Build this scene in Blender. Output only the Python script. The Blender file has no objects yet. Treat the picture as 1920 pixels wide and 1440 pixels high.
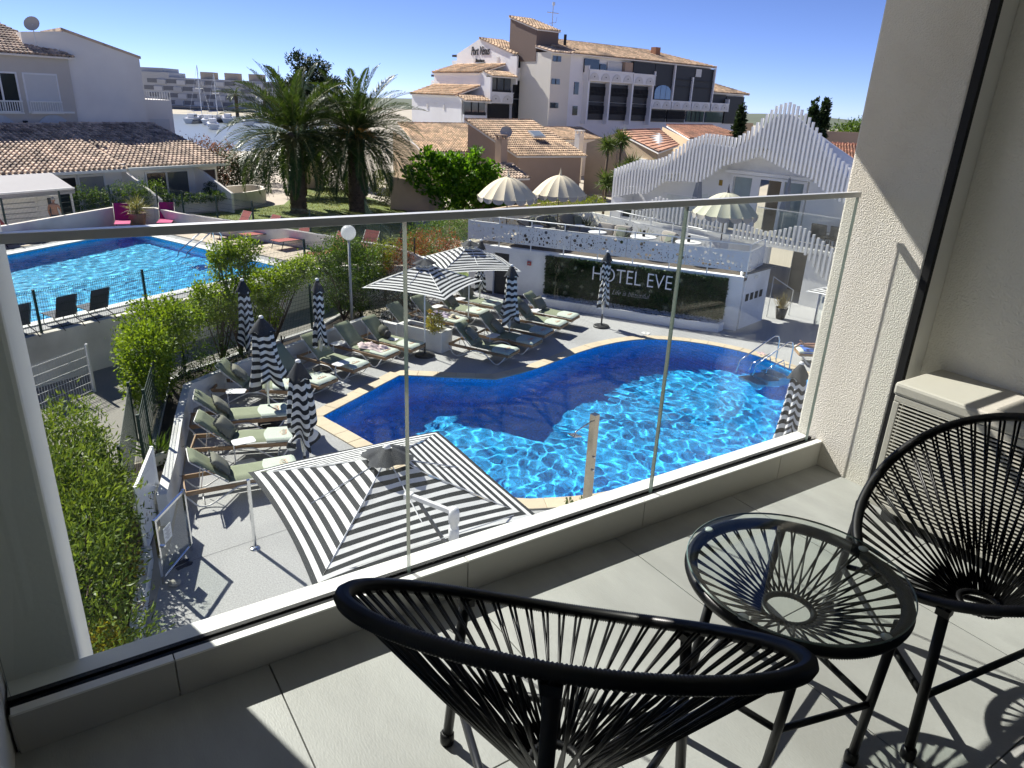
import bpy, bmesh, math, random
import numpy as np
from mathutils import Vector, Matrix
C = bpy.context.scene
COL = C.collection
R_ = math.radians
PI = math.pi
rnd = random.Random(7)
nrg = np.random.default_rng(11)

# ---------------------------------------------------------------- camera, sky, sun, exposure
CAM_Z = 7.0
cd = bpy.data.cameras.new('camera'); cam = bpy.data.objects.new('camera', cd); COL.objects.link(cam)
cd.sensor_width = 36.0; cd.lens = 25.3125; cd.clip_start = 0.05; cd.clip_end = 3000
_right = Vector((0.83854016, -0.54320937, 0.04211875))
_up = Vector((0.1667448, 0.32945754, 0.92932981))
_back = Vector((-0.518697, -0.77225729, 0.36684072))
_m = Matrix((_right, _up, _back)).transposed().to_4x4(); _m.translation = (0, 0, CAM_Z)
cam.matrix_world = _m
C.camera = cam

SUN = Vector((0.30, -1.0, -0.95)).normalized()          # direction the light travels
SUN_EL = math.asin(-SUN.z); SUN_AZ = math.atan2(-SUN.x, -SUN.y)   # azimuth from +Y towards +X
w = bpy.data.worlds.new('World'); C.world = w; w.use_nodes = True
nt = w.node_tree; bg = nt.nodes['Background']
sky = nt.nodes.new('ShaderNodeTexSky'); sky.sky_type = 'NISHITA'; sky.sun_disc = False
sky.sun_elevation = SUN_EL; sky.sun_rotation = SUN_AZ
sky.air_density = 0.4; sky.dust_density = 0.0; sky.ozone_density = 7.0; sky.altitude = 0
tint = nt.nodes.new('ShaderNodeVectorMath'); tint.operation = 'MULTIPLY'; tint.inputs[1].default_value = (1.02, 0.865, 0.97)   # white balance of the sky
nt.links.new(sky.outputs[0], tint.inputs[0]); nt.links.new(tint.outputs[0], bg.inputs[0]); bg.inputs[1].default_value = 0.093
sd = bpy.data.lights.new('sun', 'SUN'); sun = bpy.data.objects.new('sun', sd); COL.objects.link(sun)
sd.energy = 5.0; sd.angle = R_(0.5); sd.color = (1.0, 0.955, 0.88)
sun.rotation_euler = SUN.to_track_quat('-Z', 'Y').to_euler(); sun.location = (0, 0, 60)
C.view_settings.view_transform = 'Standard'; C.view_settings.look = 'None'
C.view_settings.gamma = 1.0; C.view_settings.use_curve_mapping = False
C.view_settings.exposure = 0.85
C.render.engine = 'CYCLES'
cy = C.cycles
cy.use_denoising = True; cy.max_bounces = 14; cy.transparent_max_bounces = 24; cy.transmission_bounces = 10
cy.diffuse_bounces = 6; cy.glossy_bounces = 5
cy.caustics_reflective = False; cy.caustics_refractive = True; cy.sample_clamp_indirect = 6.0; cy.blur_glossy = 0.6
try: cy.use_adaptive_sampling = True; cy.adaptive_threshold = 0.02
except Exception: pass

# ---------------------------------------------------------------- materials
def nodes(m):
    m.use_nodes = True
    t = m.node_tree
    return t, t.nodes, t.links
MATS = {}
def rgb(c): return (c[0], c[1], c[2], 1.0)
def M(name, col, rough=.65, var=.12, scale=3.0, bump=0.0, bscale=60.0, metal=0.0, island=0.0, obj=0.0, spec=.5, dirt=None, dscale=.6, stretch=None, coat=0, sheen=0):
    """principled material: world-space noise colour variation, optional per-island / per-object variation, bump and blotchy dirt"""
    if name in MATS: return MATS[name]
    m = bpy.data.materials.new(name); t, N, L = nodes(m); MATS[name] = m
    b = N['Principled BSDF']; b.inputs['Roughness'].default_value = rough; b.inputs['Metallic'].default_value = metal
    b.inputs['Specular IOR Level'].default_value = spec; b.inputs['Coat Weight'].default_value = coat
    geo = N.new('ShaderNodeNewGeometry'); src = geo.outputs['Position']
    if stretch:
        mp = N.new('ShaderNodeMapping'); mp.inputs['Scale'].default_value = stretch; L.new(src, mp.inputs[0]); src = mp.outputs[0]
    nz = N.new('ShaderNodeTexNoise'); nz.inputs['Scale'].default_value = scale; nz.inputs['Detail'].default_value = 6; nz.inputs['Roughness'].default_value = .65
    L.new(src, nz.inputs['Vector'])
    ad = N.new('ShaderNodeMath'); ad.operation = 'SUBTRACT'; ad.inputs[1].default_value = .5; L.new(nz.outputs[0], ad.inputs[0])
    mu = N.new('ShaderNodeMath'); mu.operation = 'MULTIPLY'; mu.inputs[1].default_value = var * 2.2; L.new(ad.outputs[0], mu.inputs[0])
    tot = mu.outputs[0]
    for amt, out in ((island, geo.outputs['Random Per Island']), (obj, None)):
        if not amt: continue
        if out is None: out = N.new('ShaderNodeObjectInfo').outputs['Random']
        s = N.new('ShaderNodeMath'); s.operation = 'SUBTRACT'; s.inputs[1].default_value = .5; L.new(out, s.inputs[0])
        q = N.new('ShaderNodeMath'); q.operation = 'MULTIPLY_ADD'; q.inputs[1].default_value = amt * 2; L.new(s.outputs[0], q.inputs[0]); L.new(tot, q.inputs[2]); tot = q.outputs[0]
    one = N.new('ShaderNodeMath'); one.operation = 'ADD'; one.inputs[1].default_value = 1.0; L.new(tot, one.inputs[0])
    vm = N.new('ShaderNodeVectorMath'); vm.operation = 'SCALE'; vm.inputs[0].default_value = col[:3]; L.new(one.outputs[0], vm.inputs['Scale'])
    cout = vm.outputs[0]
    if dirt:
        d = N.new('ShaderNodeTexNoise'); d.inputs['Scale'].default_value = dscale; d.inputs['Detail'].default_value = 8; L.new(src, d.inputs['Vector'])
        rp = N.new('ShaderNodeMapRange'); rp.inputs[1].default_value = .5; rp.inputs[2].default_value = .75; L.new(d.outputs[0], rp.inputs[0])
        mx = N.new('ShaderNodeMix'); mx.data_type = 'RGBA'; L.new(rp.outputs[0], mx.inputs[0]); L.new(cout, mx.inputs[6]); mx.inputs[7].default_value = rgb(dirt); cout = mx.outputs[2]
    L.new(cout, b.inputs['Base Color'])
    if bump:
        bn = N.new('ShaderNodeTexNoise'); bn.inputs['Scale'].default_value = bscale; bn.inputs['Detail'].default_value = 3; L.new(src, bn.inputs['Vector'])
        bp = N.new('ShaderNodeBump'); bp.inputs['Strength'].default_value = bump; bp.inputs['Distance'].default_value = .01; L.new(bn.outputs[0], bp.inputs['Height']); L.new(bp.outputs[0], b.inputs['Normal'])
    return m
def leafM(name, c1, c2, trans=.35, rough=.5):
    if name in MATS: return MATS[name]
    m = bpy.data.materials.new(name); t, N, L = nodes(m); MATS[name] = m
    b = N['Principled BSDF']; b.inputs['Roughness'].default_value = rough; b.inputs['Specular IOR Level'].default_value = .35
    geo = N.new('ShaderNodeNewGeometry')
    nz = N.new('ShaderNodeTexNoise'); nz.inputs['Scale'].default_value = 2.2; L.new(geo.outputs['Position'], nz.inputs['Vector'])
    a = N.new('ShaderNodeMath'); a.operation = 'MULTIPLY_ADD'; a.inputs[1].default_value = .75; L.new(geo.outputs['Random Per Island'], a.inputs[0])
    s = N.new('ShaderNodeMath'); s.operation = 'MULTIPLY_ADD'; s.inputs[1].default_value = 1.0; s.inputs[2].default_value = -.36; L.new(nz.outputs[0], s.inputs[0]); L.new(s.outputs[0], a.inputs[2])
    mx = N.new('ShaderNodeMix'); mx.data_type = 'RGBA'; L.new(a.outputs[0], mx.inputs[0]); mx.inputs[6].default_value = rgb(c1); mx.inputs[7].default_value = rgb(c2)
    L.new(mx.outputs[2], b.inputs['Base Color'])
    tr = N.new('ShaderNodeBsdfTranslucent')
    g = N.new('ShaderNodeVectorMath'); g.operation = 'MULTIPLY'; g.inputs[1].default_value = (1.5, 1.35, .6); L.new(mx.outputs[2], g.inputs[0]); L.new(g.outputs[0], tr.inputs[0])
    ms = N.new('ShaderNodeMixShader'); ms.inputs[0].default_value = trans; L.new(b.outputs[0], ms.inputs[1]); L.new(tr.outputs[0], ms.inputs[2])
    L.new(ms.outputs[0], N['Material Output'].inputs[0])
    return m
def glassM(name, tint=(.965, .985, .975), refl=.04, smear=0.0):
    """thin pane: clear transmission plus Schlick reflection"""
    if name in MATS: return MATS[name]
    m = bpy.data.materials.new(name); t, N, L = nodes(m); MATS[name] = m
    N.remove(N['Principled BSDF'])
    lw = N.new('ShaderNodeLayerWeight'); lw.inputs[0].default_value = .5
    p = N.new('ShaderNodeMath'); p.operation = 'POWER'; p.inputs[1].default_value = 5; L.new(lw.outputs['Facing'], p.inputs[0])
    q = N.new('ShaderNodeMath'); q.operation = 'MULTIPLY_ADD'; q.inputs[1].default_value = 1 - refl; q.inputs[2].default_value = refl; L.new(p.outputs[0], q.inputs[0])
    tr = N.new('ShaderNodeBsdfTransparent'); tr.inputs[0].default_value = rgb(tint)
    gl = N.new('ShaderNodeBsdfGlossy'); gl.inputs['Roughness'].default_value = 0.0
    ms = N.new('ShaderNodeMixShader'); L.new(q.outputs[0], ms.inputs[0]); L.new(tr.outputs[0], ms.inputs[1]); L.new(gl.outputs[0], ms.inputs[2])
    out = ms.outputs[0]
    if smear:                       # dried salt spots and wipe marks
        g = N.new('ShaderNodeNewGeometry'); mp = N.new('ShaderNodeMapping'); mp.inputs['Scale'].default_value = (1.0, 1.0, 2.6); mp.inputs['Rotation'].default_value = (0, .7, 0); L.new(g.outputs['Position'], mp.inputs[0])
        a = N.new('ShaderNodeTexNoise'); a.inputs['Scale'].default_value = 3.0; a.inputs['Detail'].default_value = 7; a.inputs['Roughness'].default_value = .7; L.new(mp.outputs[0], a.inputs['Vector'])
        b = N.new('ShaderNodeTexNoise'); b.inputs['Scale'].default_value = 55; b.inputs['Detail'].default_value = 2; L.new(g.outputs['Position'], b.inputs['Vector'])
        r1 = N.new('ShaderNodeMapRange'); r1.inputs[1].default_value = .48; r1.inputs[2].default_value = .8; r1.inputs[4].default_value = smear; L.new(a.outputs[0], r1.inputs[0])
        r2 = N.new('ShaderNodeMapRange'); r2.inputs[1].default_value = .70; r2.inputs[2].default_value = .76; r2.inputs[4].default_value = smear * 2.2; L.new(b.outputs[0], r2.inputs[0])
        sm = N.new('ShaderNodeMath'); sm.operation = 'ADD'; L.new(r1.outputs[0], sm.inputs[0]); L.new(r2.outputs[0], sm.inputs[1])
        df = N.new('ShaderNodeBsdfTranslucent'); df.inputs[0].default_value = (.8, .8, .78, 1)
        m2 = N.new('ShaderNodeMixShader'); L.new(sm.outputs[0], m2.inputs[0]); L.new(out, m2.inputs[1]); L.new(df.outputs[0], m2.inputs[2]); out = m2.outputs[0]
    L.new(out, N['Material Output'].inputs[0])
    return m
def stripeM(name, n, dark=(.028, .031, .036), light=(.78, .78, .76), off=0.0, trans=.12):
    """woven cloth printed with stripes along the UV v direction"""
    if name in MATS: return MATS[name]
    m = bpy.data.materials.new(name); t, N, L = nodes(m); MATS[name] = m
    b = N['Principled BSDF']; b.inputs['Roughness'].default_value = .8; b.inputs['Specular IOR Level'].default_value = .2
    uv = N.new('ShaderNodeUVMap'); sx = N.new('ShaderNodeSeparateXYZ'); L.new(uv.outputs[0], sx.inputs[0])
    a = N.new('ShaderNodeMath'); a.operation = 'MULTIPLY_ADD'; a.inputs[1].default_value = n; a.inputs[2].default_value = off; L.new(sx.outputs[1], a.inputs[0])
    f = N.new('ShaderNodeMath'); f.operation = 'FRACT'; L.new(a.outputs[0], f.inputs[0])
    g = N.new('ShaderNodeMath'); g.operation = 'GREATER_THAN'; g.inputs[1].default_value = .5; L.new(f.outputs[0], g.inputs[0])
    geo = N.new('ShaderNodeNewGeometry'); nz = N.new('ShaderNodeTexNoise'); nz.inputs['Scale'].default_value = 6; L.new(geo.outputs['Position'], nz.inputs['Vector'])
    mx = N.new('ShaderNodeMix'); mx.data_type = 'RGBA'; L.new(g.outputs[0], mx.inputs[0]); mx.inputs[6].default_value = rgb(light); mx.inputs[7].default_value = rgb(dark)
    mr = N.new('ShaderNodeMapRange'); mr.inputs[3].default_value = .85; mr.inputs[4].default_value = 1.1; L.new(nz.outputs[0], mr.inputs[0])
    sc = N.new('ShaderNodeVectorMath'); sc.operation = 'SCALE'; L.new(mx.outputs[2], sc.inputs[0]); L.new(mr.outputs[0], sc.inputs['Scale']); L.new(sc.outputs[0], b.inputs['Base Color'])
    tr = N.new('ShaderNodeBsdfTranslucent'); L.new(sc.outputs[0], tr.inputs[0])
    ms = N.new('ShaderNodeMixShader'); ms.inputs[0].default_value = trans; L.new(b.outputs[0], ms.inputs[1]); L.new(tr.outputs[0], ms.inputs[2]); L.new(ms.outputs[0], N['Material Output'].inputs[0])
    return m

# ---------------------------------------------------------------- mesh helpers
class MB:
    def __init__(s): s.v = []; s.f = []; s.uv = {}; s.m = []; s.cm = 0; s.T = None
    def add(s, vs, fs, uvs=None):
        o = len(s.v)
        if s.T is not None: vs = [tuple(s.T @ Vector(p)) for p in vs]
        s.v += [tuple(p) for p in vs]
        for i, f in enumerate(fs):
            if uvs is not None: s.uv[len(s.f)] = uvs[i]
            s.f.append([o + k for k in f]); s.m.append(s.cm)
        return s
    def box(s, c, d, rz=0.0, rx=0.0, ry=0.0):
        x, y, z = d[0] / 2, d[1] / 2, d[2] / 2
        vs = [Vector(p) for p in ((-x, -y, -z), (x, -y, -z), (x, y, -z), (-x, y, -z), (-x, -y, z), (x, -y, z), (x, y, z), (-x, y, z))]
        mt = Matrix.Rotation(rz, 3, 'Z') @ Matrix.Rotation(ry, 3, 'Y') @ Matrix.Rotation(rx, 3, 'X')
        c = Vector(c)
        return s.add([mt @ p + c for p in vs], [(0, 3, 2, 1), (4, 5, 6, 7), (0, 1, 5, 4), (1, 2, 6, 5), (2, 3, 7, 6), (3, 0, 4, 7)])
    def beam(s, a, b, wd, ht):
        """box from a to b, width wd sideways and ht upwards"""
        a = Vector(a); b = Vector(b); d = (b - a).normalized()
        u = d.cross(Vector((0, 0, 1)));  u = u.normalized() if u.length > 1e-4 else Vector((1, 0, 0))
        n = u.cross(d); u *= wd / 2; n *= ht / 2
        return s.add([a - u - n, a + u - n, a + u + n, a - u + n, b - u - n, b + u - n, b + u + n, b - u + n], [(0, 3, 2, 1), (4, 5, 6, 7), (0, 1, 5, 4), (1, 2, 6, 5), (2, 3, 7, 6), (3, 0, 4, 7)][:6])
    def prism(s, pts, z0, z1):
        n = len(pts); a = sum(pts[i][0] * pts[(i + 1) % n][1] - pts[(i + 1) % n][0] * pts[i][1] for i in range(n))
        if a < 0: pts = pts[::-1]
        vs = [(p[0], p[1], z0) for p in pts] + [(p[0], p[1], z1) for p in pts]
        return s.add(vs, [tuple(range(n))[::-1], tuple(range(n, 2 * n))] + [(i, (i + 1) % n, n + (i + 1) % n, n + i) for i in range(n)])
    def slab(s, O, U, V, pts, th):
        """polygon pts (u,v) on the plane O+uU+vV, extruded by th along U x V"""
        O = Vector(O); U = Vector(U); V = Vector(V); n = U.cross(V).normalized() * th; k = len(pts)
        base = [O + U * p[0] + V * p[1] for p in pts]
        return s.add(base + [p + n for p in base], [tuple(range(k))[::-1], tuple(range(k, 2 * k))] + [(i, (i + 1) % k, k + (i + 1) % k, k + i) for i in range(k)])
    def tube(s, pts, r, n=8, closed=False, r2=None):
        P = [Vector(p) for p in pts]; k = len(P); vs = []; fs = []
        prev = None
        for i in range(k):
            a = P[(i - 1) % k] if (closed or i > 0) else P[i]; b = P[(i + 1) % k] if (closed or i < k - 1) else P[i]
            d = (b - a).normalized() if (b - a).length > 1e-9 else Vector((0, 0, 1))
            if prev is None:
                u = d.cross(Vector((0, 0, 1)))
                if u.length < .05: u = d.cross(Vector((1, 0, 0)))
            else: u = prev - d * prev.dot(d)
            u.normalize(); prev = u.copy(); v = d.cross(u)
            rr = r if r2 is None else r + (r2 - r) * i / max(1, k - 1)
            if isinstance(r, (list, tuple)): rr = r[i]
            for j in range(n):
                t = 2 * PI * j / n; vs.append(P[i] + u * (math.cos(t) * rr) + v * (math.sin(t) * rr))
        for i in range(k if closed else k - 1):
            i2 = (i + 1) % k
            for j in range(n):
                j2 = (j + 1) % n; fs.append((i * n + j, i * n + j2, i2 * n + j2, i2 * n + j))
        if not closed: fs.append(tuple(range(n))[::-1]); fs.append(tuple((k - 1) * n + j for j in range(n)))
        return s.add(vs, fs)
    def lathe(s, prof, n=16, c=(0, 0, 0), uvv=False, a0=0, a1=2 * PI):
        """profile (r,z) revolved about z"""
        vs = []; fs = []; uvs = []; k = len(prof); full = abs(a1 - a0 - 2 * PI) < 1e-6; cols = n if full else n + 1
        for (r, z) in prof:
            for j in range(cols):
                t = a0 + (a1 - a0) * j / n; vs.append((c[0] + r * math.cos(t), c[1] + r * math.sin(t), c[2] + z))
        for i in range(k - 1):
            for j in range(n):
                j2 = (j + 1) % cols; fs.append((i * cols + j, i * cols + j2, (i + 1) * cols + j2, (i + 1) * cols + j))
        return s.add(vs, fs)
    def ball(s, c, r, n=12, m=8):
        rx, ry, rz = (r, r, r) if not isinstance(r, (tuple, list)) else r
        vs = [(c[0], c[1], c[2] - rz)]; fs = []
        for i in range(1, m):
            p = -PI / 2 + PI * i / m
            for j in range(n): t = 2 * PI * j / n; vs.append((c[0] + rx * math.cos(p) * math.cos(t), c[1] + ry * math.cos(p) * math.sin(t), c[2] + rz * math.sin(p)))
        vs.append((c[0], c[1], c[2] + rz)); e = len(vs) - 1
        for j in range(n): fs.append((0, 1 + (j + 1) % n, 1 + j)); fs.append((e, e - n + j, e - n + (j + 1) % n))
        for i in range(m - 2):
            for j in range(n): a = 1 + i * n; j2 = (j + 1) % n; fs.append((a + j, a + j2, a + n + j2, a + n + j))
        return s.add(vs, fs)
    def grid(s, fn, nu, nv, uv=None, closeu=False):
        cu = nu if closeu else nu + 1
        vs = [fn(i / nu, j / nv) for j in range(nv + 1) for i in range(cu)]
        fs = []; us = []
        for j in range(nv):
            for i in range(nu):
                i2 = (i + 1) % cu; fs.append((j * cu + i, j * cu + i2, (j + 1) * cu + i2, (j + 1) * cu + i))
                if uv: us.append([uv(i / nu, j / nv), uv((i + 1) / nu, j / nv), uv((i + 1) / nu, (j + 1) / nv), uv(i / nu, (j + 1) / nv)])
        return s.add(vs, fs, us if uv else None)
    def mesh(s, name, mats, smooth=False):
        me = bpy.data.meshes.new(name); me.from_pydata(s.v, [], s.f)
        for q in (mats if isinstance(mats, (list, tuple)) else [mats]): me.materials.append(q)
        if any(s.m): me.polygons.foreach_set('material_index', s.m)
        if s.uv:
            ul = me.uv_layers.new(name='UVMap'); d = ul.data; li = 0
            for i, f in enumerate(s.f):
                q = s.uv.get(i)
                for k in range(len(f)): d[li + k].uv = q[k] if q else (0, 0)
                li += len(f)
        if smooth: me.polygons.foreach_set('use_smooth', [True] * len(me.polygons))
        me.update(); return me
    def build(s, name, mats, parent=None, smooth=False, bevel=0, kind=None, auto=None):
        o = link(name, s.mesh(name, mats, smooth), parent, kind)
        if bevel:
            md = o.modifiers.new('bevel', 'BEVEL'); md.width = bevel; md.segments = 2; md.limit_method = 'ANGLE'
        if auto: 
            o.data.polygons.foreach_set('use_smooth', [True] * len(o.data.polygons))
            try: o.data.set_sharp_from_angle(angle=R_(auto))
            except Exception: pass
        return o
def link(name, me, parent=None, kind=None, loc=None, rot=None):
    o = bpy.data.objects.new(name, me); COL.objects.link(o)
    if parent: o.parent = parent
    if kind: o['kind'] = kind
    if loc is not None: o.location = loc
    if rot is not None: o.rotation_euler = rot
    return o
def tag(o, label, cat, group=None):
    o['label'] = label; o['category'] = cat
    if group: o['group'] = group
    return o
def thing(name, label, cat, loc=(0, 0, 0), rz=0.0, group=None):
    o = bpy.data.objects.new(name, None); COL.objects.link(o); o.location = loc; o.rotation_euler = (0, 0, rz); o.empty_display_size = .2
    return tag(o, label, cat, group)
def dup(root, loc, rz=None, label=None, group=None, scale=None):
    r = root.copy(); COL.objects.link(r); r.location = loc
    if rz is not None: r.rotation_euler = (0, 0, rz)
    if label: r['label'] = label
    if group: r['group'] = group
    if scale: r.scale = scale
    for ch in list(root.children):
        c = ch.copy(); COL.objects.link(c); c.parent = r
        for g in ch.children:
            d = g.copy(); COL.objects.link(d); d.parent = c
    return r
def fill(outer, holes, z, name, mat, kind='structure', parent=None):
    """flat sheet with holes"""
    bm = bmesh.new(); ed = []
    for loop in [outer] + holes:
        vs = [bm.verts.new((p[0], p[1], z)) for p in loop]
        for i in range(len(vs)): ed.append(bm.edges.new((vs[i], vs[(i + 1) % len(vs)])))
    bmesh.ops.triangle_fill(bm, use_beauty=True, use_dissolve=False, edges=ed, normal=(0, 0, 1))
    for f in bm.faces:
        f.normal_update()
        if f.normal.z < 0: f.normal_flip()
    me = bpy.data.meshes.new(name); bm.to_mesh(me); bm.free(); me.materials.append(mat)
    return link(name, me, parent, kind)
def smooth_loop(pts, k=8):
    """closed Catmull-Rom through points; a point given with a third item True stays a corner"""
    n = len(pts); out = []
    P = [Vector(p[:2]) for p in pts]; cor = [len(p) > 2 for p in pts]
    for i in range(n):
        p0, p1, p2, p3 = P[(i - 1) % n], P[i], P[(i + 1) % n], P[(i + 2) % n]
        if cor[i]: p0 = p1 - (p2 - p1)
        if cor[(i + 1) % n]: p3 = p2 + (p2 - p1)
        for j in range(k):
            t = j / k
            out.append(tuple(.5 * ((2 * p1) + (p2 - p0) * t + (2 * p0 - 5 * p1 + 4 * p2 - p3) * t * t + (3 * p1 - p0 - 3 * p2 + p3) * t ** 3)))
    return out
def offset_loop(pts, d):
    n = len(pts); out = []
    a = sum(pts[i][0] * pts[(i + 1) % n][1] - pts[(i + 1) % n][0] * pts[i][1] for i in range(n)); sg = 1 if a > 0 else -1
    for i in range(n):
        p, q, r = Vector(pts[i - 1]), Vector(pts[i]), Vector(pts[(i + 1) % n])
        n1 = Vector(((q - p).y, -(q - p).x)).normalized(); n2 = Vector(((r - q).y, -(r - q).x)).normalized()
        b = (n1 + n2); b = b / max(.35, b.length_squared) * 2 if b.length > 1e-6 else n1
        out.append(tuple(q + b * (d * sg)))
    return out

# ---------------------------------------------------------------- foliage
def leaf_arrays(pts, dirs, L, W, curl=.25):
    n = len(pts); up = nrg.normal(size=(n, 3)); d = dirs / np.linalg.norm(dirs, axis=1, keepdims=True)
    s = np.cross(d, up); s /= np.linalg.norm(s, axis=1, keepdims=True); nn = np.cross(s, d)
    L = L * nrg.uniform(.6, 1.3, (n, 1)); W = W * nrg.uniform(.7, 1.3, (n, 1))
    v = np.stack([pts, pts + d * L * .45 + s * W * .5 + nn * L * curl * .3, pts + d * L - nn * L * curl * .3, pts + d * L * .45 - s * W * .5 + nn * L * curl * .3], 1)
    return v.reshape(-1, 3)
def mesh_quads(name, v, mat):
    n = len(v) // 4; me = bpy.data.meshes.new(name)
    me.vertices.add(len(v)); me.vertices.foreach_set('co', v.astype(np.float32).ravel())
    me.loops.add(n * 4); me.loops.foreach_set('vertex_index', np.arange(n * 4, dtype=np.int32))
    me.polygons.add(n); me.polygons.foreach_set('loop_start', np.arange(0, n * 4, 4, dtype=np.int32))
    me.materials.append(mat); me.update(calc_edges=True); me.validate(); return me
def blob_points(blobs, n, shell=.55, clump=0):
    """points in/near ellipsoids (cx,cy,cz,rx,ry,rz), thicker towards the outside, gathered into twig clumps"""
    vol = np.array([b[3] * b[4] * b[5] for b in blobs]) ** .7; pr = vol / vol.sum()
    if clump:
        k = max(1, n // clump); P, D = blob_points(blobs, k, shell); idx = nrg.integers(0, k, n)
        sp = np.mean([min(b[3], b[4], b[5]) for b in blobs]) * .16
        return P[idx] + nrg.normal(size=(n, 3)) * sp, D[idx] + nrg.normal(size=(n, 3)) * .7
    idx = nrg.choice(len(blobs), n, p=pr); B = np.array(blobs)[idx]
    d = nrg.normal(size=(n, 3)); d /= np.linalg.norm(d, axis=1, keepdims=True)
    r = shell + (1 - shell) * nrg.uniform(0, 1, (n, 1)) ** .6
    r *= 1 + .12 * np.sin(d[:, :1] * 7 + B[:, :1] * 3) + .1 * np.sin(d[:, 2:3] * 9 + B[:, 1:2])
    return B[:, :3] + d * r * B[:, 3:], d + nrg.normal(size=(n, 3)) * .6
def foliage(name, blobs, n, L, W, mat, parent=None, clump=9, shell=.5, up=.2, curl=.25, kind=None):
    P, D = blob_points(blobs, n, shell, clump); D[:, 2] += up
    return link(name, mesh_quads(name, leaf_arrays(P, D, L, W, curl), mat), parent, kind)
def twigs(name, base, blobs, n, r, mat, parent=None):
    mb = MB()
    for i in range(n):
        b = blobs[rnd.randrange(len(blobs))]
        e = Vector((b[0] + rnd.uniform(-.5, .5) * b[3], b[1] + rnd.uniform(-.5, .5) * b[4], b[2] + rnd.uniform(-.2, .6) * b[5]))
        s = Vector(base[rnd.randrange(len(base))]); mid = s.lerp(e, .5) + Vector((rnd.uniform(-.1, .1), rnd.uniform(-.1, .1), rnd.uniform(0, .2)))
        mb.tube([s, mid, e], [r, r * .7, r * .3], 5)
    return mb.build(name, mat, parent, True)
# ---------------------------------------------------------------- roof of barrel tiles
def roof_tiles(mb, a0, a1, b0, b1, pitch=.24, row=.40, jitter=.008, bulge=1.0):
    """rows of half-round clay tiles on the roof face eave a0-a1, ridge b0-b1"""
    a0, a1, b0, b1 = Vector(a0), Vector(a1), Vector(b0), Vector(b1); n = (a1 - a0).cross(b0 - a0).normalized()
    if n.z < 0: n = -n
    W_ = max((a1 - a0).length, (b1 - b0).length); Hh = ((b0 - a0).length + (b1 - a1).length) / 2
    nu = max(1, round(W_ / pitch)); nv = max(1, round(Hh / row))
    def at(i, j): return a0.lerp(a1, i).lerp(b0.lerp(b1, i), j)
    for i in range(nu):
        for j in range(nv):
            f = (i + .5) / nu; a = at(f, j / nv); b = at(f, (j + 1.16) / nv); v = (b - a).normalized(); u = v.cross(n).normalized()
            pu = (at((i + 1) / nu, j / nv) - at(i / nu, j / nv)).length
            a = a + u * rnd.uniform(-jitter, jitter) + n * rnd.uniform(0, jitter) - v * .05; b = b + u * rnd.uniform(-jitter, jitter); vs = []
            for (p, r, h) in ((a, pu * .40, .055 * bulge), (b, pu * .31, .0)):
                for k in range(5):
                    t = PI * k / 4; vs.append(p + u * (math.cos(t) * r) + n * (math.sin(t) * r * bulge + h - .02))
            mb.add(vs, [(k, k + 5, k + 6, k + 1) for k in range(4)] + [(0, 1, 2, 3, 4)])
    for i in range(nu + 1):
        p = at(i / nu, 0); q = at(i / nu, 1); v = (q - p).normalized(); u = v.cross(n).normalized(); r = W_ / nu * .3
        mb.add([p - u * r + n * .02, p - n * .03, p + u * r + n * .02, q - u * r + n * .02, q - n * .03, q + u * r + n * .02], [(0, 1, 4, 3), (1, 2, 5, 4)])
    return mb
def heading(Lr, D, z=0.0):
    """a point D metres ahead of the balcony and Lr metres to the right of the view axis on the map"""
    return Vector((Lr * .8301 + D * .5576, -Lr * .5576 + D * .8301, z))
# ================================================================ balcony: shell of the building
FZ = 5.5
GLY = 1.717                 # plane of the glass
stucco = M('stucco_white', (.72, .69, .62), .9, .09, 2.0, .8, 210, dirt=(.60, .55, .45), dscale=1.1)
stucco_in = M('stucco_shade_side', (.74, .72, .66), .9, .06, 2.0, .7, 130)
white_paint = M('white_render', (.80, .80, .76), .8, .05, 1.5, .15, 80)
tile_grey = M('floor_porcelain', (.33, .335, .32), .55, .34, 5.0, .12, 220, obj=.03, dirt=(.245, .245, .23), dscale=1.6, stretch=(1, .35, 1))
grout = M('grout', (.10, .10, .10), .9)
plinth_mat = M('plinth_tile', (.47, .465, .43), .6, .06, 3.0, .06, 150, obj=.02)
ledge_mat = M('ledge_lacquer', (.80, .80, .76), .45, .03, 2.0, .03, 60)
rubber = M('black_rubber', (.008, .008, .009), .65, .1, spec=.25)
alu = M('brushed_aluminium', (.66, .67, .66), .42, .05, 8, metal=.55)
chrome = M('polished_steel', (.72, .73, .74), .12, .03, 8, metal=1.0)
white_metal = M('white_lacquered_metal', (.78, .78, .76), .4, .03)
glass = glassM('clear_glass')
glass_edge = M('glass_edge', (.12, .17, .15), .12, .3, 20, spec=.9)

floor = MB().box((1.35, .56, FZ - .10), (3.4, 2.36, .17)).build('balcony_floor', grout, kind='structure')
def joint_list(first, step, lo, hi):
    xs = [lo] + [first + i * step for i in range(-12, 13) if lo + .03 < first + i * step < hi - .03] + [hi]
    return list(zip(xs[:-1], xs[1:]))
for (x0, x1) in joint_list(.345, .636, -.30, 2.96):
    for (y0, y1) in joint_list(1.06, .636, -.6, 1.685):
        MB().box(((x0 + x1) / 2, (y0 + y1) / 2, FZ - .0075), (x1 - x0 - .0035, y1 - y0 - .0035, .015)).build('floor_tile', tile_grey, floor, bevel=.001)
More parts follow.
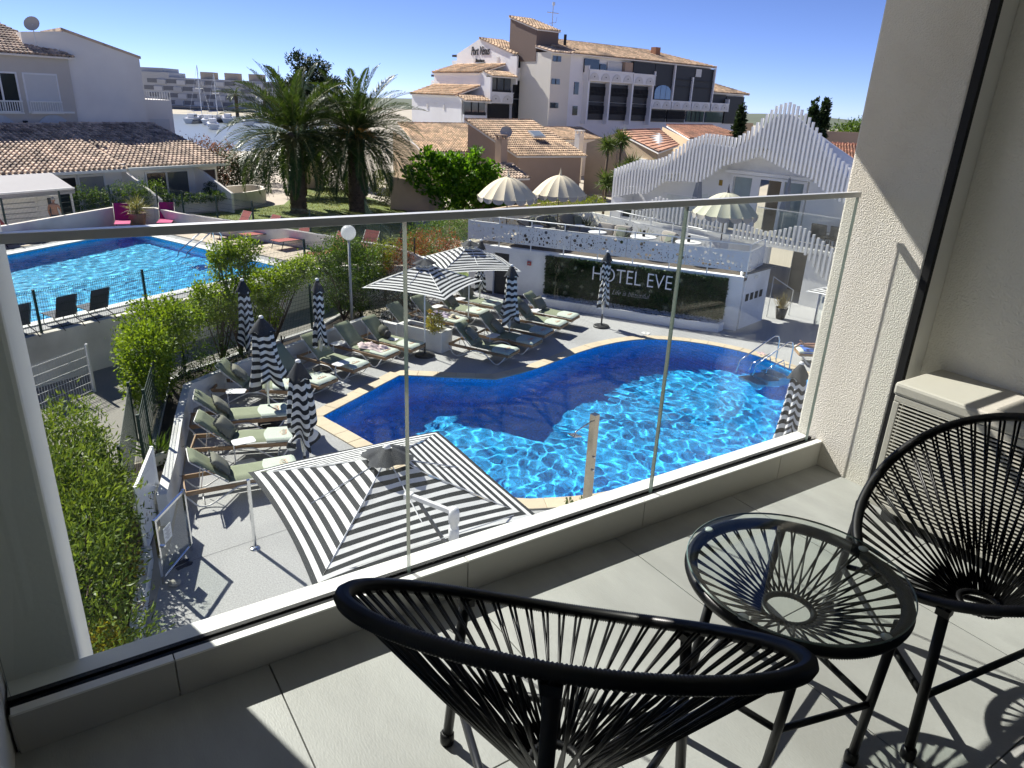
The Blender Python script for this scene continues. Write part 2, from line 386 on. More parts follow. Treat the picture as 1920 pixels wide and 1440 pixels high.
# low upstand carrying the glass
up = MB().box((1.29, 1.7425, FZ + .03), (3.07, .112, .14)).build('balcony_upstand', white_paint, kind='structure')
for (x0, x1) in ((-.24, .115), (.115, .985), (.985, 1.75), (1.75, 2.545), (2.545, 2.83)):
    MB().box(((x0 + x1) / 2, 1.679, FZ + .0575), (x1 - x0 - .003, .014, .114)).build('plinth_tile', plinth_mat, up, bevel=.001)
    MB().box(((x0 + x1) / 2, 1.685, FZ + .1175), (x1 - x0 - .003, .026, .006)).build('plinth_cap', ledge_mat, up)
MB().box((1.29, 1.771, FZ + .1065), (3.07, .064, .022)).box((1.29, 1.7985, FZ - .10), (3.07, .012, .40)).build('outer_ledge', ledge_mat, up, bevel=.003)
MB().box((1.29, 1.704, FZ + .110), (3.07, .010, .022)).box((1.29, 1.731, FZ + .110), (3.07, .014, .022)).box((1.29, 1.7165, FZ + .106), (3.07, .013, .010)).build('glazing_channel', rubber, up)
# the glass balustrade
bal = thing('glass_balustrade', 'frameless clear glass balustrade with slim metal handrail along the balcony edge', 'balustrade', (0, GLY, FZ))
for (x0, x1) in ((-.235, .795), (.801, 1.814), (1.820, 2.775)):
    m = MB(); m.box(((x0 + x1) / 2, 0, .65), (x1 - x0, .0135, 1.095)); m.m = [1, 1, 0, 1, 0, 1]
    m.build('glass_panel', [glassM('balustrade_glass', smear=.010), glass_edge], bal)
m = MB()
m.box((1.27, 0, 1.213), (3.01, .027, .010)).box((1.27, .012, 1.204), (3.01, .003, .012)).box((1.27, -.012, 1.204), (3.01, .003, .012)).build('handrail', alu, bal, bevel=.0012)
# side walls, neighbours' pier, slab above, wall behind
MB().box((3.20, 1.615, 4.1), (.74, .39, 8.2)).build('side_wall', stucco, kind='structure', bevel=.012)
MB().box((3.205, .47, 6.9), (.50, 1.86, 2.8)).build('niche_wall', stucco_in, kind='structure')
MB().box((2.8965, 1.4015, FZ + 1.3), (.113, .019, 2.6)).build('niche_reveal', white_paint, kind='structure')
MB().box((2.826, 1.402, FZ + 1.3), (.024, .030, 2.6)).build('rubber_seal', rubber, kind='structure')
MB().box((-.42, 2.25, 4.1), (.665, .90, 8.2)).build('building_pier', white_paint, kind='structure', bevel=.012)
MB().box((-.395, .60, FZ + 1.25), (.29, 2.39, 2.6)).build('partition_wall', white_paint, kind='structure', bevel=.004)
MB().box((1.35, 1.2, 8.15), (4.6, 3.72, .2)).build('balcony_slab', white_paint, kind='structure')
MB().box((1.35, -.72, FZ + 1.25), (3.4, .2, 2.6)).build('room_wall', M('darkened_room_wall', (.20, .19, .17), .85, .05), kind='structure')  # unseen wall, coloured dark to cut the light bounced onto the balcony
fr = thing('door_frame', 'white lacquered sliding door frame at the left edge of the balcony', 'door frame', (-.215, 1.20, FZ))
MB().box((0, -.06, 1.2), (.035, .10, 2.4)).build('frame_post', white_metal, fr, bevel=.004)
MB().box((.0, .0, 1.2), (.012, .012, 2.4)).build('seal_strip', rubber, fr)

# ---------------------------------------------------------------- cord chairs and table
cord_m = M('black_pvc_cord', (.004, .0043, .005), .38, .2, 9, spec=.35)
steel_blk = M('black_powder_coat', (.009, .009, .010), .42, .15, 12, spec=.35)
def wrapped(path, r, amp, n=8):
    m = MB(); m.tube(path, [r + (amp if i % 2 else -amp) for i in range(len(path))], n, closed=True); return m
CX, CB, CW, ZB, ZF = .33, -.28, .40, .78, .40
def rim(t, sc=1.0):
    return Vector(((CX + CB) / 2 + (CX - CB) / 2 * math.cos(t), CW * math.sin(t) * (1 - .10 * math.cos(t)), (ZF + ZB) / 2 + (ZF - ZB) / 2 * math.cos(t) + .035 * math.sin(t) ** 2))
def make_chair(label):
    t = thing('cord_chair', label, 'chair', group='black cord chairs on the balcony')
    wrapped([rim(2 * PI * i / 840) for i in range(840)], .0140, .0012).build('wrapped_rim', cord_m, t, True)
    hole = [Vector((.0 + .052 * math.cos(2 * PI * i / 90), .052 * math.sin(2 * PI * i / 90), .285)) for i in range(90)]
    wrapped(hole, .0095, .0012, 7).build('centre_ring', cord_m, t, True)
    n = 112
    for i in range(n):
        a = 2 * PI * (i + (.28 if i % 2 else -.28) * .7) / n
        p = rim(a); b = a + (.16 if i % 2 else -.16) + rnd.uniform(-.04, .04)
        q = Vector((.052 * math.cos(b), .052 * math.sin(b), .285))
        s = (p - q).normalized()
        mid = p.lerp(q, .5) + Vector((0, 0, -.008 + rnd.uniform(-.006, .002)))
        MB().tube([p - s * .008, mid, q], .0034, 5).build('cord', cord_m, t, True)
    for (ra, fx, fy) in ((.72, .26, .285), (-.72, .26, -.285), (PI, -.30, 0)):
        p = rim(ra); f = Vector((fx, fy, .012))
        l = MB().tube([p, f], .0125, 10).build('leg', steel_blk, t, True)
        MB().lathe([(0, 0), (.017, 0), (.018, .008), (.018, .028), (.0135, .034), (.0125, .034)], 12, (f.x, f.y, 0)).build('foot_cap', steel_blk, l, True)
    P = [rim(.72).lerp(Vector((.26, .285, .012)), .6), rim(-.72).lerp(Vector((.26, -.285, .012)), .6), rim(PI).lerp(Vector((-.30, 0, .012)), .72)]
    for a, b in ((0, 2), (1, 2), (0, 1)): MB().tube([P[a], P[b]], .0095, 8).build('stretcher', steel_blk, t, True)
    for a in (.72, -.72, PI):
        p = rim(a); MB().box(p + Vector((0, 0, -.02)), (.03, .03, .02), a).build('bracket', steel_blk, t)
    return t
c1 = make_chair('black cord lounge chair in the foreground, seen from behind, back to the camera')
c1.location = (.68, .80, FZ); c1.rotation_euler = (0, 0, R_(47))
dup(c1, (2.0, .63, FZ), R_(144), 'black cord lounge chair in front of the beige air conditioner, seat facing the table', scale=(1, 1, .95))
tb = thing('cord_table', 'round black cord side table with clear glass top between the two chairs', 'table', (1.42, .83, FZ))
ring = [Vector((.250 * math.cos(2 * PI * i / 560), .250 * math.sin(2 * PI * i / 560), .435)) for i in range(560)]
wrapped(ring, .0155, .0012).build('wrapped_rim', cord_m, tb, True)
wrapped([Vector((.06 * math.cos(2 * PI * i / 90), .06 * math.sin(2 * PI * i / 90), .345)) for i in range(90)], .008, .001, 7).build('centre_ring', cord_m, tb, True)
for i in range(72):
    a = 2 * PI * (i + (.25 if i % 2 else -.25)) / 72; b = a + (.22 if i % 2 else -.22)
    MB().tube([(.248 * math.cos(a), .248 * math.sin(a), .432), (.06 * math.cos(b), .06 * math.sin(b), .345)], .0029, 5).build('cord', cord_m, tb, True)
ft = []
for a in (-70, -138, 165, 45):
    a = R_(a); p = Vector((.235 * math.cos(a), .235 * math.sin(a), .43)); f = Vector((.245 * math.cos(a), .245 * math.sin(a), .012)); f += Vector((-.02, .02, 0)); ft.append((p, f))
    l = MB().tube([p, f], .0115, 10).build('leg', steel_blk, tb, True)
    MB().lathe([(0, 0), (.016, 0), (.017, .008), (.017, .026), (.0125, .032)], 12, (f.x, f.y, 0)).build('foot_cap', steel_blk, l, True)
for i in range(4):
    a = ft[i][0].lerp(ft[i][1], .58); b = ft[(i + 1) % 4][0].lerp(ft[(i + 1) % 4][1], .58)
    MB().tube([a, b], .0085, 8).build('stretcher', steel_blk, tb, True)
gl = MB().lathe([(0, .4575), (.262, .4575), (.2645, .4590), (.2645, .4615), (.262, .463), (0, .463)], 96); gl.m = [0] * 96 + [1] * 288 + [0] * 96
gl.build('glass_top', [glassM('table_glass', (.92, .95, .935), .045), glass_edge], tb)
for a in (100, 190, -5, -95):
    MB().lathe([(0, .450), (.011, .450), (.013, .4535), (.008, .4570), (0, .4570)], 14, (.248 * math.cos(R_(a)), .248 * math.sin(R_(a)), 0)).build('suction_pad', M('clear_silicone', (.6, .63, .62), .2, .05), tb, True)

# ---------------------------------------------------------------- outdoor unit of the air conditioner
beige = M('beige_plastic', (.46, .44, .385), .5, .04, 3, .05, 120, dirt=(.47, .44, .37), dscale=2)
dark = M('dark_cavity', (.02, .02, .02), .8)
ac = thing('air_conditioner', 'beige outdoor air conditioner unit with slatted grille beside the lit wall', 'air conditioner', (2.64, 1.31, FZ))
MB().box((.16, -.40, .285), (.28, .76, .47)).build('cabinet', beige, ac, bevel=.012)
MB().box((.155, -.40, .545), (.33, .82, .05)).build('lid', beige, ac, bevel=.012)
MB().box((.155, -.47, .572), (.20, .30, .006)).build('lid_embossing', beige, ac, bevel=.003)
MB().box((.017, -.40, .285), (.006, .72, .42)).build('fan_cavity', dark, ac)
m = MB(); m.box((.006, -.40, .508), (.024, .80, .026)).box((.006, -.40, .062), (.024, .80, .026)).box((.006, -.012, .285), (.024, .026, .42)).box((.006, -.788, .285), (.024, .026, .42)); m.build('grille_frame', beige, ac, bevel=.004)
lv = MB().box((0, 0, 0), (.020, .75, .0052)).mesh('louvre', beige)
for i in range(30): link('louvre', lv, ac, loc=(.004, -.40, .082 + i * .0142), rot=(0, .25, 0))
rb = MB().box((0, 0, 0), (.006, .005, .42)).mesh('grille_rib', beige)
for i in range(9): link('grille_rib', rb, ac, loc=(.013, -.09 - i * .078, .285))
for y in (-.08, -.72): MB().box((.16, y, .025), (.30, .05, .05)).build('foot_rail', M('grey_rubber', (.12, .12, .12), .7), ac)
MB().lathe([(0, 0), (.006, .0), (.005, .003), (0, .004)], 10, (.0, 0, 0)).build('screw', chrome, ac).location = (.10, .0101, .53)
cp = M('copper_insulation', (.42, .36, .27), .8, .2, 9)
MB().tube([(.25, -.02, .18), (.22, .03, .16), (.20, .04, .08), (.24, .02, .012), (.28, -.3, .012)], .018, 8).build('insulated_pipe', cp, ac, True)
# ================================================================ ground, hotel deck and its pool
earth = M('dry_ground', (.42, .38, .30), .95, .2, .12, .2, 8, dirt=(.22, .2, .15), dscale=.05)
deck_m = M('exposed_aggregate', (.43, .43, .425), .9, .8, 45, 1.0, 240, dirt=(.32, .32, .32), dscale=.4)
sand = M('coping_stone', (.60, .50, .35), .75, .10, 4, .25, 60, obj=.05, dirt=(.50, .41, .29), dscale=1.2)
def waterM(name, rough=0.0):
    m = bpy.data.materials.new(name); t, N, L = nodes(m); N.remove(N['Principled BSDF'])
    g = N.new('ShaderNodeBsdfGlass'); g.inputs['IOR'].default_value = 1.333; g.inputs['Roughness'].default_value = rough; g.inputs[0].default_value = (.97, 1.0, 1.0, 1)
    L.new(g.outputs[0], N['Material Output'].inputs[0]); return m
def linerM(name, col, tile=.025):
    """mosaic of small glazed tiles"""
    m = bpy.data.materials.new(name); t, N, L = nodes(m); b = N['Principled BSDF']; b.inputs['Roughness'].default_value = .35
    geo = N.new('ShaderNodeNewGeometry'); v = N.new('ShaderNodeTexVoronoi'); v.inputs['Scale'].default_value = 1 / tile; v.distance = 'CHEBYCHEV'; v.inputs['Randomness'].default_value = .15
    L.new(geo.outputs['Position'], v.inputs['Vector'])
    s = N.new('ShaderNodeSeparateColor'); L.new(v.outputs['Color'], s.inputs[0])
    mr = N.new('ShaderNodeMapRange'); mr.inputs[3].default_value = .6; mr.inputs[4].default_value = 1.35; L.new(s.outputs[0], mr.inputs[0])
    sc = N.new('ShaderNodeVectorMath'); sc.operation = 'SCALE'; sc.inputs[0].default_value = col; L.new(mr.outputs[0], sc.inputs['Scale']); L.new(sc.outputs[0], b.inputs['Base Color'])
    return m
water_m = waterM('pool_water_surface')
liner = linerM('pool_mosaic_blue', (.035, .50, 1.0))
POOL = smooth_loop([(4.81, 14.99, 1), (7.54, 16.63, 1), (9.68, 15.19, 1), (11.2, 15.42), (13.28, 16.02), (14.88, 16.21), (16.1, 15.95), (17.1, 15.1), (17.75, 13.95), (17.95, 12.8), (17.7, 11.4), (16.9, 10.1), (15.2, 9.2), (12.5, 8.85), (9.8, 8.92), (8.07, 9.14), (6.82, 9.62, 1), (5.75, 11.0, 1)], 6)
DECK = [(-.6, 1.9), (-.25, 5.5), (.32, 8.9), (.63, 10.1), (1.08, 11.6), (1.75, 14.2), (2.55, 16.75), (3.6, 17.35), (6.5, 19.2), (8.2, 20.2), (9.5, 22.4), (13.0, 24.6), (25.0, 24.6), (30.0, 10.0), (30.0, 1.9)]
fill(DECK, [POOL], 0.0, 'pool_deck', deck_m)
S = 900
fill([(-S, -S), (S, -S), (S, S), (-S, S)], [DECK], -.004, 'ground', earth)
DEPTH = 1.58; WL = -.10
pool = bpy.data.objects.new('swimming_pool', None); COL.objects.link(pool); pool['kind'] = 'structure'
m = MB(); k = len(POOL); ins = offset_loop(POOL, 0)
m.add([(p[0], p[1], .0) for p in POOL] + [(p[0], p[1], -DEPTH) for p in POOL], [(i, (i + 1) % k, k + (i + 1) % k, k + i) for i in range(k)])
m.build('pool_wall', liner, pool)
fill(POOL, [], -DEPTH, 'pool_floor', liner, None, pool)
# coping stones
def stones(loop, wd, ln, z0, z1, name, mat, parent, gap=.006, jit=.004, inn=.025):
    P = [Vector(p) for p in loop]; seg = [(P[(i + 1) % len(P)] - P[i]).length for i in range(len(P))]; tot = sum(seg); n = round(tot / ln)
    O = [Vector(p) for p in offset_loop(loop, wd)]; I = [Vector(p) for p in offset_loop(loop, -inn)]
    def at(s):
        s %= tot; i = 0
        while s > seg[i] and i < len(seg) - 1: s -= seg[i]; i += 1
        f = s / seg[i] if seg[i] else 0; j = (i + 1) % len(P)
        return I[i].lerp(I[j], f), O[i].lerp(O[j], f)
    for q in range(n):
        s0 = tot * q / n + gap / 2; s1 = tot * (q + 1) / n - gap / 2; h = rnd.uniform(-jit, jit); a = [at(s0), at((s0 + s1) / 2), at(s1)]
        poly = [a[0][0], a[1][0], a[2][0], a[2][1], a[1][1], a[0][1]]
        MB().prism([(p.x, p.y) for p in poly], z0, z1 + h).build(name, mat, parent, bevel=.008)
stones(POOL, .34, .52, .001, .032, 'coping_stone', sand, pool)
def water_sheet(name, loop, z, step, waves, mat, seed, amp):
    """wavy surface: sum of travelling wave trains, grid clipped to the basin with a small margin"""
    r = np.random.default_rng(seed); xs = [p[0] for p in loop]; ys = [p[1] for p in loop]
    x0, x1, y0, y1 = min(xs) - .15, max(xs) + .15, min(ys) - .15, max(ys) + .15
    nx = int((x1 - x0) / step); ny = int((y1 - y0) / step)
    X, Y = np.meshgrid(np.linspace(x0, x1, nx + 1), np.linspace(y0, y1, ny + 1))
    Z = np.zeros_like(X)
    ang = r.uniform(0, 2 * PI, waves); lam = r.uniform(.17, .58, waves); ph = r.uniform(0, 2 * PI, waves)
    wx = X + .12 * np.sin(Y * 1.7 + 1) + .07 * np.sin(Y * 4.1); wy = Y + .12 * np.sin(X * 1.9) + .07 * np.sin(X * 3.7 + 2)
    for a, l, p in zip(ang, lam, ph): Z += amp * (l ** 1.25) * np.sin(2 * PI / l * (wx * math.cos(a) + wy * math.sin(a)) + p) / math.sqrt(waves)
    V = np.stack([X, Y, Z + z], -1).reshape(-1, 3)
    # keep cells inside / near the outline
    L = np.array(offset_loop(loop, .12)); cx = (X[:-1, :-1] + step / 2).ravel(); cyy = (Y[:-1, :-1] + step / 2).ravel(); ins = np.zeros(len(cx), bool)
    for i in range(len(L)):
        ax, ay = L[i - 1]; bx, by = L[i]
        c = ((ay > cyy) != (by > cyy)) & (cx < (bx - ax) * (cyy - ay) / (by - ay + 1e-12) + ax); ins ^= c
    idx = np.nonzero(ins)[0]; jj = idx // nx; ii = idx % nx; a = jj * (nx + 1) + ii
    F = np.stack([a, a + 1, a + nx + 2, a + nx + 1], 1)
    me = bpy.data.meshes.new(name); used = np.unique(F); rm = -np.ones(len(V), int); rm[used] = np.arange(len(used)); V = V[used]; F = rm[F]
    me.vertices.add(len(V)); me.vertices.foreach_set('co', V.astype(np.float32).ravel()); me.loops.add(F.size); me.loops.foreach_set('vertex_index', F.astype(np.int32).ravel())
    me.polygons.add(len(F)); me.polygons.foreach_set('loop_start', np.arange(0, F.size, 4, dtype=np.int32)); me.polygons.foreach_set('use_smooth', np.ones(len(F), bool)); me.materials.append(mat); me.update(calc_edges=True)
    o = link(name, me, None, 'structure')
    try: o.cycles.is_caustics_caster = True
    except Exception as e: print('caster', e)
    return o
sd.cycles.is_caustics_light = True
water_sheet('pool_water', POOL, WL, .032, 34, water_m, 3, .0145)
for o in pool.children: o.cycles.is_caustics_receiver = o.name.startswith('pool_')
# ================================================================ sun loungers
sage = M('sage_canvas', (.235, .265, .17), .85, .08, 2, .25, 300)
pale = M('pale_cover_cloth', (.52, .58, .49), .85, .06, 2, .2, 300)
pillow_m = M('olive_linen', (.19, .19, .15), .9, .1, 3, .4, 200)
teak = M('oiled_wood', (.30, .185, .095), .6, .25, 4, .15, 40, stretch=(1, 1, 6), obj=.08)
tube_w = M('white_tube', (.72, .71, .67), .35, .03)
orange = M('orange_thread', (.80, .25, .10), .8, .1)
def pad(mb, x0, z0, x1, z1, wd, th, nx=10, ny=8, edge=.03):
    """a cushion between two edge lines (x0,z0)-(x1,z1), rounded at the rim"""
    d = Vector((x1 - x0, 0, z1 - z0)); n = Vector((-d.z, 0, d.x)).normalized(); L = d.length; d.normalize()
    def top(sgn):
        def f(u, v):
            e = min(1, min(u, 1 - u) * L / edge, min(v, 1 - v) * wd / edge); e = math.sqrt(max(0, 1 - (1 - e) ** 2))
            h = th * (.35 + .65 * e) if sgn > 0 else th * (.35 - .35 * e)
            return Vector((x0, -wd / 2, z0)) + d * (L * u) + Vector((0, wd * v, 0)) + n * (h + .004 * math.sin(v * 9 + u * 7) * e)
        return f
    us = lambda u: u
    mb.grid(top(1), nx, ny); mb.grid(lambda u, v: top(-1)(u, 1 - v), nx, ny)
    # rim strip
    r = [(i / nx, 0) for i in range(nx)] + [(1, j / ny) for j in range(ny)] + [(1 - i / nx, 1) for i in range(nx)] + [(0, 1 - j / ny) for j in range(ny)]
    a = [top(1)(*q) for q in r]; b = [top(-1)(*q) for q in r]; k = len(r)
    mb.add(a + b, [(k + i, k + (i + 1) % k, (i + 1) % k, i) for i in range(k)])
BX, BA, BL = 1.26, R_(41), .80
def pillow_parts(t, off=0.0, tilt=0.0):
    """square cushion with a ruffled border leaning on the backrest"""
    m = MB(); n = 14
    def f(sg):
        def g(u, v):
            a, b = u * 2 - 1, v * 2 - 1; h = .075 * max(0, (1 - a ** 4) * (1 - b ** 4)) ** .5
            return Vector((a * .205, b * .235, sg * h))
        return g
    m.grid(f(1), n, n); m.grid(lambda u, v: f(-1)(u, 1 - v), n, n)
    o = m.build('pillow', pillow_m, t, True)
    rf = MB(); k = 96; pts = []
    for i in range(k):
        s = i / k * 4; e = int(s); q = s - e; a, b = [(-1 + 2 * q, -1), (1, -1 + 2 * q), (1 - 2 * q, 1), (-1, 1 - 2 * q)][e]
        pts.append(Vector((a * .205, b * .235, 0)))
    out = [p * (1.17 + .03 * math.sin(i * 2.3)) + Vector((0, 0, .020 * math.sin(i * 1.57 + math.sin(i)))) for i, p in enumerate(pts)]
    rf.add(pts + out, [(i, (i + 1) % k, k + (i + 1) % k, k + i) for i in range(k)])
    rf.build('ruffle', pillow_m, o)
    c = Vector((BX + math.cos(BA) * (.26 + off), tilt * .1, .41 + math.sin(BA) * (.26 + off))) + Vector((-math.sin(BA), 0, math.cos(BA))) * .11
    o.location = c; o.rotation_euler = (0, -BA + tilt * .2 - .12, tilt)
    return o
def make_lounger(label):
    t = thing('sun_lounger', label, 'sun lounger', group='sun loungers round the hotel pool')
    for y in (-.325, .325):
        MB().box((1.0, y, .315), (2.0, .032, .085)).build('side_rail', teak, t, bevel=.004)
    MB().box((.018, 0, .315), (.034, .62, .085)).box((1.985, 0, .315), (.028, .62, .07)).build('end_rail', teak, t, bevel=.004)
    for y in (-.365, .365):
        raw = [(2.03, .345), (1.80, .03), (1.62, .02), (1.12, .30), (.80, .30), (.42, .03), (.30, .02), (.09, .29)]
        P = []
        for i, (x, z) in enumerate(raw):
            v = Vector((x, y, z))
            if 0 < i < len(raw) - 1:
                a = Vector((raw[i - 1][0], y, raw[i - 1][1])); b = Vector((raw[i + 1][0], y, raw[i + 1][1]))
                for q in (.1, .05, 0): P.append(v + (a - v).normalized() * q * .8 + ((a - v).normalized() + (b - v).normalized()) * (.1 - q) * .18)
                for q in (.05, .1): P.append(v + (b - v).normalized() * q * .8 + ((a - v).normalized() + (b - v).normalized()) * (.1 - q) * .18)
            else: P.append(v)
        MB().tube(P, .0155, 8).build('leg', tube_w, t, True)
    MB().tube([(.36, -.365, .022), (.36, .365, .022)], .012, 6).tube([(1.7, -.365, .022), (1.7, .365, .022)], .012, 6).build('cross_tube', tube_w, t, True)
    e = Vector((BX + math.cos(BA) * BL, 0, .385 + math.sin(BA) * BL))
    bt = [(BX, -.30, .375), (e.x - .03, -.30, e.z - .03), (e.x, -.27, e.z), (e.x, .27, e.z), (e.x - .03, .30, e.z - .03), (BX, .30, .375)]
    MB().tube(bt, .0125, 6).tube([(e.x - .22, -.2, e.z - .2), (1.72, -.2, .30)], .009, 6).tube([(e.x - .22, .2, e.z - .2), (1.72, .2, .30)], .009, 6).build('back_frame', tube_w, t, True)
    m = MB(); pad(m, .01, .365, BX, .365, .62, .062, 16, 8); m.build('mattress', sage, t, True)
    m = MB(); pad(m, BX - .005, .385, e.x, e.z + .01, .60, .058, 12, 8); m.build('back_cushion', sage, t, True)
    # pale cover with a curved hem over the foot end, orange embroidery
    m = MB()
    def cov(u, v): x = -.004 + u * (.56 + .07 * math.sin(v * PI)); return Vector((x, -.316 + v * .632, .365 + .068 - (.045 if u == 0 else 0) - .03 * max(0, abs(v - .5) * 2 - .93) / .07))
    m.grid(cov, 10, 16)
    for s in (-1, 1): m.add([(-.004, s * .316, .403), (.55, s * .316, .403), (.55, s * .317, .365), (-.004, s * .317, .365)], [(0, 1, 2, 3)])
    cv = m.build('foot_cover', pale, t, True)
    m = MB()
    for (cx, cyy, rr) in ((.24, -.10, .045), (.235, -.03, .038), (.23, .045, .045), (.24, .10, .03)):
        m.tube([(cx + rr * math.cos(a), cyy + rr * .8 * math.sin(a), .4365) for a in np.linspace(0, 5.2, 12)], .0035, 4)
    m.tube([(.185, -.14, .4365), (.175, .0, .4365), (.19, .13, .4365)], .003, 4).tube([(.29, .05, .4365), (.31, .0, .4365), (.30, -.05, .4365)], .003, 4)
    m.build('embroidery', orange, cv)
    return t
LG = [  # foot position, heading from foot to head, pillow, label
 ((3.44, 12.37), 174, 1, 'sun lounger nearest the glass gate, half under the big striped parasol'),
 ((3.81, 13.62), 161, 1, 'sun lounger second from the glass gate, beside the brightest white side table'),
 ((4.03, 14.92), 166, 1, 'sun lounger third from the glass gate, ruffled pillow and dappled tree shade on it'),
 ((4.72, 16.22), 149, 1, 'sun lounger in the corner of the white planter wall, partly behind closed parasols'),
 ((5.40, 16.12), 117, 0, 'sun lounger fifth along the planter wall, leaf shade on its backrest and no pillow'),
 ((6.54, 16.78), 117, 0, 'sun lounger behind a closed slim parasol, small white table at its foot'),
 ((7.65, 17.33), 117, 0, 'sun lounger with a crumpled pink and white towel on it'),
 ((8.57, 17.60), 117, 0, 'sun lounger against the square white planter with bag and papers on it'),
 ((9.85, 18.70), 118, 0, 'sun lounger in deep shade behind the square white planter, dark cloth on it'),
 ((10.92, 19.20), 118, 0, 'sun lounger under the open parasol with lilac towel and straw hat'),
 ((12.06, 19.77), 118, 1, 'sun lounger in the back row beside the pole of the rear open parasol'),
 ((13.05, 20.40), 118, 1, 'sun lounger at the far end of the back row, by the dark doorway'),
 ((10.76, 15.98), 118, 1, 'sun lounger at the notch of the pool, shaded front one of its row'),
 ((11.87, 16.43), 118, 1, 'sun lounger in shade, second from the notch of the pool'),
 ((12.76, 17.05), 118, 1, 'half sunlit sun lounger behind the closed parasol by the pool'),
 ((13.70, 17.56), 118, 1, 'sunlit sun lounger, second from the pebble bed'),
 ((14.57, 18.07), 118, 1, 'sunlit sun lounger nearest the pebble bed and the green wall'),
]
base = None
for i, (p, a, pl, lab) in enumerate(LG):
    if base is None: base = make_lounger(lab); o = base; o.location = (p[0], p[1], 0); o.rotation_euler = (0, 0, R_(a))
    else: o = dup(base, (p[0], p[1], 0), R_(a), lab)
    LG[i] = LG[i] + (o,)
for i, L in enumerate(LG):
    if L[2]: pillow_parts(L[4], rnd.uniform(-.05, .05), rnd.uniform(-.35, .35))
def on_lounger(i, x, y, z):
    o = LG[i][4]; a = o.rotation_euler.z; return Vector((o.location.x + x * math.cos(a) - y * math.sin(a), o.location.y + x * math.sin(a) + y * math.cos(a), z))
def crumple(name, label, cat, i, x, y, lx, ly, h, mat, z=.437, seed=1, rz=0):
    r = random.Random(seed); ph = [r.uniform(0, 6) for _ in range(8)]
    m = MB()
    def f(u, v):
        a, b = u * 2 - 1, v * 2 - 1; rr = 1 + .18 * math.sin(5 * math.atan2(b, a) + ph[0]) + .1 * math.sin(9 * math.atan2(b, a) + ph[1])
        e = max(0, 1 - max(abs(a), abs(b)) ** 3)
        return Vector((a * lx / 2 * rr, b * ly / 2 * rr, h * e * (.55 + .25 * math.sin(a * 7 + ph[2] + b * 3) + .25 * math.sin(b * 8 + ph[3] - a * 4) + .12 * math.sin(a * 15 + b * 13 + ph[4]))))
    m.grid(f, 28, 28); o = m.build(name, mat, None, True); o.location = on_lounger(i, x, y, z); o.rotation_euler = (0, 0, LG[i][4].rotation_euler.z + rz); return tag(o, label, cat)
pink = M('pink_white_towel', (.62, .50, .50), .9, .55, 9, .3, 150); lilac = M('lilac_towel', (.42, .36, .45), .9, .3, 7, .3, 150)
crumple('beach_towel', 'crumpled pink and white towel lying on a green sun lounger', 'towel', 6, .72, .05, .85, .40, .13, pink, seed=3)
crumple('beach_towel', 'lilac towel lying on the sun lounger under the open parasol', 'towel', 9, .85, .0, .8, .34, .11, lilac, seed=5)
crumple('dark_cloth', 'dark navy cloth on the shaded sun lounger behind the planter', 'cloth', 8, .9, .0, .7, .45, .2, M('navy_cloth', (.02, .025, .05), .9), seed=8)
crumple('yellow_scarf', 'small yellow scarf at the head of the lilac towel', 'scarf', 9, 1.25, .05, .2, .2, .12, M('yellow_cloth', (.62, .40, .05), .9, .2), z=.46, seed=9)
hat = thing('straw_hat', 'pale straw hat with dark band on the sun lounger under the open parasol', 'hat', on_lounger(9, .38, .02, .437))
straw = M('straw', (.62, .55, .40), .9, .2, 30)
MB().lathe([(.0, .105), (.05, .105), (.075, .085), (.082, .02), (.15, .012), (.165, .02), (.165, .014), (.082, .006)], 24).build('crown', straw, hat, True)
MB().lathe([(.084, .018), (.083, .042)], 24).build('hat_band', rubber, hat, True)
bag = thing('shoulder_bag', 'dark green beach bag leaning on the backrest by the square planter', 'bag', on_lounger(7, 1.25, .02, .44))
MB().ball((0, 0, .17), (.14, .22, .18), 16, 10).build('bag_body', M('bag_canvas', (.10, .105, .08), .9, .2, 10), bag, True)
MB().tube([(0, .15, .25), (-.02, .2, .42), (-.02, .05, .45), (0, -.1, .28)], .014, 6).build('strap', rubber, bag, True)
MB().ball((.02, -.24, .12), (.1, .1, .13), 12, 8).build('pocket', M('bag_black', (.02, .02, .025), .7), bag, True)
mg = MB().box((0, 0, .006), (.2, .28, .012)).build('magazine', M('paper', (.7, .7, .68), .6, .1, 20)); mg.location = on_lounger(7, .85, .08, .437); mg.rotation_euler = (0, 0, .6); tag(mg, 'white magazine lying on the sun lounger beside the bag', 'magazine')

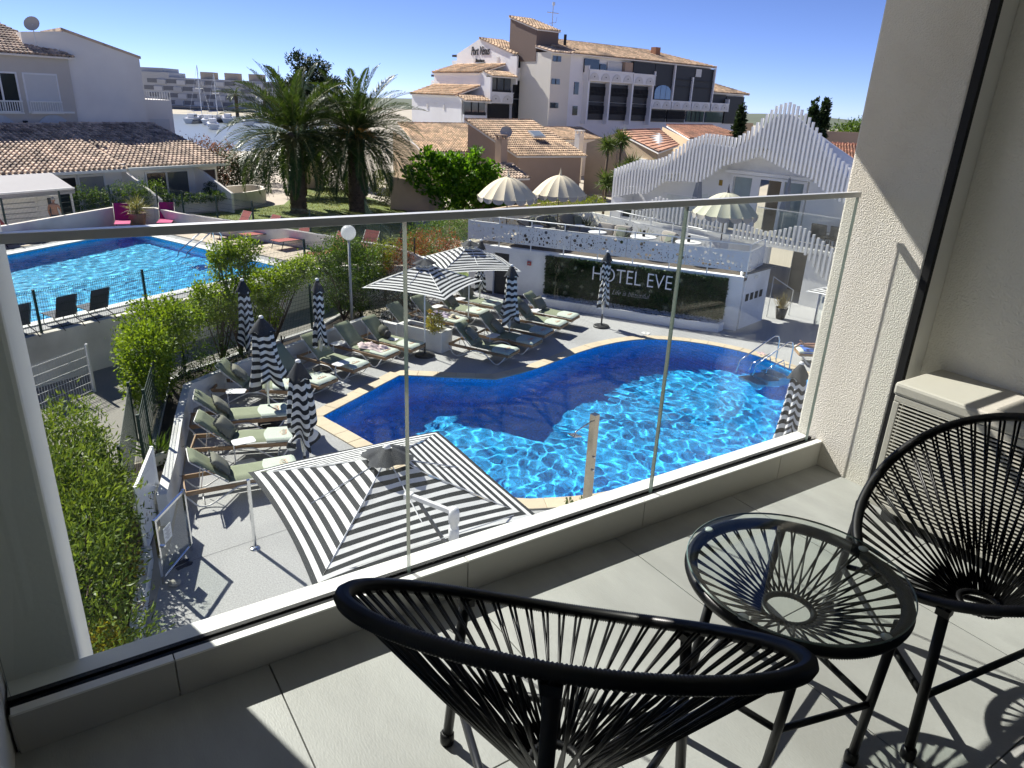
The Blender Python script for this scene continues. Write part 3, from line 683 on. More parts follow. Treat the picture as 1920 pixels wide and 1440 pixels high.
# ---------------------------------------------------------------- side tables
def make_side(label):
    t = thing('side_table', label, 'side table', group='small white side tables by the loungers')
    out = []
    for (sx, sy) in ((1, 1), (-1, 1), (-1, -1), (1, -1)):
        for k in range(6):
            a = {(1, 1): 0, (-1, 1): 90, (-1, -1): 180, (1, -1): 270}[(sx, sy)] + k * 18; out.append((sx * .15 + .07 * math.cos(R_(a)), sy * .075 + .07 * math.sin(R_(a))))
    MB().prism(out, .492, .502).build('table_top', white_metal, t, bevel=.003)
    MB().tube([(-.19, 0, .492), (-.19, 0, .02), (-.17, 0, .008), (.1, 0, .008)], .013, 8).build('stem', tube_w, t, True)
    MB().prism([(p[0] * .9, p[1] * 1.1) for p in out], 0, .008).build('base_plate', white_metal, t)
    return t
ST = [((2.75, 13.53), 0, 'white side table with rounded top between the two loungers nearest the gate'),
      ((3.24, 16.20), -25, 'white side table with dappled shade in the planter wall corner'),
      ((6.02, 16.92), 25, 'white side table at the foot of the lounger behind a slim closed parasol'),
      ((6.55, 18.50), 20, 'white side table beside the planter wall, behind the lounger with the pink towel'),
      ((10.82, 17.22), 28, 'shaded white side table between the first loungers at the pool notch'),
      ((13.55, 18.98), 25, 'sunlit white side table between the loungers by the pebble bed'),
      ((10.78, 20.75), 25, 'white side table in the shade behind the open parasol pole'),
      ((11.95, 21.30), 25, 'white side table under the rear open parasol in the back row')]
s0 = None
for p, a, lab in ST:
    if s0 is None: s0 = make_side(lab); s0.location = (*p, 0); s0.rotation_euler = (0, 0, R_(a))
    else: dup(s0, (*p, 0), R_(a), lab)

# ---------------------------------------------------------------- striped parasols
cap_m = M('charcoal_canvas', (.028, .031, .037), .85, .15, 5, .2, 200)
def closed_parasol(loc, label, H=2.5, r_top=.11, r_mid=.13, r_bot=.17, zb=.75, zs=None, seed=1, stripes=8, lean=0.0, zz=.035):
    t = thing('closed_parasol', label, 'parasol', (*loc, 0), 0, 'closed striped parasols by the pool')
    r = random.Random(seed); tw = r.uniform(-.6, .6); n = 64; N8 = r.choice((5, 6, 6)); ph = r.uniform(0, 6)
    zt = H - .28
    def f(u, v):
        a = 2 * PI * u; z = zt + .02 - (zt + .02 - zb) * v
        rad = r_top + (r_mid - r_top) * min(1, v * 2) if v < .5 else r_mid + (r_bot - r_mid) * (v - .5) * 2
        if zs: rad *= 1 - .38 * math.exp(-((z - zs) / .10) ** 2)
        fl = .10 + .30 * v
        k = math.cos(N8 * a + tw * v * 4 + ph); rad *= 1 + fl * k + .07 * math.sin(2 * a + ph + v * 5)
        z2 = z + (v ** 3) * .16 * math.sin(N8 * a / 2 + ph) if v > .3 else z
        return Vector((rad * math.cos(a) + lean * v, rad * math.sin(a), z2))
    m = MB(); m.grid(f, n, 34, uv=lambda u, v: (u, v + zz * (2 / PI) * math.asin(math.sin(N8 * 2 * PI * u + ph + tw * v * 4)) * min(1, v * 2 + .4)))
    m.build('canopy', stripeM('stripe_closed', stripes), t, True)
    def cp(u, v):
        a = 2 * PI * u; rad = .03 + (r_top * 1.5 - .03) * v ** .8; rad *= 1 + .14 * v * math.cos(4 * a + ph)
        return Vector((rad * math.cos(a), rad * math.sin(a), H - .03 - .30 * v - .03 * v * math.cos(4 * a + ph)))
    m = MB(); m.grid(cp, 40, 8); m.build('cap', cap_m, t, True)
    MB().lathe([(.0, H + .02), (.03, H + .018), (.048, H + .0), (.05, H - .03), (.03, H - .04)], 16).build('finial', white_metal, t, True)
    MB().tube([(0, 0, .3), (0, 0, H - .05)], .020, 10).build('pole', white_metal, t, True)
    for k in range(6):
        a = k * PI / 3; MB().tube([(.07 * math.cos(a), .07 * math.sin(a), zb + .25), (.035 * math.cos(a), .035 * math.sin(a), zb - .22)], .007, 4).build('rib', tube_w, t)
    MB().lathe([(0, .45), (.027, .45), (.027, .09), (.05, .085), (.06, .07), (.25, .06), (.27, .045), (.27, 0), (0, 0)], 28).build('base', M('black_base', (.025, .026, .028), .55), t, auto=30)
    return t
closed_parasol((4.15, 18.62), 'closed striped parasol standing behind the widest closed parasol, by the corner bushes', 2.5, .12, .15, .2, .80, seed=2)
closed_parasol((3.70, 15.18), 'widest closed striped parasol, its cloth flaring out, by the corner lounger', 2.5, .17, .22, .33, 1.0, seed=3, stripes=8, lean=.04, zz=.012)
closed_parasol((3.62, 12.45), 'closed striped parasol in front, beside the second lounger from the gate', 2.40, .14, .22, .24, .75, zs=.95, seed=5, stripes=9, zz=.03)
closed_parasol((5.86, 17.95), 'slim closed striped parasol beside the lounger without pillow on the planter wall', 2.5, .11, .13, .15, .80, zs=1.45, seed=6)
closed_parasol((11.53, 17.45), 'closed striped parasol between the loungers at the pool notch', 2.5, .13, .17, .24, .85, seed=7, zz=.02)
closed_parasol((12.72, 21.22), 'closed striped parasol behind the rear open parasol, by the hotel wall', 2.5, .11, .13, .18, .85, zs=1.4, seed=8)
closed_parasol((15.46, 17.78), 'lone slim closed striped parasol in front of the green wall sign', 2.56, .12, .13, .17, .80, zs=1.6, seed=9)
closed_parasol((12.42, 8.12), 'closed striped parasol at the right, beside the balcony side wall', 2.35, .14, .17, .22, .7, seed=10)
def open_parasol(loc, rz, label, side=2.5, H=2.75, zc=2.12, stripes=10, sag=.14, off=.5):
    t = thing('open_parasol', label, 'parasol', (*loc, 0), rz, 'open striped parasols')
    h = side / 2; m = MB(); n = 14; capr = .14
    for k in range(4):
        a = k * PI / 2; ca, sa = math.cos(a), math.sin(a)
        def f(u, v):
            s = capr + (1 - capr) * v; x = h * s; y = h * s * (2 * u - 1)
            c = abs(2 * u - 1); x -= sag * .35 * s * s * (1 - c * c)
            z = H - .06 - (H - .06 - zc) * s - .10 * math.sin(s * PI) * .4 + .05 * s * s * (1 - c * c)
            z += .006 * math.sin(v * 14 + u * 9)
            return Vector((x * ca - y * sa, x * sa + y * ca, z))
        m.grid(f, n, n, uv=lambda u, v: (u, capr + (1 - capr) * v))
    m.build('canopy', stripeM('stripe_open_%d_%d' % (stripes, off * 10), stripes, off=off), t, True)
    m = MB()
    def cf(u, v):
        a = 2 * PI * u; q = max(abs(math.cos(a)), abs(math.sin(a))); r = .05 + (.27 - .05) * v; r = r / q * (1 - .1 * v * math.cos(8 * a))
        return Vector((r * math.cos(a), r * math.sin(a), H + .05 - .12 * v + .012 * math.sin(5 * a) * v))
    m.grid(cf, 48, 6); m.build('vent_cap', cap_m, t, True)
    MB().lathe([(0, H + .09), (.03, H + .085), (.042, H + .06), (.042, H + .03), (0, H + .03)], 14).build('finial', white_metal, t, True)
    MB().tube([(0, 0, .06), (0, 0, H)], .022, 10).build('pole', white_metal, t, True)
    for k in range(8):
        a = k * PI / 4; q = h * (1.40 if k % 2 else .98); MB().tube([(0, 0, H - .08), (q * math.cos(a) * .98, q * math.sin(a) * .98, zc - (.015 if k % 2 else -.01))], .009, 4).build('rib', white_metal, t)
    MB().lathe([(0, .40), (.03, .40), (.03, .09), (.06, .08), (.27, .06), (.29, .04), (.29, 0), (0, 0)], 28).build('base', MATS['black_base'], t, auto=30)
    return t
open_parasol((3.17, 7.40), R_(-1), 'large open striped parasol in the foreground below the balcony, charcoal vent cap', 2.78, 2.92, 2.30, 11, off=0.0)
open_parasol((8.84, 17.76), R_(36), 'open striped parasol by the square white planter', 2.5, 2.78, 2.12, 10)
open_parasol((11.25, 19.45), R_(-14), 'rear open striped parasol in front of the hotel wall', 2.55, 2.82, 2.15, 10)
open_parasol((20.0, 11.45), R_(0), 'open striped parasol at the right edge by the passage, mostly behind the balcony wall', 2.4, 2.7, 2.1, 10)
# white cantilever mast standing beside the foreground parasol
ms = thing('parasol_mast', 'white metal mast with swing arm beside the large foreground parasol', 'mast', (3.30, 5.93, 0))
MB().tube([(0, 0, 0), (0, 0, 2.78)], .045, 12).build('post', white_metal, ms, auto=40)
MB().lathe([(.045, 2.45), (.058, 2.46), (.058, 2.60), (.045, 2.61)], 14).lathe([(0, 2.86), (.05, 2.85), (.06, 2.80), (.06, 2.68), (.045, 2.67)], 14).build('collar', white_metal, ms, True)
MB().beam((0, 0, 2.80), (-.30, .40, 2.88), .05, .05).build('arm', white_metal, ms, bevel=.006)
MB().box((-.33, .44, 2.88), (.10, .08, .06), .6).build('arm_end', white_metal, ms, bevel=.006)
MB().beam((-.27, .36, 2.86), (-.02, .03, 2.30), .03, .03).build('brace', M('dark_grey_metal', (.10, .10, .105), .4), ms)
for e in ((-1.2, .22, 2.34), (1.05, .25, 2.34)): MB().tube([(0, 0, 2.52), e], .006, 5).build('guy_wire', alu, ms)

# ---------------------------------------------------------------- planters, curbs, walls of the deck
wall_w = M('white_masonry', (.70, .70, .67), .85, .06, 2.5, .25, 70, dirt=(.55, .54, .50), dscale=1.0)
soil = M('dark_mulch', (.045, .035, .028), .95, .6, 25, 1.0, 60)
def wall_line(name, pts, th, h, mat, label=None, cat='wall', z0=0.0, kind=None):
    m = MB()
    P = [Vector((p[0], p[1])) for p in pts]; Lf = []; Rt = []
    for i in range(len(P)):
        d1 = (P[i] - P[i - 1]).normalized() if i else (P[1] - P[0]).normalized(); d2 = (P[i + 1] - P[i]).normalized() if i < len(P) - 1 else d1
        n = Vector((-(d1 + d2).y, (d1 + d2).x)); n = n.normalized() / max(.4, math.cos(d1.angle(d2) / 2)) if n.length > 1e-6 else Vector((-d1.y, d1.x))
        Lf.append(P[i] + n * th / 2); Rt.append(P[i] - n * th / 2)
    for i in range(len(P) - 1):
        q = [Lf[i], Rt[i], Rt[i + 1], Lf[i + 1]]
        hh = h if not isinstance(h, (list, tuple)) else None
        z1 = [h] * 4 if hh else [h[i], h[i], h[i + 1], h[i + 1]]
        vs = [(p.x, p.y, z0) for p in q] + [(p.x, p.y, z) for p, z in zip(q, z1)]
        m.add(vs, [(4, 5, 6, 7), (0, 4, 7, 3), (1, 2, 6, 5)] + ([(0, 1, 5, 4)] if i == 0 else []) + ([(2, 3, 7, 6)] if i == len(P) - 2 else []))
    o = m.build(name, mat)
    if kind: o['kind'] = kind
    if label: tag(o, label, cat)
    return o
wall_line('planter_wall', [(1.02, 11.9), (1.43, 13.34), (1.84, 15.08), (2.32, 16.85), (3.28, 17.52), (3.95, 17.95), (5.0, 18.46), (6.45, 19.32), (8.05, 20.25), (8.62, 19.15)], .16, .60, wall_w, 'white planter wall running behind the loungers at the left of the pool', 'wall')
wall_line('outer_kerb', [(.62, 12.3), (1.15, 14.4), (1.86, 17.4), (2.12, 18.46), (2.5, 18.9), (4.2, 19.85), (6.65, 21.1), (9.45, 23.6)], .12, .16, wall_w, 'low white kerb on the fence side of the long planter', 'kerb')
wall_line('planter_divider', [(1.12, 14.05), (1.60, 14.22)], .10, .30, wall_w, 'short white cross wall dividing the long planter', 'wall')
wall_line('low_kerb', [(-.15, 8.0), (.18, 8.85), (.62, 10.95)], .14, .28, wall_w, 'low white kerb between the deck and the shrub bed under the balcony', 'kerb')
sb = MB()
sb.prism([(.7, 12.3), (1.2, 14.4), (1.9, 17.4), (2.15, 18.4), (2.55, 18.82), (6.65, 21.0), (9.0, 23.0), (8.0, 20.3), (6.4, 19.4), (3.25, 17.6), (2.25, 16.9), (1.78, 15.1), (1.36, 13.4), (.95, 11.95)], -.002, .09)
sb.prism([(-1.4, 7.8), (.05, 8.0), (.55, 10.9), (.9, 12.0), (.62, 12.2), (1.1, 14.4), (-1.4, 14.4)], -.002, .05)
sb.build('planting_soil', soil, kind='structure')
bx = thing('planter_box', 'square ended white planter box beside the open parasol pole', 'planter', (0, 0, 0))
m = MB(); Q = [Vector((8.62, 19.15)), Vector((9.36, 17.72)), Vector((9.84, 17.95)), Vector((9.10, 19.40))]; c = sum(Q, Vector((0, 0))) / 4; I = [q + (c - q).normalized() * .14 for q in Q]
vs = [(p.x, p.y, 0) for p in Q] + [(p.x, p.y, .62) for p in Q] + [(p.x, p.y, .62) for p in I] + [(p.x, p.y, .5) for p in I]
m.add(vs, [(i, (i + 1) % 4, 4 + (i + 1) % 4, 4 + i) for i in range(4)] + [(4 + i, 4 + (i + 1) % 4, 8 + (i + 1) % 4, 8 + i) for i in range(4)] + [(8 + i, 8 + (i + 1) % 4, 12 + (i + 1) % 4, 12 + i) for i in range(4)])
m.build('box_wall', wall_w, bx); MB().add([vs[12], vs[13], vs[14], vs[15]], [(0, 1, 2, 3)]).build('soil_fill', soil, bx)
# lamp
def opalM():
    m = bpy.data.materials.new('opal_acrylic'); t, N, L = nodes(m); b = N['Principled BSDF']; b.inputs['Base Color'].default_value = (.86, .86, .85, 1); b.inputs['Roughness'].default_value = .25
    tr = N.new('ShaderNodeBsdfTranslucent'); tr.inputs[0].default_value = (.9, .9, .88, 1); ms = N.new('ShaderNodeMixShader'); ms.inputs[0].default_value = .6; L.new(b.outputs[0], ms.inputs[1]); L.new(tr.outputs[0], ms.inputs[2]); L.new(ms.outputs[0], N['Material Output'].inputs[0]); return m
lp = thing('globe_lamp', 'white globe lamp on a tall grey pole among the bushes', 'street lamp', (7.83, 20.8, 0))
MB().tube([(0, 0, 0), (0, 0, 2.88)], .045, 12, r2=.036).build('pole', M('grey_paint', (.42, .42, .41), .5, .1, 5), lp, True)
MB().ball((0, 0, 3.10), .225, 28, 18).build('globe', opalM(), lp, True)
MB().lathe([(.036, 2.84), (.08, 2.87), (.085, 2.92), (.0, 2.93)], 16).build('neck', MATS['grey_paint'], lp, True)
# shower column
sh = thing('pool_shower', 'square steel shower column at the near edge of the pool', 'shower', (7.38, 8.44, 0), R_(10))
MB().box((0, 0, 1.07), (.12, .12, 2.14)).build('column', M('brown_reflection_steel', (.46, .40, .31), .16, .25, 14, metal=1.0), sh, bevel=.004)  # polished steel, its brown reflections put into the base colour
MB().tube([(-.06, -.0, 2.03), (-.52, -.04, 1.97), (-.53, -.04, 1.93)], .012, 8).build('shower_arm', chrome, sh, True)
MB().box((-.53, -.04, 1.915), (.20, .16, .012), ry=.25).build('shower_head', chrome, sh)
for z in (1.1, 1.35): MB().lathe([(0, 0), (.022, 0), (.02, .03), (0, .03)], 12).build('tap', chrome, sh, True).matrix_local = Matrix.Translation((0, -.06, z)) @ Matrix.Rotation(PI / 2, 4, 'X')
# pool ladder / stair rails and submerged step
ld = thing('pool_handrails', 'pair of polished steel handrails over the steps at the right of the pool', 'handrail', (0, 0, 0))
for a, wv in (((17.97, 12.62), (16.72, 13.02)), ((17.82, 12.02), (16.9, 12.55))):
    a = Vector((*a, 0)); b = Vector((*wv, 0)); d = b - a
    P = [a, a + Vector((0, 0, .70)), a + d * .05 + Vector((0, 0, .83)), a + d * .16 + Vector((0, 0, .84)), a + d * .95 + Vector((0, 0, .12)), b + Vector((0, 0, -.5))]
    Q = []
    for i in range(len(P) - 1):
        for k in range(5): Q.append(P[i].lerp(P[i + 1], k / 5))
    MB().tube(Q + [P[-1]], .021, 10).build('rail', chrome, ld, True)
    e = a + d * .35; MB().tube([a + d * .12, a + d * .2 + Vector((0, 0, .28)), a + d * .62 + Vector((0, 0, .0)), a + d * .66 + Vector((0, 0, -.4))], .018, 8).build('grab_rail', chrome, ld, True)
st = MB()
for k in range(3): st.prism([(16.75 + k * .35, 12.9 - k * .1), (17.1 + k * .35, 12.8 - k * .1), (17.0 + k * .35, 12.05 - k * .1), (16.65 + k * .35, 12.15 - k * .1)], -1.0, -.75 + k * .22)
st.build('pool_step', M('white_step', (.6, .65, .66), .5), pool)
# chrome gate post, glass gate, perforated screen, door stop
gp = thing('gate_post', 'square steel post on a round foot plate on the open deck', 'post', (2.14, 10.50, 0))
MB().box((0, 0, .64), (.05, .05, 1.27)).build('post', chrome, gp, bevel=.003)
MB().lathe([(0, .02), (.07, .02), (.085, .008), (.085, 0), (0, 0)], 20).build('foot_plate', chrome, gp, True)
gg = thing('glass_gate', 'half open glass gate with steel frame at the start of the white kerb', 'gate', (.72, 10.22, 0), math.atan2(.74, .54))
for x in (.02, .90): MB().box((x, 0, .56), (.045, .045, 1.12)).build('gate_post', chrome, gg, bevel=.003)
MB().box((.46, 0, 1.09), (.84, .04, .04)).box((.46, 0, .09), (.84, .03, .03)).build('gate_rail', chrome, gg, bevel=.003)
MB().box((.46, 0, .585), (.80, .008, .95)).build('gate_pane', glass, gg)
MB().box((.10, -.03, .62), (.05, .06, .03)).box((.10, .03, .62), (.05, .06, .03)).build('latch', chrome, gg)
notice = MB().box((.30, -.008, .72), (.22, .004, .25)).build('notice', M('notice_film', (.72, .74, .74), .5), gg)
m = MB()
for k in range(9): m.box((.30, -.011, .81 - k * .022), (.16 - .05 * (k % 3), .002, .006))
m.build('notice_text', M('grey_print', (.25, .26, .27), .7), gg)
stn = MB().ball((0, 0, .045), (.10, .08, .055), 9, 6).build('door_stop_stone', M('rough_concrete', (.35, .33, .29), .9, .2, 9, .6, 40)); stn.location = (.86, 10.12, 0); tag(stn, 'rough stone block holding the glass gate open', 'stone')

# skimmer lids, joints of the deck and small things lying about
for p, lab in (((10.38, 17.37), 'small white skimmer lid on the deck at the notch of the pool'), ((16.35, 16.55), 'small white skimmer lid beyond the rounded far end of the pool')):
    t = thing('skimmer_lid', lab, 'lid', (*p, .001), .5); MB().box((0, 0, .006), (.26, .26, .012)).build('lid_plate', M('white_plastic_lid', (.66, .66, .63), .6, .08, 8), t, bevel=.003); MB().lathe([(0, .012), (.03, .012), (.03, .015), (0, .015)], 12).build('finger_hole', dark, t)
jm = M('deck_joint', (.24, .24, .24), .9)
for a, b in (((.75, 10.6), (4.9, 11.0)), ((1.9, 1.95), (3.2, 11.0)), ((15.6, 16.9), (15.2, 20.6)), ((10.5, 14.9), (10.0, 17.2))):
    d = (Vector(b) - Vector(a)).normalized(); n_ = Vector((-d.y, d.x)) * .006; q = [Vector(a) - n_, Vector(b) - n_, Vector(b) + n_, Vector(a) + n_]
    MB().add([(p.x, p.y, .003) for p in q], [(0, 1, 2, 3)]).build('deck_joint', jm, None, kind='structure')
for i, (p, rz) in enumerate((((1.05, 10.6), .3), ((18.15, 13.3), 1.1))):
    t = thing('flip_flops', ('pair of dark flip flops on the deck by the open glass gate', 'pink and white flip flops on the pool edge by the handrails')[i], 'sandals', (*p, .033 if i else .002), rz); fm = M('flip_flop_%d' % i, ((.05, .05, .06), (.62, .45, .45))[i], .8, .3, 20)
    for s in (-1, 1): MB().prism([(-.12, s * .06 - .035), (-.02, s * .06 - .03), (.1, s * .06 - .045), (.14, s * .06), (.1, s * .06 + .045), (-.02, s * .06 + .03), (-.12, s * .06 + .035)], 0, .018).tube([(.0, s * .06 - .035, .018), (.05, s * .06, .05), (.08, s * .06, .02)], .006, 4).build('sandal', fm, t)
# ---------------------------------------------------------------- perforated white sheet metal
perf_m = M('white_sheet_metal', (.70, .71, .71), .45, .03)
def perforated(parent, name, A, B, z0, z1, seed, dens=24, big=1.0, hole_apples=0):
    """a sheet from A to B with round punched holes of many sizes"""
    r = random.Random(seed); A = Vector((A[0], A[1])); B = Vector((B[0], B[1])); L = (B - A).length; H = z1 - z0
    cu = bpy.data.curves.new(name, 'CURVE'); cu.dimensions = '2D'; cu.fill_mode = 'BOTH'; cu.extrude = .002
    sp = cu.splines.new('POLY'); sp.points.add(3); sp.use_cyclic_u = True
    for p, c in zip(sp.points, ((0, 0), (L, 0), (L, H), (0, H))): p.co = (*c, 0, 1)
    apples = []
    for k in range(hole_apples):
        apples.append((L * (k + .5 + r.uniform(-.25, .25)) / hole_apples, H * r.choice((.36,   .62)) + r.uniform(-.03, .03), .115))
    done = [(x, y, rr + .02) for x, y, rr in apples]; tries = 0; n = 0
    while n < dens * L and tries < dens * L * 12:
        tries += 1; rr = r.choice((.008, .010, .012, .012,   .018, .026, .036, .046)) * big; x = r.uniform(.03 + rr, L - .03 - rr); y = r.uniform(.03 + rr, H - .03 - rr)
        if any((x - a) ** 2 + (y - b) ** 2 < (rr + c + .012) ** 2 for a, b, c in done): continue
        done.append((x, y, rr)); n += 1; k = 8 if rr < .02 else 12
        s = cu.splines.new('POLY'); s.points.add(k - 1); s.use_cyclic_u = True
        for i in range(k): a = 2 * PI * i / k; s.points[i].co = (x + rr * math.cos(a), y + rr * math.sin(a), 0, 1)
    for (x, y, rr) in apples:          # fruit outlines cut as two open bands
        for sgn in (1, -1):
            o = [(math.cos(a), math.sin(a)) for a in np.linspace(R_(62), R_(-78), 12)]
            pts = [(x + sgn * (.028 + p[0] * rr * .72), y + p[1] * rr * .82) for p in o] + [(x + sgn * (.028 + p[0] * rr * .55), y + p[1] * rr * .64) for p in o[::-1]]
            s = cu.splines.new('POLY'); s.points.add(len(pts) - 1); s.use_cyclic_u = True
            for i, p in enumerate(pts): s.points[i].co = (*p, 0, 1)
    tmp = bpy.data.objects.new('tmp', cu); COL.objects.link(tmp); dg = bpy.context.evaluated_depsgraph_get()
    me = bpy.data.meshes.new_from_object(tmp.evaluated_get(dg)); bpy.data.objects.remove(tmp); bpy.data.curves.remove(cu)
    me.name = name; me.materials.clear(); me.materials.append(perf_m)
    o = link(name, me, parent); d = (B - A).normalized()
    o.matrix_local = Matrix(((d.x, 0, d.y, A.x), (d.y, 0, -d.x, A.y), (0, 1, 0, z0), (0, 0, 0, 1)))
    return o
sc_ = thing('perforated_screen', 'white perforated metal screen beside the glass gate', 'screen', (0, 0, 0))
perforated(sc_, 'screen_panel', (.61, 11.05), (1.02, 12.35), .14, 1.26, 4, 60, .8)
for p in ((.61, 11.05), (1.02, 12.35)): MB().box((p[0], p[1], .66), (.05, .05, 1.28), .3).build('screen_post', white_metal, sc_)
MB().beam((.61, 11.05, 1.275), (1.02, 12.35, 1.275), .045, .03).beam((.61, 11.05, .125), (1.02, 12.35, .125), .045, .03).build('screen_rail', white_metal, sc_)
# ================================================================ hotel terrace with the green sign wall
TZ = 1.85
WA = Vector((15.55, 21.24)); WU = Vector((.5536, -.8328)); WN = Vector((-.8328, -.5536))       # wall line, outward normal (towards the pool)
def onwall(s, z, out=0.0): p = WA + WU * s + WN * out; return Vector((p.x, p.y, z))
hotel_w = M('hotel_white_render', (.82, .82, .81), .85, .05, 1.8, .2, 60, dirt=(.60, .60, .59), dscale=.7)
terr = thing('hotel_terrace', 'raised hotel terrace with white walls and perforated white panels', 'terrace', (0, 0, 0))
A = onwall(-3.15, 0); B = onwall(7.0, 0); TP = [(A.x, A.y), (B.x, B.y), (20.95, 15.95), (20.35, 17.4), (20.1, 24.4), (15.2, 24.55)]
MB().prism(TP, TZ - .14, TZ).build('terrace_floor', M('terrace_decking', (.10, .082, .065), .8, .2, 4, .1, 40), terr)
def wallbox(m, s0, s1, z0, z1, th=.22, out=0.0):
    a = onwall(s0, 0, out); b = onwall(s1, 0, out); c = onwall(s1, 0, out - th); d = onwall(s0, 0, out - th); return m.prism([(p.x, p.y) for p in (a, b, c, d)], z0, z1)
m = MB(); wallbox(m, -3.15, -2.15, 0, TZ - .145); wallbox(m, -1.5, 7.0, 0, TZ - .145); wallbox(m, -2.15, -1.5, 1.62, TZ - .145)
m.build('retaining_wall', hotel_w, terr)
m = MB(); wallbox(m, -3.15, 7.0, TZ - .142, TZ + .012, .25, .03); m.build('floor_edge', hotel_w, terr, bevel=.01)
m = MB(); wallbox(m, -2.15, -1.5, 0, 1.62, .06, -.15); m.build('door_leaf', M('dark_door', (.03, .03, .035), .4), terr)
m = MB(); wallbox(m, -3.15, -2.15, 0, .12, .01, .008); wallbox(m, -1.5, -.2, 0, .12, .01, .008); m.build('skirting', M('dark_plinth', (.07, .07, .075), .7), terr)
al = thing('fire_alarm_box', 'small red alarm box on the white wall left of the green wall', 'alarm box', (0, 0, 0)); q = onwall(-.67, 1.38, .03); rw = math.atan2(WU.y, WU.x)
MB().box(q, (.15, .06, .15), rw).build('box_body', M('red_plastic', (.45, .03, .025), .4), al, bevel=.008); MB().box(q + Vector((WN.x, WN.y, 0)) * .034, (.09, .008, .06), rw).build('front_label', M('grey_print', (.25, .26, .27), .7), al)
# perforated panels, posts and rails along three sides
def railing(pts, z0, zp0, zp1, zr, seed, posts=1.35, apples=True, out=0.0):
    for i in range(len(pts) - 1):
        a, b = Vector(pts[i]), Vector(pts[i + 1]); L = (b - a).length; n = max(1, round(L / posts)); d = (b - a).normalized()
        for k in range(n + (1 if i == len(pts) - 2 else 0)):
            p = a + (b - a) * (k / n); MB().box((p.x, p.y, (z0 + zr) / 2), (.035, .035, zr - z0), math.atan2(d.y, d.x)).build('railing_post', white_metal, terr)
        MB().tube([(a.x, a.y, zr), (b.x, b.y, zr)], .022, 8).build('handrail', white_metal, terr, True)
        MB().tube([(a.x, a.y, zp1 + .02), (b.x, b.y, zp1 + .02)], .012, 6).build('lower_rail', white_metal, terr, True)
        np_ = max(1, round(L / 2.05))
        for k in range(np_):
            p = a + d * (L * k / np_ + .008); q = a + d * (L * (k + 1) / np_ - .008); n2 = Vector((d.y, -d.x)) * .03
            perforated(terr, 'perforated_panel', (p + n2), (q + n2), zp0, zp1, seed + i * 10 + k, 44, 1.3, 2 if apples else 0)
a0, a1 = onwall(-3.2, 0, .04), onwall(7.05, 0, .04)
railing([(15.15, 24.6), (a0.x, a0.y), (a1.x, a1.y), (20.95, 15.98)], TZ, 2.05, 2.70, 2.94, 100)
railing([(15.15, 24.6), (20.1, 24.4), (20.15, 19.6)], TZ, 2.0, 2.65, 2.94, 300, apples=False)
railing([(20.2, 18.9), (20.3, 17.0)], TZ, 2.0, 2.65, 2.94, 350, apples=False)
# green wall with white letters
gw = thing('green_wall', 'dark artificial hedge wall with white hotel lettering', 'green wall', (0, 0, 0))
m = MB(); wallbox(m, .0, 6.52, .36, 1.76, .05, .06); m.build('backing_board', M('hedge_backing', (.012, .02, .012), .9), gw)
n = 26000; s = nrg.uniform(0, 6.52, n); z = nrg.uniform(.36, 1.77, n); o = .06 + .05 * nrg.uniform(0, 1, n) + .03 * np.sin(s * 3.1 + z * 5) * np.sin(s * 7 + z * 3)
P = np.stack([WA.x + WU.x * s + WN.x * o, WA.y + WU.y * s + WN.y * o, z], 1); D = nrg.normal(size=(n, 3)) * .8 + np.array([WN.x, WN.y, -.2])
link('hedge_leaves', mesh_quads('hedge_leaves', leaf_arrays(P, D, .075, .042), leafM('hedge_leaf_dark', (.016, .045, .014), (.05, .12, .03), .2)), gw, 'stuff')
palegrass = leafM('pale_tuft', (.25, .30, .18), (.5, .52, .38), .2)
for k in range(16):
    c = onwall(rnd.uniform(.3, 6.2), rnd.uniform(.5, 1.6), .12); n = 34; P = np.repeat(np.array([[*c]]), n, 0) + nrg.normal(size=(n, 3)) * .015; D = nrg.normal(size=(n, 3)) * .5 + np.array([WN.x * .5, WN.y * .5, -.9])
    link('pale_fern', mesh_quads('pale_fern', leaf_arrays(P, D, .15, .012), palegrass), gw)
letter_m = M('white_letter', (.80, .81, .81), .4, .02)
def text_mesh(txt, size, extrude, shear=0.0, offset=0.0, sx=1.0):
    cu = bpy.data.curves.new('t', 'FONT'); cu.body = txt; cu.size = size; cu.extrude = extrude; cu.shear = shear; cu.offset = offset; cu.resolution_u = 4
    tmp = bpy.data.objects.new('tmp', cu); COL.objects.link(tmp); dg = bpy.context.evaluated_depsgraph_get(); dg.update()
    me = bpy.data.meshes.new_from_object(tmp.evaluated_get(dg)); bpy.data.objects.remove(tmp); bpy.data.curves.remove(cu)
    if sx != 1: me.transform(Matrix.Diagonal((sx, 1, 1, 1)))
    return me
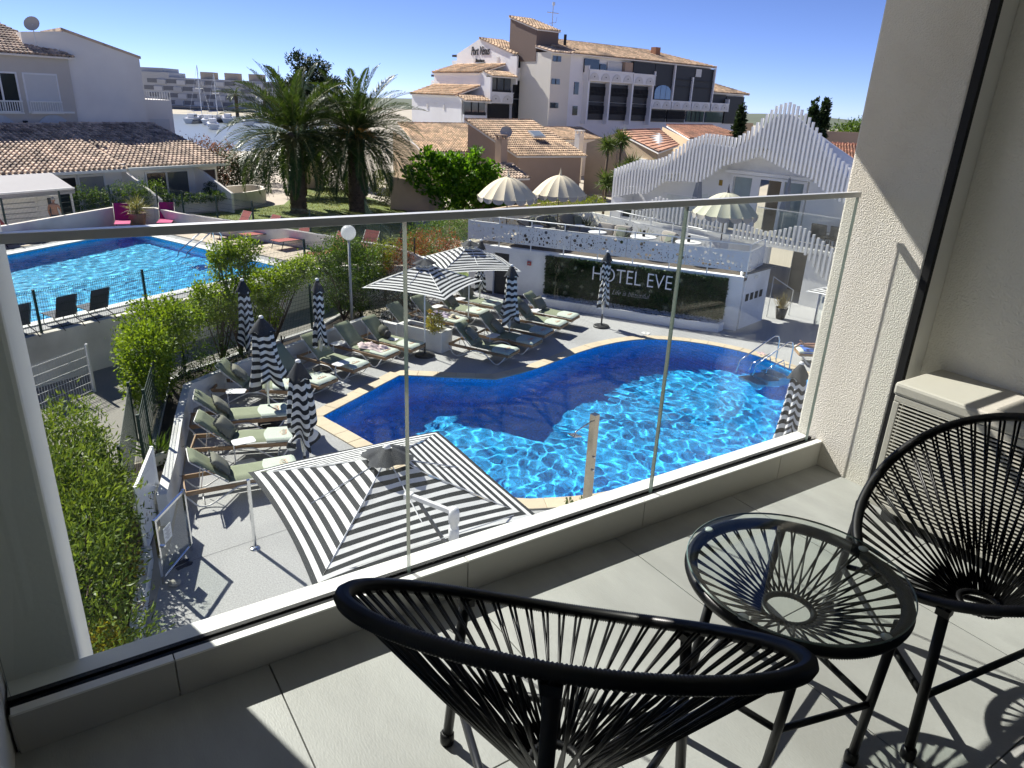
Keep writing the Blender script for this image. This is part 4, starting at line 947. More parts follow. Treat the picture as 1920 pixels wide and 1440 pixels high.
def stand_text(name, txt, O, U, N, size, ext, mat, parent, width=None, shear=0.0, offset=0.0, each=True, gap=.0):
    """lettering standing on the vertical plane through O with direction U and outward normal N"""
    U = Vector((U[0], U[1], 0)).normalized(); N = Vector((N[0], N[1], 0)).normalized()
    def xr(t): 
        me = text_mesh(t, size, ext, shear, offset); xs = [v.co.x for v in me.vertices]; return me, (min(xs) if xs else 0), (max(xs) if xs else 0)
    items = []; x = 0
    full, f0, f1 = xr(txt); sc = width / (f1 - f0) if width else 1.0
    def put(me, off):
        me.materials.clear(); me.materials.append(mat); o = link(name, me, parent)
        p = Vector(O) + U * off; o.matrix_local = Matrix(((U.x * sc, 0, N.x, p.x), (U.y * sc, 0, N.y, p.y), (0, 1, 0, p.z), (0, 0, 0, 1))); return o
    if not each: put(full, -f0 * sc); return
    bpy.data.meshes.remove(full); pre = ''
    for c in txt:
        if c != ' ':
            a, l0, l1 = xr(pre + c); _, b0, b1 = xr(c); end = l1; bpy.data.meshes.remove(a)
            put(_, (end - b1 - f0) * sc)
        pre += c
stand_text('letter', 'HOTEL EVE', onwall(1.84, 1.13, .17), WU, WN, .72, .012, letter_m, gw, 2.85, offset=-.008)
stand_text('script_line', 'Life is beautiful', onwall(2.62, .70, .16), WU, WN, .27, .006, M('dim_letter', (.42, .43, .42), .5), gw, 1.35, .38, -.004, each=False)
# pebble bed in front of the green wall
CK = [(15.12, 20.9), (16.75, 18.38), (17.95, 16.45), (18.72, 15.62), (19.05, 15.72)]
wall_line('pebble_kerb', CK, .12, .30, hotel_w, 'low white kerb edging the pebble bed below the green wall', 'kerb')
wall_line('pebble_kerb_end', [(15.12, 20.9), (15.5, 21.15)], .12, .30, hotel_w, 'short white end of the kerb at the left of the pebble bed', 'kerb')
peb = MB(); pm = M('white_pebble', (.50, .51, .52), .7, .15, 6, island=.35)
for k in range(900):
    s = rnd.uniform(0, 6.4); o = rnd.uniform(.06, .40); p = onwall(s, .27 + rnd.uniform(-.02, .02), o); r = rnd.uniform(.025, .055); peb.ball(p, (r, r * rnd.uniform(.7, 1), r * .6), 6, 4)
o = peb.build('pebbles', pm, None, True, kind='stuff'); o['label'] = 'white and grey pebbles filling the bed below the green wall'
m = MB(); wallbox(m, .0, 6.5, 0, .25, .45, .42); m.build('pebble_bed', soil, kind='structure')
# white screen wall with four dark squares and a plate
sw = thing('screen_wall', 'tall white panel with a row of four dark square holes beside the green wall', 'wall panel', (0, 0, 0))
sa, sb_ = Vector((19.62, 15.55)), Vector((21.35, 15.95)); su = (sb_ - sa).normalized(); sn = Vector((su.y, -su.x))
MB().beam((sa.x, sa.y, .95), (sb_.x, sb_.y, .95), .12, 1.9).build('panel', hotel_w, sw, bevel=.006)
for k in range(4):
    p = sa + su * (.28 + .34 * k) + sn * .062; MB().box((p.x, p.y, 1.08), (.22, .01, .25), math.atan2(su.y, su.x)).build('square_hole', dark, sw)
p = sa + su * .75 + sn * .064; MB().box((p.x, p.y, 1.74), (.26, .012, .10), math.atan2(su.y, su.x)).build('name_plate', alu, sw)
MB().tube([(19.50, 15.58, 0), (19.50, 15.58, 2.05)], .05, 10).build('steel_column', alu, sw, True)
m = MB()
MB().beam((sa.x - .1, sa.y, 2.0), (sb_.x, sb_.y, 2.0), .5, .06).build('canopy_ledge', M('dark_grey_metal', (.10, .10, .105), .4), sw)

# ---------------------------------------------------------------- terrace furniture
taupe = M('taupe_cushion', (.42, .38, .33), .9, .08, 4, .2, 150); grey_c = M('grey_cushion', (.20, .205, .205), .9, .08, 4, .2, 150); wick = M('wicker_frame', (.12, .10, .08), .7, .3, 30)
def soft_box(mb, c, d, rz=0, n=6, p=5):
    """rounded cushion"""
    mt = Matrix.Rotation(rz, 3, 'Z')
    for ax in range(3):
        for s in (-1, 1):
            def f(u, v):
                q = [0, 0, 0]; q[ax] = s; q[(ax + 1) % 3] = (u * 2 - 1) * s; q[(ax + 2) % 3] = v * 2 - 1
                k = (abs(q[0]) ** p + abs(q[1]) ** p + abs(q[2]) ** p) ** (-1 / p)
                return Vector(c) + mt @ Vector((q[0] * k * d[0] / 2, q[1] * k * d[1] / 2, q[2] * k * d[2] / 2))
            mb.grid(f, n, n)
    return mb
def sofa(loc, rz, wd, cm, label):
    t = thing('terrace_sofa', label, 'sofa', (*loc, TZ), rz)
    MB().box((0, 0, .20), (.8, wd, .08)).build('base_frame', wick, t, bevel=.02)
    m = MB(); soft_box(m, (.03, 0, .33), (.78, wd * .96, .17)); m.build('seat_cushion', cm, t, True)
    k = max(1, round(wd / .75))
    for i in range(k):
        y = (i + .5) / k * wd - wd / 2; m = MB(); m.T = Matrix.Translation((-.30, y, .60)) @ Matrix.Rotation(-.25, 4, 'Y'); soft_box(m, (0, 0, 0), (.18, wd / k * .95, .48)); m.build('back_cushion', cm, t, True)
    m = MB(); m.T = Matrix.Translation((-.12, wd * .28, .58)) @ Matrix.Rotation(-.45, 4, 'Y'); soft_box(m, (0, 0, 0), (.13, .42, .42)); m.build('throw_pillow', M('sage_pillow', (.20, .22, .17), .9), t, True)
    for s in (-1, 1): MB().tube([(.40, s * wd / 2, .2), (.36, s * wd / 2, .52), (.0, s * wd / 2, .58), (-.42, s * wd * .48, .72), (-.45, 0, .78)], .018, 6).build('arm_frame', wick, t, True)
    for x in (-.35, .35):
        for s in (-1, 1): MB().tube([(x, s * wd * .45, .18), (x, s * wd * .45, 0)], .018, 6).build('leg', wick, t)
    return t
sofa((18.55, 21.3), R_(200), 1.5, taupe, 'taupe two seat terrace sofa with cushions behind the perforated panels')
sofa((16.55, 23.7), R_(-60), 1.1, taupe, 'wicker terrace armchair with pale cushion at the far left corner of the terrace')
sofa((17.5, 23.85), R_(-75), 1.0, grey_c, 'grey terrace armchair beside the first cream parasol pole')
sofa((18.7, 23.8), R_(-90), 1.1, grey_c, 'grey terrace armchair with propped cushions near the second cream parasol pole')
sofa((19.5, 19.4), R_(180), .8, taupe, 'taupe terrace armchair behind the middle white table')
for (p, rz, lab) in (((16.9, 22.4), R_(-58), 'long grey upholstered ottoman on the left of the terrace'), ((18.45, 22.7), R_(-50), 'long grey upholstered ottoman further back on the terrace')):
    t = thing('ottoman', lab, 'ottoman', (*p, TZ), rz); m = MB(); soft_box(m, (0, 0, .34), (1.5, .75, .26), p=4); m.build('upholstery', grey_c, t, True)
    for x in (-.6, .6):
        for y in (-.28, .28): MB().tube([(x, y, .24), (x, y, 0)], .018, 6).build('leg', wick, t)
for (p, r, lab) in (((17.45, 20.75), .34, 'round white table in front of the taupe sofa on the terrace'), ((18.45, 19.35), .48, 'large round white table in the middle of the terrace'), ((19.3, 17.95), .46, 'round white table at the right end of the terrace'), ((17.75, 22.2), .2, 'little round table on a thin leg between the ottomans'), ((16.0, 22.6), .25, 'small round white table beside the left armchair on the terrace')):
    t = thing('terrace_table', lab, 'table', (*p, TZ)); MB().lathe([(0, .70), (r - .01, .70), (r, .71), (r, .73), (r - .01, .74), (0, .74)], 28).build('table_top', white_metal, t, auto=30)
    MB().tube([(0, 0, .70), (0, 0, .02)], .03, 8).build('stem', wick, t, True); MB().lathe([(0, .03), (r * .55, .015), (r * .55, 0), (0, 0)], 20).build('foot', wick, t)
    if r > .4:
        l = thing('table_lantern', 'small dark lantern on the ' + ('large middle' if r > .47 else 'right hand') + ' white terrace table', 'lantern', (p[0], p[1], TZ + .741)); MB().lathe([(0, 0), (.05, 0), (.055, .03), (.055, .20), (.04, .22), (0, .22)], 12).build('lantern_body', rubber, l, auto=40)
# cream dome parasols
cream = M('cream_canvas', (.66, .59, .42), .85, .06, 2, .15, 120); cream2 = M('sage_cream_canvas', (.52, .52, .38), .85, .06, 2, .15, 120); grey_val = M('grey_valance', (.36, .34, .31), .9, .1)
def dome(loc, label, mat, r=1.15, sc=1.0, z=TZ, tipm=None):
    t = thing('dome_parasol', label, 'parasol', (*loc, z), .1, 'fringed dome parasols of the terrace'); t.scale = (sc, sc, 1)
    K = 16
    for k in range(K):
        a0 = 2 * PI * k / K
        def f(u, v):
            a = a0 + 2 * PI / K * u; rr = .05 + (r - .05) * v; rr *= 1 - .035 * v * math.sin(u * PI)
            return Vector((rr * math.cos(a), rr * math.sin(a), 2.42 - .72 * (v ** 1.75) - .03 * v * math.sin(u * PI)))
        MB().grid(f, 4, 9).build('panel', mat, t, True)
        m = MB(); pts = [(math.cos(a0 + 2 * PI / K * q) * r * (1 - .035 * math.sin(q * PI)), math.sin(a0 + 2 * PI / K * q) * r * (1 - .035 * math.sin(q * PI)), 1.70 - .03 * math.sin(q * PI)) for q in np.linspace(.04, .96, 7)]
        lo = [(p[0] * 1.005, p[1] * 1.005, p[2] - .05 - .12 * math.sin(q * PI) ** .5) for p, q in zip(pts, np.linspace(.06, .94, 7))]
        m.add(pts + lo, [(i, i + 1, 8 + i, 7 + i) for i in range(6)]); m.build('valance', grey_val, t)
        MB().ball((math.cos(a0) * r * 1.0, math.sin(a0) * r * 1.0, 1.68), (.028, .028, .05), 6, 4).build('tassel', cream, t, True)
        MB().tube([(.04, 0, 2.40)] + [((.05 + (r - .05) * v) * .985, 0, 2.40 - .72 * v ** 1.75) for v in (.33, .66, 1)], .008, 4).build('rib', wick, t).rotation_euler = (0, 0, a0)
    MB().lathe([(.11, 2.38), (.06, 2.45), (.035, 2.52), (.03, 2.58), (.012, 2.66), (.0, 2.74)], 12).build('finial', tipm or mat, t, True)
    MB().tube([(0, 0, 0), (0, 0, 2.40)], .022, 8).build('pole', wick, t, True); MB().lathe([(0, .06), (.25, .05), (.27, 0), (0, 0)], 20).build('base', MATS['black_base'], t)
    return t
dome((15.35, 23.75), 'cream scalloped dome parasol at the left end of the hotel terrace', cream)
dome((18.0, 24.0), 'cream scalloped dome parasol behind the other one, before the brown house', cream, sc=.95)
dome((20.75, 17.75), 'sage cream fringed dome parasol in front of the slatted white facade', cream2, sc=1.0, tipm=MATS['dark_grey_metal'])

# ---------------------------------------------------------------- slatted white wing of the hotel
FP = Vector((24.57, 16.87)); fa = R_(-80); FU = Vector((math.cos(fa), math.sin(fa))); FN = Vector((math.sin(fa), -math.cos(fa))); fr_ = fa
def onf(s, z, out=0.0): p = FP + FU * s + FN * out; return Vector((p.x, p.y, z))
def interp(T, x):
    for (a, b), (c, d) in zip(T[:-1], T[1:]):
        if x <= c: return b + (d - b) * max(0, (x - a)) / (c - a)
    return T[-1][1]
TOPS = [(-9.7, 4.22), (-9.0, 4.5), (-8.32, 4.74), (-7.46, 4.81), (-6.87, 5.01), (-6.3, 5.42), (-5.81, 5.76), (-5.01, 6.06), (-4.4, 6.04), (-3.67, 5.98), (-3.19, 6.23), (-2.73, 6.68), (-2.17, 7.20), (-1.68, 7.37), (-1.26, 7.22), (-.72, 6.82), (-.17, 6.25), (.51, 5.60), (.9, 5.36), (1.6, 5.0), (2.6, 4.7)]
BOTS = [(-9.7, 2.96), (-8.62, 3.24), (-7.73, 3.37), (-7.2, 3.7), (-6.81, 4.0), (-5.69, 4.11), (-5.1, 4.12), (-4.54, 4.48), (-4.06, 4.88), (-3.26, 5.14), (-2.5, 5.38), (-1.71, 5.11), (-1.03, 4.9), (-.31, 4.77), (.15, 4.45), (.69, 4.15), (1.03, 4.05), (2.6, 3.7)]
wing = thing('hotel_wing', 'white hotel wing with a wavy curtain of vertical slats', 'building', (0, 0, 0))
slat_m = M('white_slat', (.74, .74, .73), .5, .03, obj=.02)
x = np.linspace(-9.7, 2.6, 60)
pts = [(a, interp(BOTS, a) + .35) for a in x]; tp = [(a, interp(TOPS, a) - .40) for a in x]; k = len(pts)
vs = [onf(a, z, -.06) for a, z in pts] + [onf(a, z, -.06) for a, z in tp] + [onf(a, z, -.26) for a, z in tp]
m = MB(); m.add(vs, [(i, i + 1, k + i + 1, k + i) for i in range(k - 1)] + [(k + i, k + i + 1, 2 * k + i + 1, 2 * k + i) for i in range(k - 1)]); m.build('parapet_board', hotel_w, wing)
def slat(s, z0, z1, out=0.0, w_=.08, d_=.09): return link('slat', MB().box((0, 0, 0), (w_, d_, z1 - z0)).mesh('slat', slat_m), wing, loc=onf(s, (z0 + z1) / 2, out), rot=(0, 0, fr_))
s = -9.62
while s < 2.5:
    slat(s, interp(BOTS, s) - .02, interp(TOPS, s)); s += .170
G2T = [(-8.4, 2.53), (-7.9, 2.55), (-7.6, 2.8), (-7.24, 3.22), (-6.84, 3.31), (-5.98, 3.18), (-5.68, 2.97), (-4.89, 2.76), (-4.54, 2.75), (-3.2, 2.8)]; G2B = [(-8.4, 2.11), (-6.15, 2.28), (-3.2, 2.22)]
G3T = [(-3.1, 2.84), (-2.59, 2.74), (-2.12, 2.64), (-1.67, 2.60), (-1.15, 2.72), (-.76, 2.88), (-.39, 3.01), (-.02, 2.91), (.47, 2.67), (1.02, 2.40), (2.4, 1.9)]; G3B = [(-3.1, 2.1), (-2.03, 2.14), (-.61, 2.12), (-.1, 2.05), (.14, 1.92), (.45, 1.59), (.7, 1.34), (1.03, 1.17), (2.4, .8)]
s = -8.3
while s < -3.3: slat(s, interp(G2B, s), interp(G2T, s) + rnd.uniform(-.02, .02), .1); s += .20
s = -3.05
while s < 2.3: slat(s, interp(G3B, s), interp(G3T, s), .1, .085); s += .195
# body: recessed wall, balcony floor, side, roof, lower storey
def fb(m, s0, s1, o0, o1, z0, z1): a, b, c, d = onf(s0, 0, o0), onf(s1, 0, o0), onf(s1, 0, o1), onf(s0, 0, o1); return m.prism([(q.x, q.y) for q in (a, b, c, d)], z0, z1)
m = MB()
fb(m, -9.7, -7.0, -1.3, -1.55, 2.2, 3.9); fb(m, -7.0, -4.4, -1.3, -1.55, 2.2, 5.0); fb(m, -.95, .6, -1.3, -1.55, 2.2, 5.15); fb(m, .6, 2.6, -1.3, -1.55, 2.2, 4.4); fb(m, -4.4, -.95, -1.3, -1.55, 4.50, 5.5); fb(m, -9.7, -9.45, -.1, -6, 0, 3.4); fb(m, 2.4, 2.6, -.1, -6, 0, 4.3)
fb(m, -4.4, 2.6, -.05, -1.3, 2.0, 2.18); fb(m, -9.7, -4.4, -.05, -1.3, 2.0, 2.16)
fb(m, -9.7, -9.1, .0, -.3, 0, 3.0); fb(m, -8.3, -1.5, .0, -.25, 0, 1.99); fb(m, .12, 2.6, .0, -.25, 0, 1.99); fb(m, -1.5, .12, -2.2, -2.4, 0, 1.99)
m.build('wall', hotel_w, wing)
m = MB(); vs = [onf(a, interp(TOPS, a) - .45, -.27) for a in x] + [onf(a, interp(TOPS, a) * .4 + 2.2, -6) for a in x]; m.add(vs, [(i, i + 1, k + i + 1, k + i) for i in range(k - 1)]); m.build('roof', hotel_w, wing)
wf = M('white_window_frame', (.76, .76, .75), .4, .02); pane_d = M('window_glass_dark', (.03, .035, .04), .05, .2, spec=.8); pane_l = M('window_glass_pale', (.30, .36, .36), .05, .2, spec=.9)
def fpart(name, mat, par, *bxs):
    m = MB()
    for b in bxs: fb(m, *b)
    return m.build(name, mat, par)
sdr = fpart('sliding_door', wf, wing, (-4.35, -4.22, -1.2, -1.4, 2.18, 4.50), (-1.1, -.97, -1.2, -1.4, 2.18, 4.50), (-4.22, -1.1, -1.2, -1.4, 4.40, 4.50))
fpart('door_pane', pane_l, sdr, (-4.2, -3.4, -1.36, -1.38, 2.25, 4.39)); fpart('door_pane', pane_l, sdr, (-1.95, -1.15, -1.36, -1.38, 2.25, 4.39))
fpart('door_stile', wf, sdr, (-3.4, -3.02, -1.30, -1.34, 2.25, 4.40)); fpart('door_stile', wf, sdr, (-2.1, -1.95, -1.30, -1.36, 2.25, 4.40))
fpart('room_back', M('taupe_wall', (.28, .25, .22), .9), sdr, (-3.3, -1.6, -3.4, -3.45, 2.25, 4.4)); fpart('room_side', MATS['taupe_wall'], sdr, (-2.75, -2.71, -1.5, -3.4, 2.25, 4.4))
fpart('door_lintel', hotel_w, wing, (-4.6, -.8, -1.1, -1.32, 4.53, 4.66))
fpart('dark_opening', pane_d, wing, (-9.1, -8.3, -.2, -.22, 0, 2.6))
fpart('passage_back', MATS['taupe_wall'], wing, (-1.45, .1, -2.15, -2.18, 0, 1.95))
fpart('lamp_box', M('brass', (.45, .30, .08), .4, metal=1.0), wing, (-4.92, -4.76, -1.28, -1.31, 3.95, 4.18))
fpart('picture', dark, wing, (-2.68, -2.52, -3.36, -3.38, 3.7, 3.95))
# glass rail of the wing's balcony
gr = thing('balcony_glass_rail', 'glass railing with steel edge along the balcony of the slatted wing', 'railing', (0, 0, 0))
fpart('rail_pane', glass, gr, (-2.3, 2.3, -.12, -.135, 2.4, 3.43)); fpart('rail_edge', alu, gr, (-2.3, 2.3, -.11, -.145, 3.43, 3.46))
gr2 = thing('stair_glass_screen', 'glass screen panels at the left end of the slatted wing balcony', 'screen', (0, 0, 0))
fpart('screen_pane', glass, gr2, (-6.7, -5.35, -.12, -.135, 2.3, 3.45)); fpart('screen_pane', glass, gr2, (-5.35, -5.335, -.12, -1.2, 2.3, 3.55))
fpart('rail_edge', white_metal, gr2, (-6.95, -5.2, -.11, -.145, 3.45, 3.48))
# things on that balcony
lounge = M('dark_outdoor_weave', (.05, .05, .05), .7, .2, 20)
for (s_, lab) in ((.2, 'dark low armchair on the balcony of the slatted wing'), (.95, 'dark high backed chair at the right end of the slatted wing balcony')):
    p = onf(s_, 2.24, -.65); t = thing('balcony_chair', lab, 'chair', p, fa + PI)
    MB().box((0, 0, .36), (.6, .6, .07)).build('seat', lounge, t, bevel=.02); MB().box((0, .28, .62), (.6, .06, .52), rx=-.2).build('backrest', lounge, t, bevel=.02)
    for x_ in (-.3, .3):
        MB().tube([(x_, -.28, 0), (x_, -.28, .56), (x_, .28, .60), (x_, .3, 0)], .02, 6).build('side_frame', lounge, t)
t = thing('low_table', 'small dark table between the two balcony chairs', 'table', onf(.55, 2.24, -.45), fa); MB().box((0, 0, .45), (.4, .4, .03)).build('table_top', lounge, t); MB().tube([(0, 0, 0), (0, 0, .45)], .02, 6).build('stem', lounge, t)
gp_ = M('grey_parasol_cloth', (.28, .30, .33), .85, .1)
for (s_, out, z0, lab) in ((-5.4, -.5, 2.24, 'closed grey parasol at the left of the sliding door of the slatted wing'), (-1.5, -.75, 2.24, 'closed grey parasol in front of the right hand door pane of the slatted wing')):
    t = thing('grey_parasol', lab, 'parasol', onf(s_, z0, out), 0, 'closed grey parasols of the hotel wing')
    m = MB(); m.grid(lambda u, v: Vector(((.04 + .15 * v) * (1 + .2 * math.cos(10 * PI * u)) * math.cos(2 * PI * u), (.04 + .15 * v) * (1 + .2 * math.cos(10 * PI * u)) * math.sin(2 * PI * u), 2.35 - 1.25 * v)), 40, 10); m.build('canopy', gp_, t, True); MB().tube([(0, 0, 0), (0, 0, 2.42)], .018, 8).build('pole', alu, t, True)
# passage at ground level: steps, post with glass, potted grass
ps = thing('glass_fence', 'low glass fence with steel post in the passage at the right', 'fence', (0, 0, 0))
P0, P1 = Vector((22.6, 14.6)), Vector((25.6, 11.2)); d = (P1 - P0).normalized()
MB().box((P0.x, P0.y, .6), (.06, .06, 1.2)).build('fence_post', chrome, ps); MB().beam((P0.x, P0.y, .52), (P1.x, P1.y, .52), .012, .9).build('fence_pane', glass, ps)
MB().box((P0.x + d.x * .22, P0.y + d.y * .22, .95), (.26, .02, .22), math.atan2(d.y, d.x)).build('sign_plate', M('blue_grey_plate', (.25, .33, .38), .5), ps)
pt = thing('potted_grass', 'dark pot with dry ornamental grass in the passage', 'potted plant', (22.2, 15.75, 0))
MB().lathe([(0, 0), (.15, 0), (.22, .42), (.20, .42), (.19, .36), (0, .36)], 18).build('pot', M('dark_pot', (.06, .055, .05), .6), pt, True)
n = 160; P = np.tile(np.array([[0, 0, .38]]), (n, 1)) + nrg.normal(size=(n, 3)) * .05; D = nrg.normal(size=(n, 3)) * .35 + np.array([0, 0, 1.]); link('grass_blades', mesh_quads('grass_blades', leaf_arrays(P, D, .55, .015), leafM('dry_grass', (.3, .25, .12), (.5, .42, .22), .3)), pt)
hr = thing('stair_rail', 'thin white metal stair rail beside the potted grass', 'handrail', (0, 0, 0)); MB().tube([(21.9, 16.1, 1.5), (22.9, 15.9, .95), (22.9, 15.9, 0)], .015, 6).tube([(21.9, 16.1, 1.5), (21.9, 16.1, 0)], .015, 6).build('rail', white_metal, hr, True)
# blue lounger and the sunbather's legs
bl = dup(base, (18.62, 12.45, 0), R_(-38), 'sun lounger under a lying person, at the right side of the pool')
blue_t = M('blue_towel', (.06, .16, .52), .9, .12, 12, .3, 120)
m = MB(); m.grid(lambda u, v: Vector((u * 1.25 + .12, -.33 + .66 * v, .447 + .008 * math.sin(u * 14 + v * 5) - (.10 * max(0, abs(v - .5) * 2 - .92) / .08))), 16, 14); o = m.build('blue_towel', blue_t, None, True); o.location = bl.location; o.rotation_euler = bl.rotation_euler; tag(o, 'blue towel spread over the sun lounger under the lying person', 'towel')
# ================================================================ the neighbours' raised pool
DZ = 1.25
P2 = [(3.27, 33.70), (6.95, 24.85), (4.6, 23.65), (1.82, 22.28), (-3.2, 19.7), (-7.0, 27.2), (-6.2, 26.0)]
P2 = [(3.27, 33.70), (6.95, 24.85), (1.82, 22.28), (-3.4, 19.6), (-7.2, 25.2)]
D2 = [(4.55, 35.6), (5.2, 34.1), (7.3, 30.6), (8.85, 28.0), (10.95, 24.0), (11.4, 23.3), (9.6, 24.4), (7.5, 24.1), (4.8, 22.75), (2.2, 21.3), (-.3, 20.0), (-4.5, 17.7), (-9.5, 25.5), (-.9, 32.6)]
cream_w = M('cream_render', (.80, .76, .66), .88, .07, 1.5, .2, 60, dirt=(.47, .44, .37), dscale=.5)
paver = M('sandstone_paver', (.56, .47, .36), .85, .10, 3, .15, 60, obj=.03, dirt=(.46, .38, .30), dscale=1)
liner2 = linerM('pool_mosaic_azure', (.05, .60, 1.0))
white_stone = M('white_coping', (.66, .66, .62), .7, .06, 5, .1, 60)
p2 = bpy.data.objects.new('raised_pool', None); COL.objects.link(p2); p2['kind'] = 'structure'
fill(D2, [offset_loop(P2, .72)], DZ - .012, 'pool_terrace', grout)
k = len(P2); m = MB(); m.add([(p[0], p[1], DZ) for p in P2] + [(p[0], p[1], .05) for p in P2], [(i, (i + 1) % k, k + (i + 1) % k, k + i) for i in range(k)]); m.build('basin_wall', liner2, p2)
fill(P2, [], .05, 'basin_floor', liner2, None, p2)
stones(P2, .34, .6, DZ - .02, DZ + .035, 'coping_stone', white_stone, p2, jit=.002)
stones(offset_loop(P2, .34), .40, .6, DZ - .02, DZ + .004, 'border_stone', M('grey_border_stone', (.33, .33, .33), .8, .1, 6, .1, 60, obj=.03), p2, jit=.002, inn=0.0)
water_sheet('raised_pool_water', P2, DZ - .06, .045, 30, water_m, 9, .0125)
for o in p2.children: o.cycles.is_caustics_receiver = o.name.startswith('basin')
# pavers, laid out along the pool edge
def inside(p, L):
    c = False
    for i in range(len(L)):
        a, b = L[i - 1], L[i]
        if (a[1] > p[1]) != (b[1] > p[1]) and p[0] < (b[0] - a[0]) * (p[1] - a[1]) / (b[1] - a[1]) + a[0]: c = not c
    return c
e1 = Vector((3.68, -8.85)).normalized(); e2 = Vector((-e1.y, e1.x)); pv = MB().box((0, 0, 0), (.594, .594, .03)).mesh('paver', paver); cnt = 0; inner = offset_loop(P2, .80)
D2in = offset_loop(D2, -.05); rzp = math.atan2(e1.y, e1.x)
for i in range(-20, 40):
    for j in range(-28, 16):
        c = Vector((3.27, 33.7)) + e1 * (i * .6) + e2 * (j * .6); cr = [c + e1 * a + e2 * b for a in (-.29, .29) for b in (-.29, .29)]
        if all(inside(q, D2) for q in cr) and not any(inside(q, inner) for q in cr): link('paver', pv, p2, loc=(c.x, c.y, DZ - .0185 + rnd.uniform(-.001, .001)), rot=(0, 0, rzp)); cnt += 1
# walls: retaining wall towards the hotel, parapet round the far sides
wall_line('pool_retaining_wall', [(-9.5, 15.2), (-4.5, 17.75), (-.3, 20.03), (2.2, 21.33), (4.8, 22.78), (7.5, 24.12), (9.6, 24.42), (11.3, 23.35)], .20, DZ + .03, cream_w, 'cream retaining wall holding up the neighbouring pool deck', 'wall')
wall_line('pool_parapet', [(-9.5, 25.4), (-.9, 32.7), (2.93, 36.0), (4.52, 35.4), (5.25, 34.0), (7.35, 30.55), (8.85, 28.0), (10.9, 24.2), (11.5, 23.2)], .18, [1.9, 1.9, 1.95, 1.95, 1.9, 1.88, 1.86, 1.85, 1.6], cream_w, 'cream parapet wall round the far side of the neighbouring pool', 'wall')
# ladder
l2 = thing('pool_ladder', 'arched steel ladder at the side of the raised pool', 'ladder', (0, 0, 0))
for dx in (0, .5):
    a = Vector((5.35, 28.9, DZ)) + Vector((e1.x, e1.y, 0)) * dx; o = Vector((-e2.x, -e2.y, 0)) * -1; o = Vector((-.92, -.38, 0))
    P = [a + Vector((.25, .1, 0)), a + Vector((.24, .1, .6)), a + Vector((.12, .05, .78)), a + Vector((-.05, -.02, .8)), a + o * 1.2 + Vector((0, 0, .12)), a + o * 1.5 + Vector((0, 0, -.5))]
    MB().tube(P, .024, 8).build('rail', chrome, l2, True)
MB().box((4.5, 28.3, DZ - .2), (.3, .5, .03), rzp).build('step', chrome, l2)
# mesh sun beds
def mesh_bed(label, mat, frm, cat='sun lounger', group=None):
    t = thing('mesh_sun_bed', label, cat, group=group)
    m = MB(); m.add([(0, -.29, .33), (1.22, -.29, .30), (1.22, .29, .30), (0, .29, .33), (0, -.29, .345), (1.22, -.29, .315), (1.22, .29, .315), (0, .29, .345)], [(0, 3, 2, 1), (4, 5, 6, 7), (0, 1, 5, 4), (1, 2, 6, 5), (2, 3, 7, 6), (3, 0, 4, 7)]); m.build('seat_sling', mat, t)
    b = R_(58); e = (1.22 + .78 * math.cos(b), .30 + .78 * math.sin(b)); nx, nz = -math.sin(b) * .015, math.cos(b) * .015
    m = MB(); m.add([(1.22, -.29, .30), (e[0], -.29, e[1]), (e[0], .29, e[1]), (1.22, .29, .30), (1.22 + nx, -.29, .30 + nz), (e[0] + nx, -.29, e[1] + nz), (e[0] + nx, .29, e[1] + nz), (1.22 + nx, .29, .30 + nz)], [(0, 3, 2, 1), (4, 5, 6, 7), (0, 1, 5, 4), (1, 2, 6, 5), (2, 3, 7, 6), (3, 0, 4, 7)]); m.build('back_sling', mat, t)
    for y in (-.31, .31):
        MB().tube([(-.02, y, .335), (1.22, y, .305), (e[0], y, e[1])], .018, 6).tube([(.18, y, .33), (.05, y, 0)], .016, 6).tube([(1.0, y, .31), (1.15, y, .2), (1.6, y, .12), (1.86, y, 0)], .016, 6).build('side_frame', frm, t, True)
    return t
red = M('red_mesh', (.36, .075, .065), .8, .08, 8, .3, 200); mag = M('magenta_mesh', (.42, .012, .13), .75, .06, 8, .3, 200); anth = M('anthracite_mesh', (.065, .075, .095), .8, .08, 8, .3, 200); frm = M('dark_bed_frame', (.04, .035, .035), .5, .1)
def put_beds(lst, mat, grp, sc=(1, 1, 1)):
    first = None
    for (x, y, a, lab) in lst:
        if first is None: first = mesh_bed(lab, mat, frm, group=grp); first.location = (x, y, DZ); first.rotation_euler = (0, 0, R_(a))
        else: dup(first, (x, y, DZ), R_(a), lab)
    for o in [q for q in bpy.data.objects if q.get('group') == grp]: o.scale = sc
put_beds([(6.0, 31.1, 18, 'red mesh sun bed by the parapet, leftmost of the three in a row'), (6.82, 29.75, 18, 'red mesh sun bed by the parapet, middle one of the three in a row'), (7.6, 28.05, 20, 'red mesh sun bed by the parapet, nearest of the three in a row'),
          (.2, 32.7, 158, 'red mesh sun bed at the far left corner of the raised pool'), (-.75, 31.9, 150, 'red mesh sun bed mostly hidden by the balcony pier'), (8.0, 25.2, 20, 'red mesh sun bed half hidden behind the climbing plants'), (9.3, 24.75, 35, 'red mesh sun bed peeping over the bushes beside the red rock')], red, 'red sun beds round the raised pool')
put_beds([(3.0, 32.9 + .75, 82, 'magenta sun bed left of the basket planter, seen from its back'), (4.55, 33.2 + .3, 75, 'magenta sun bed right of the basket planter, seen from its back')], mag, 'magenta sun beds by the planter')
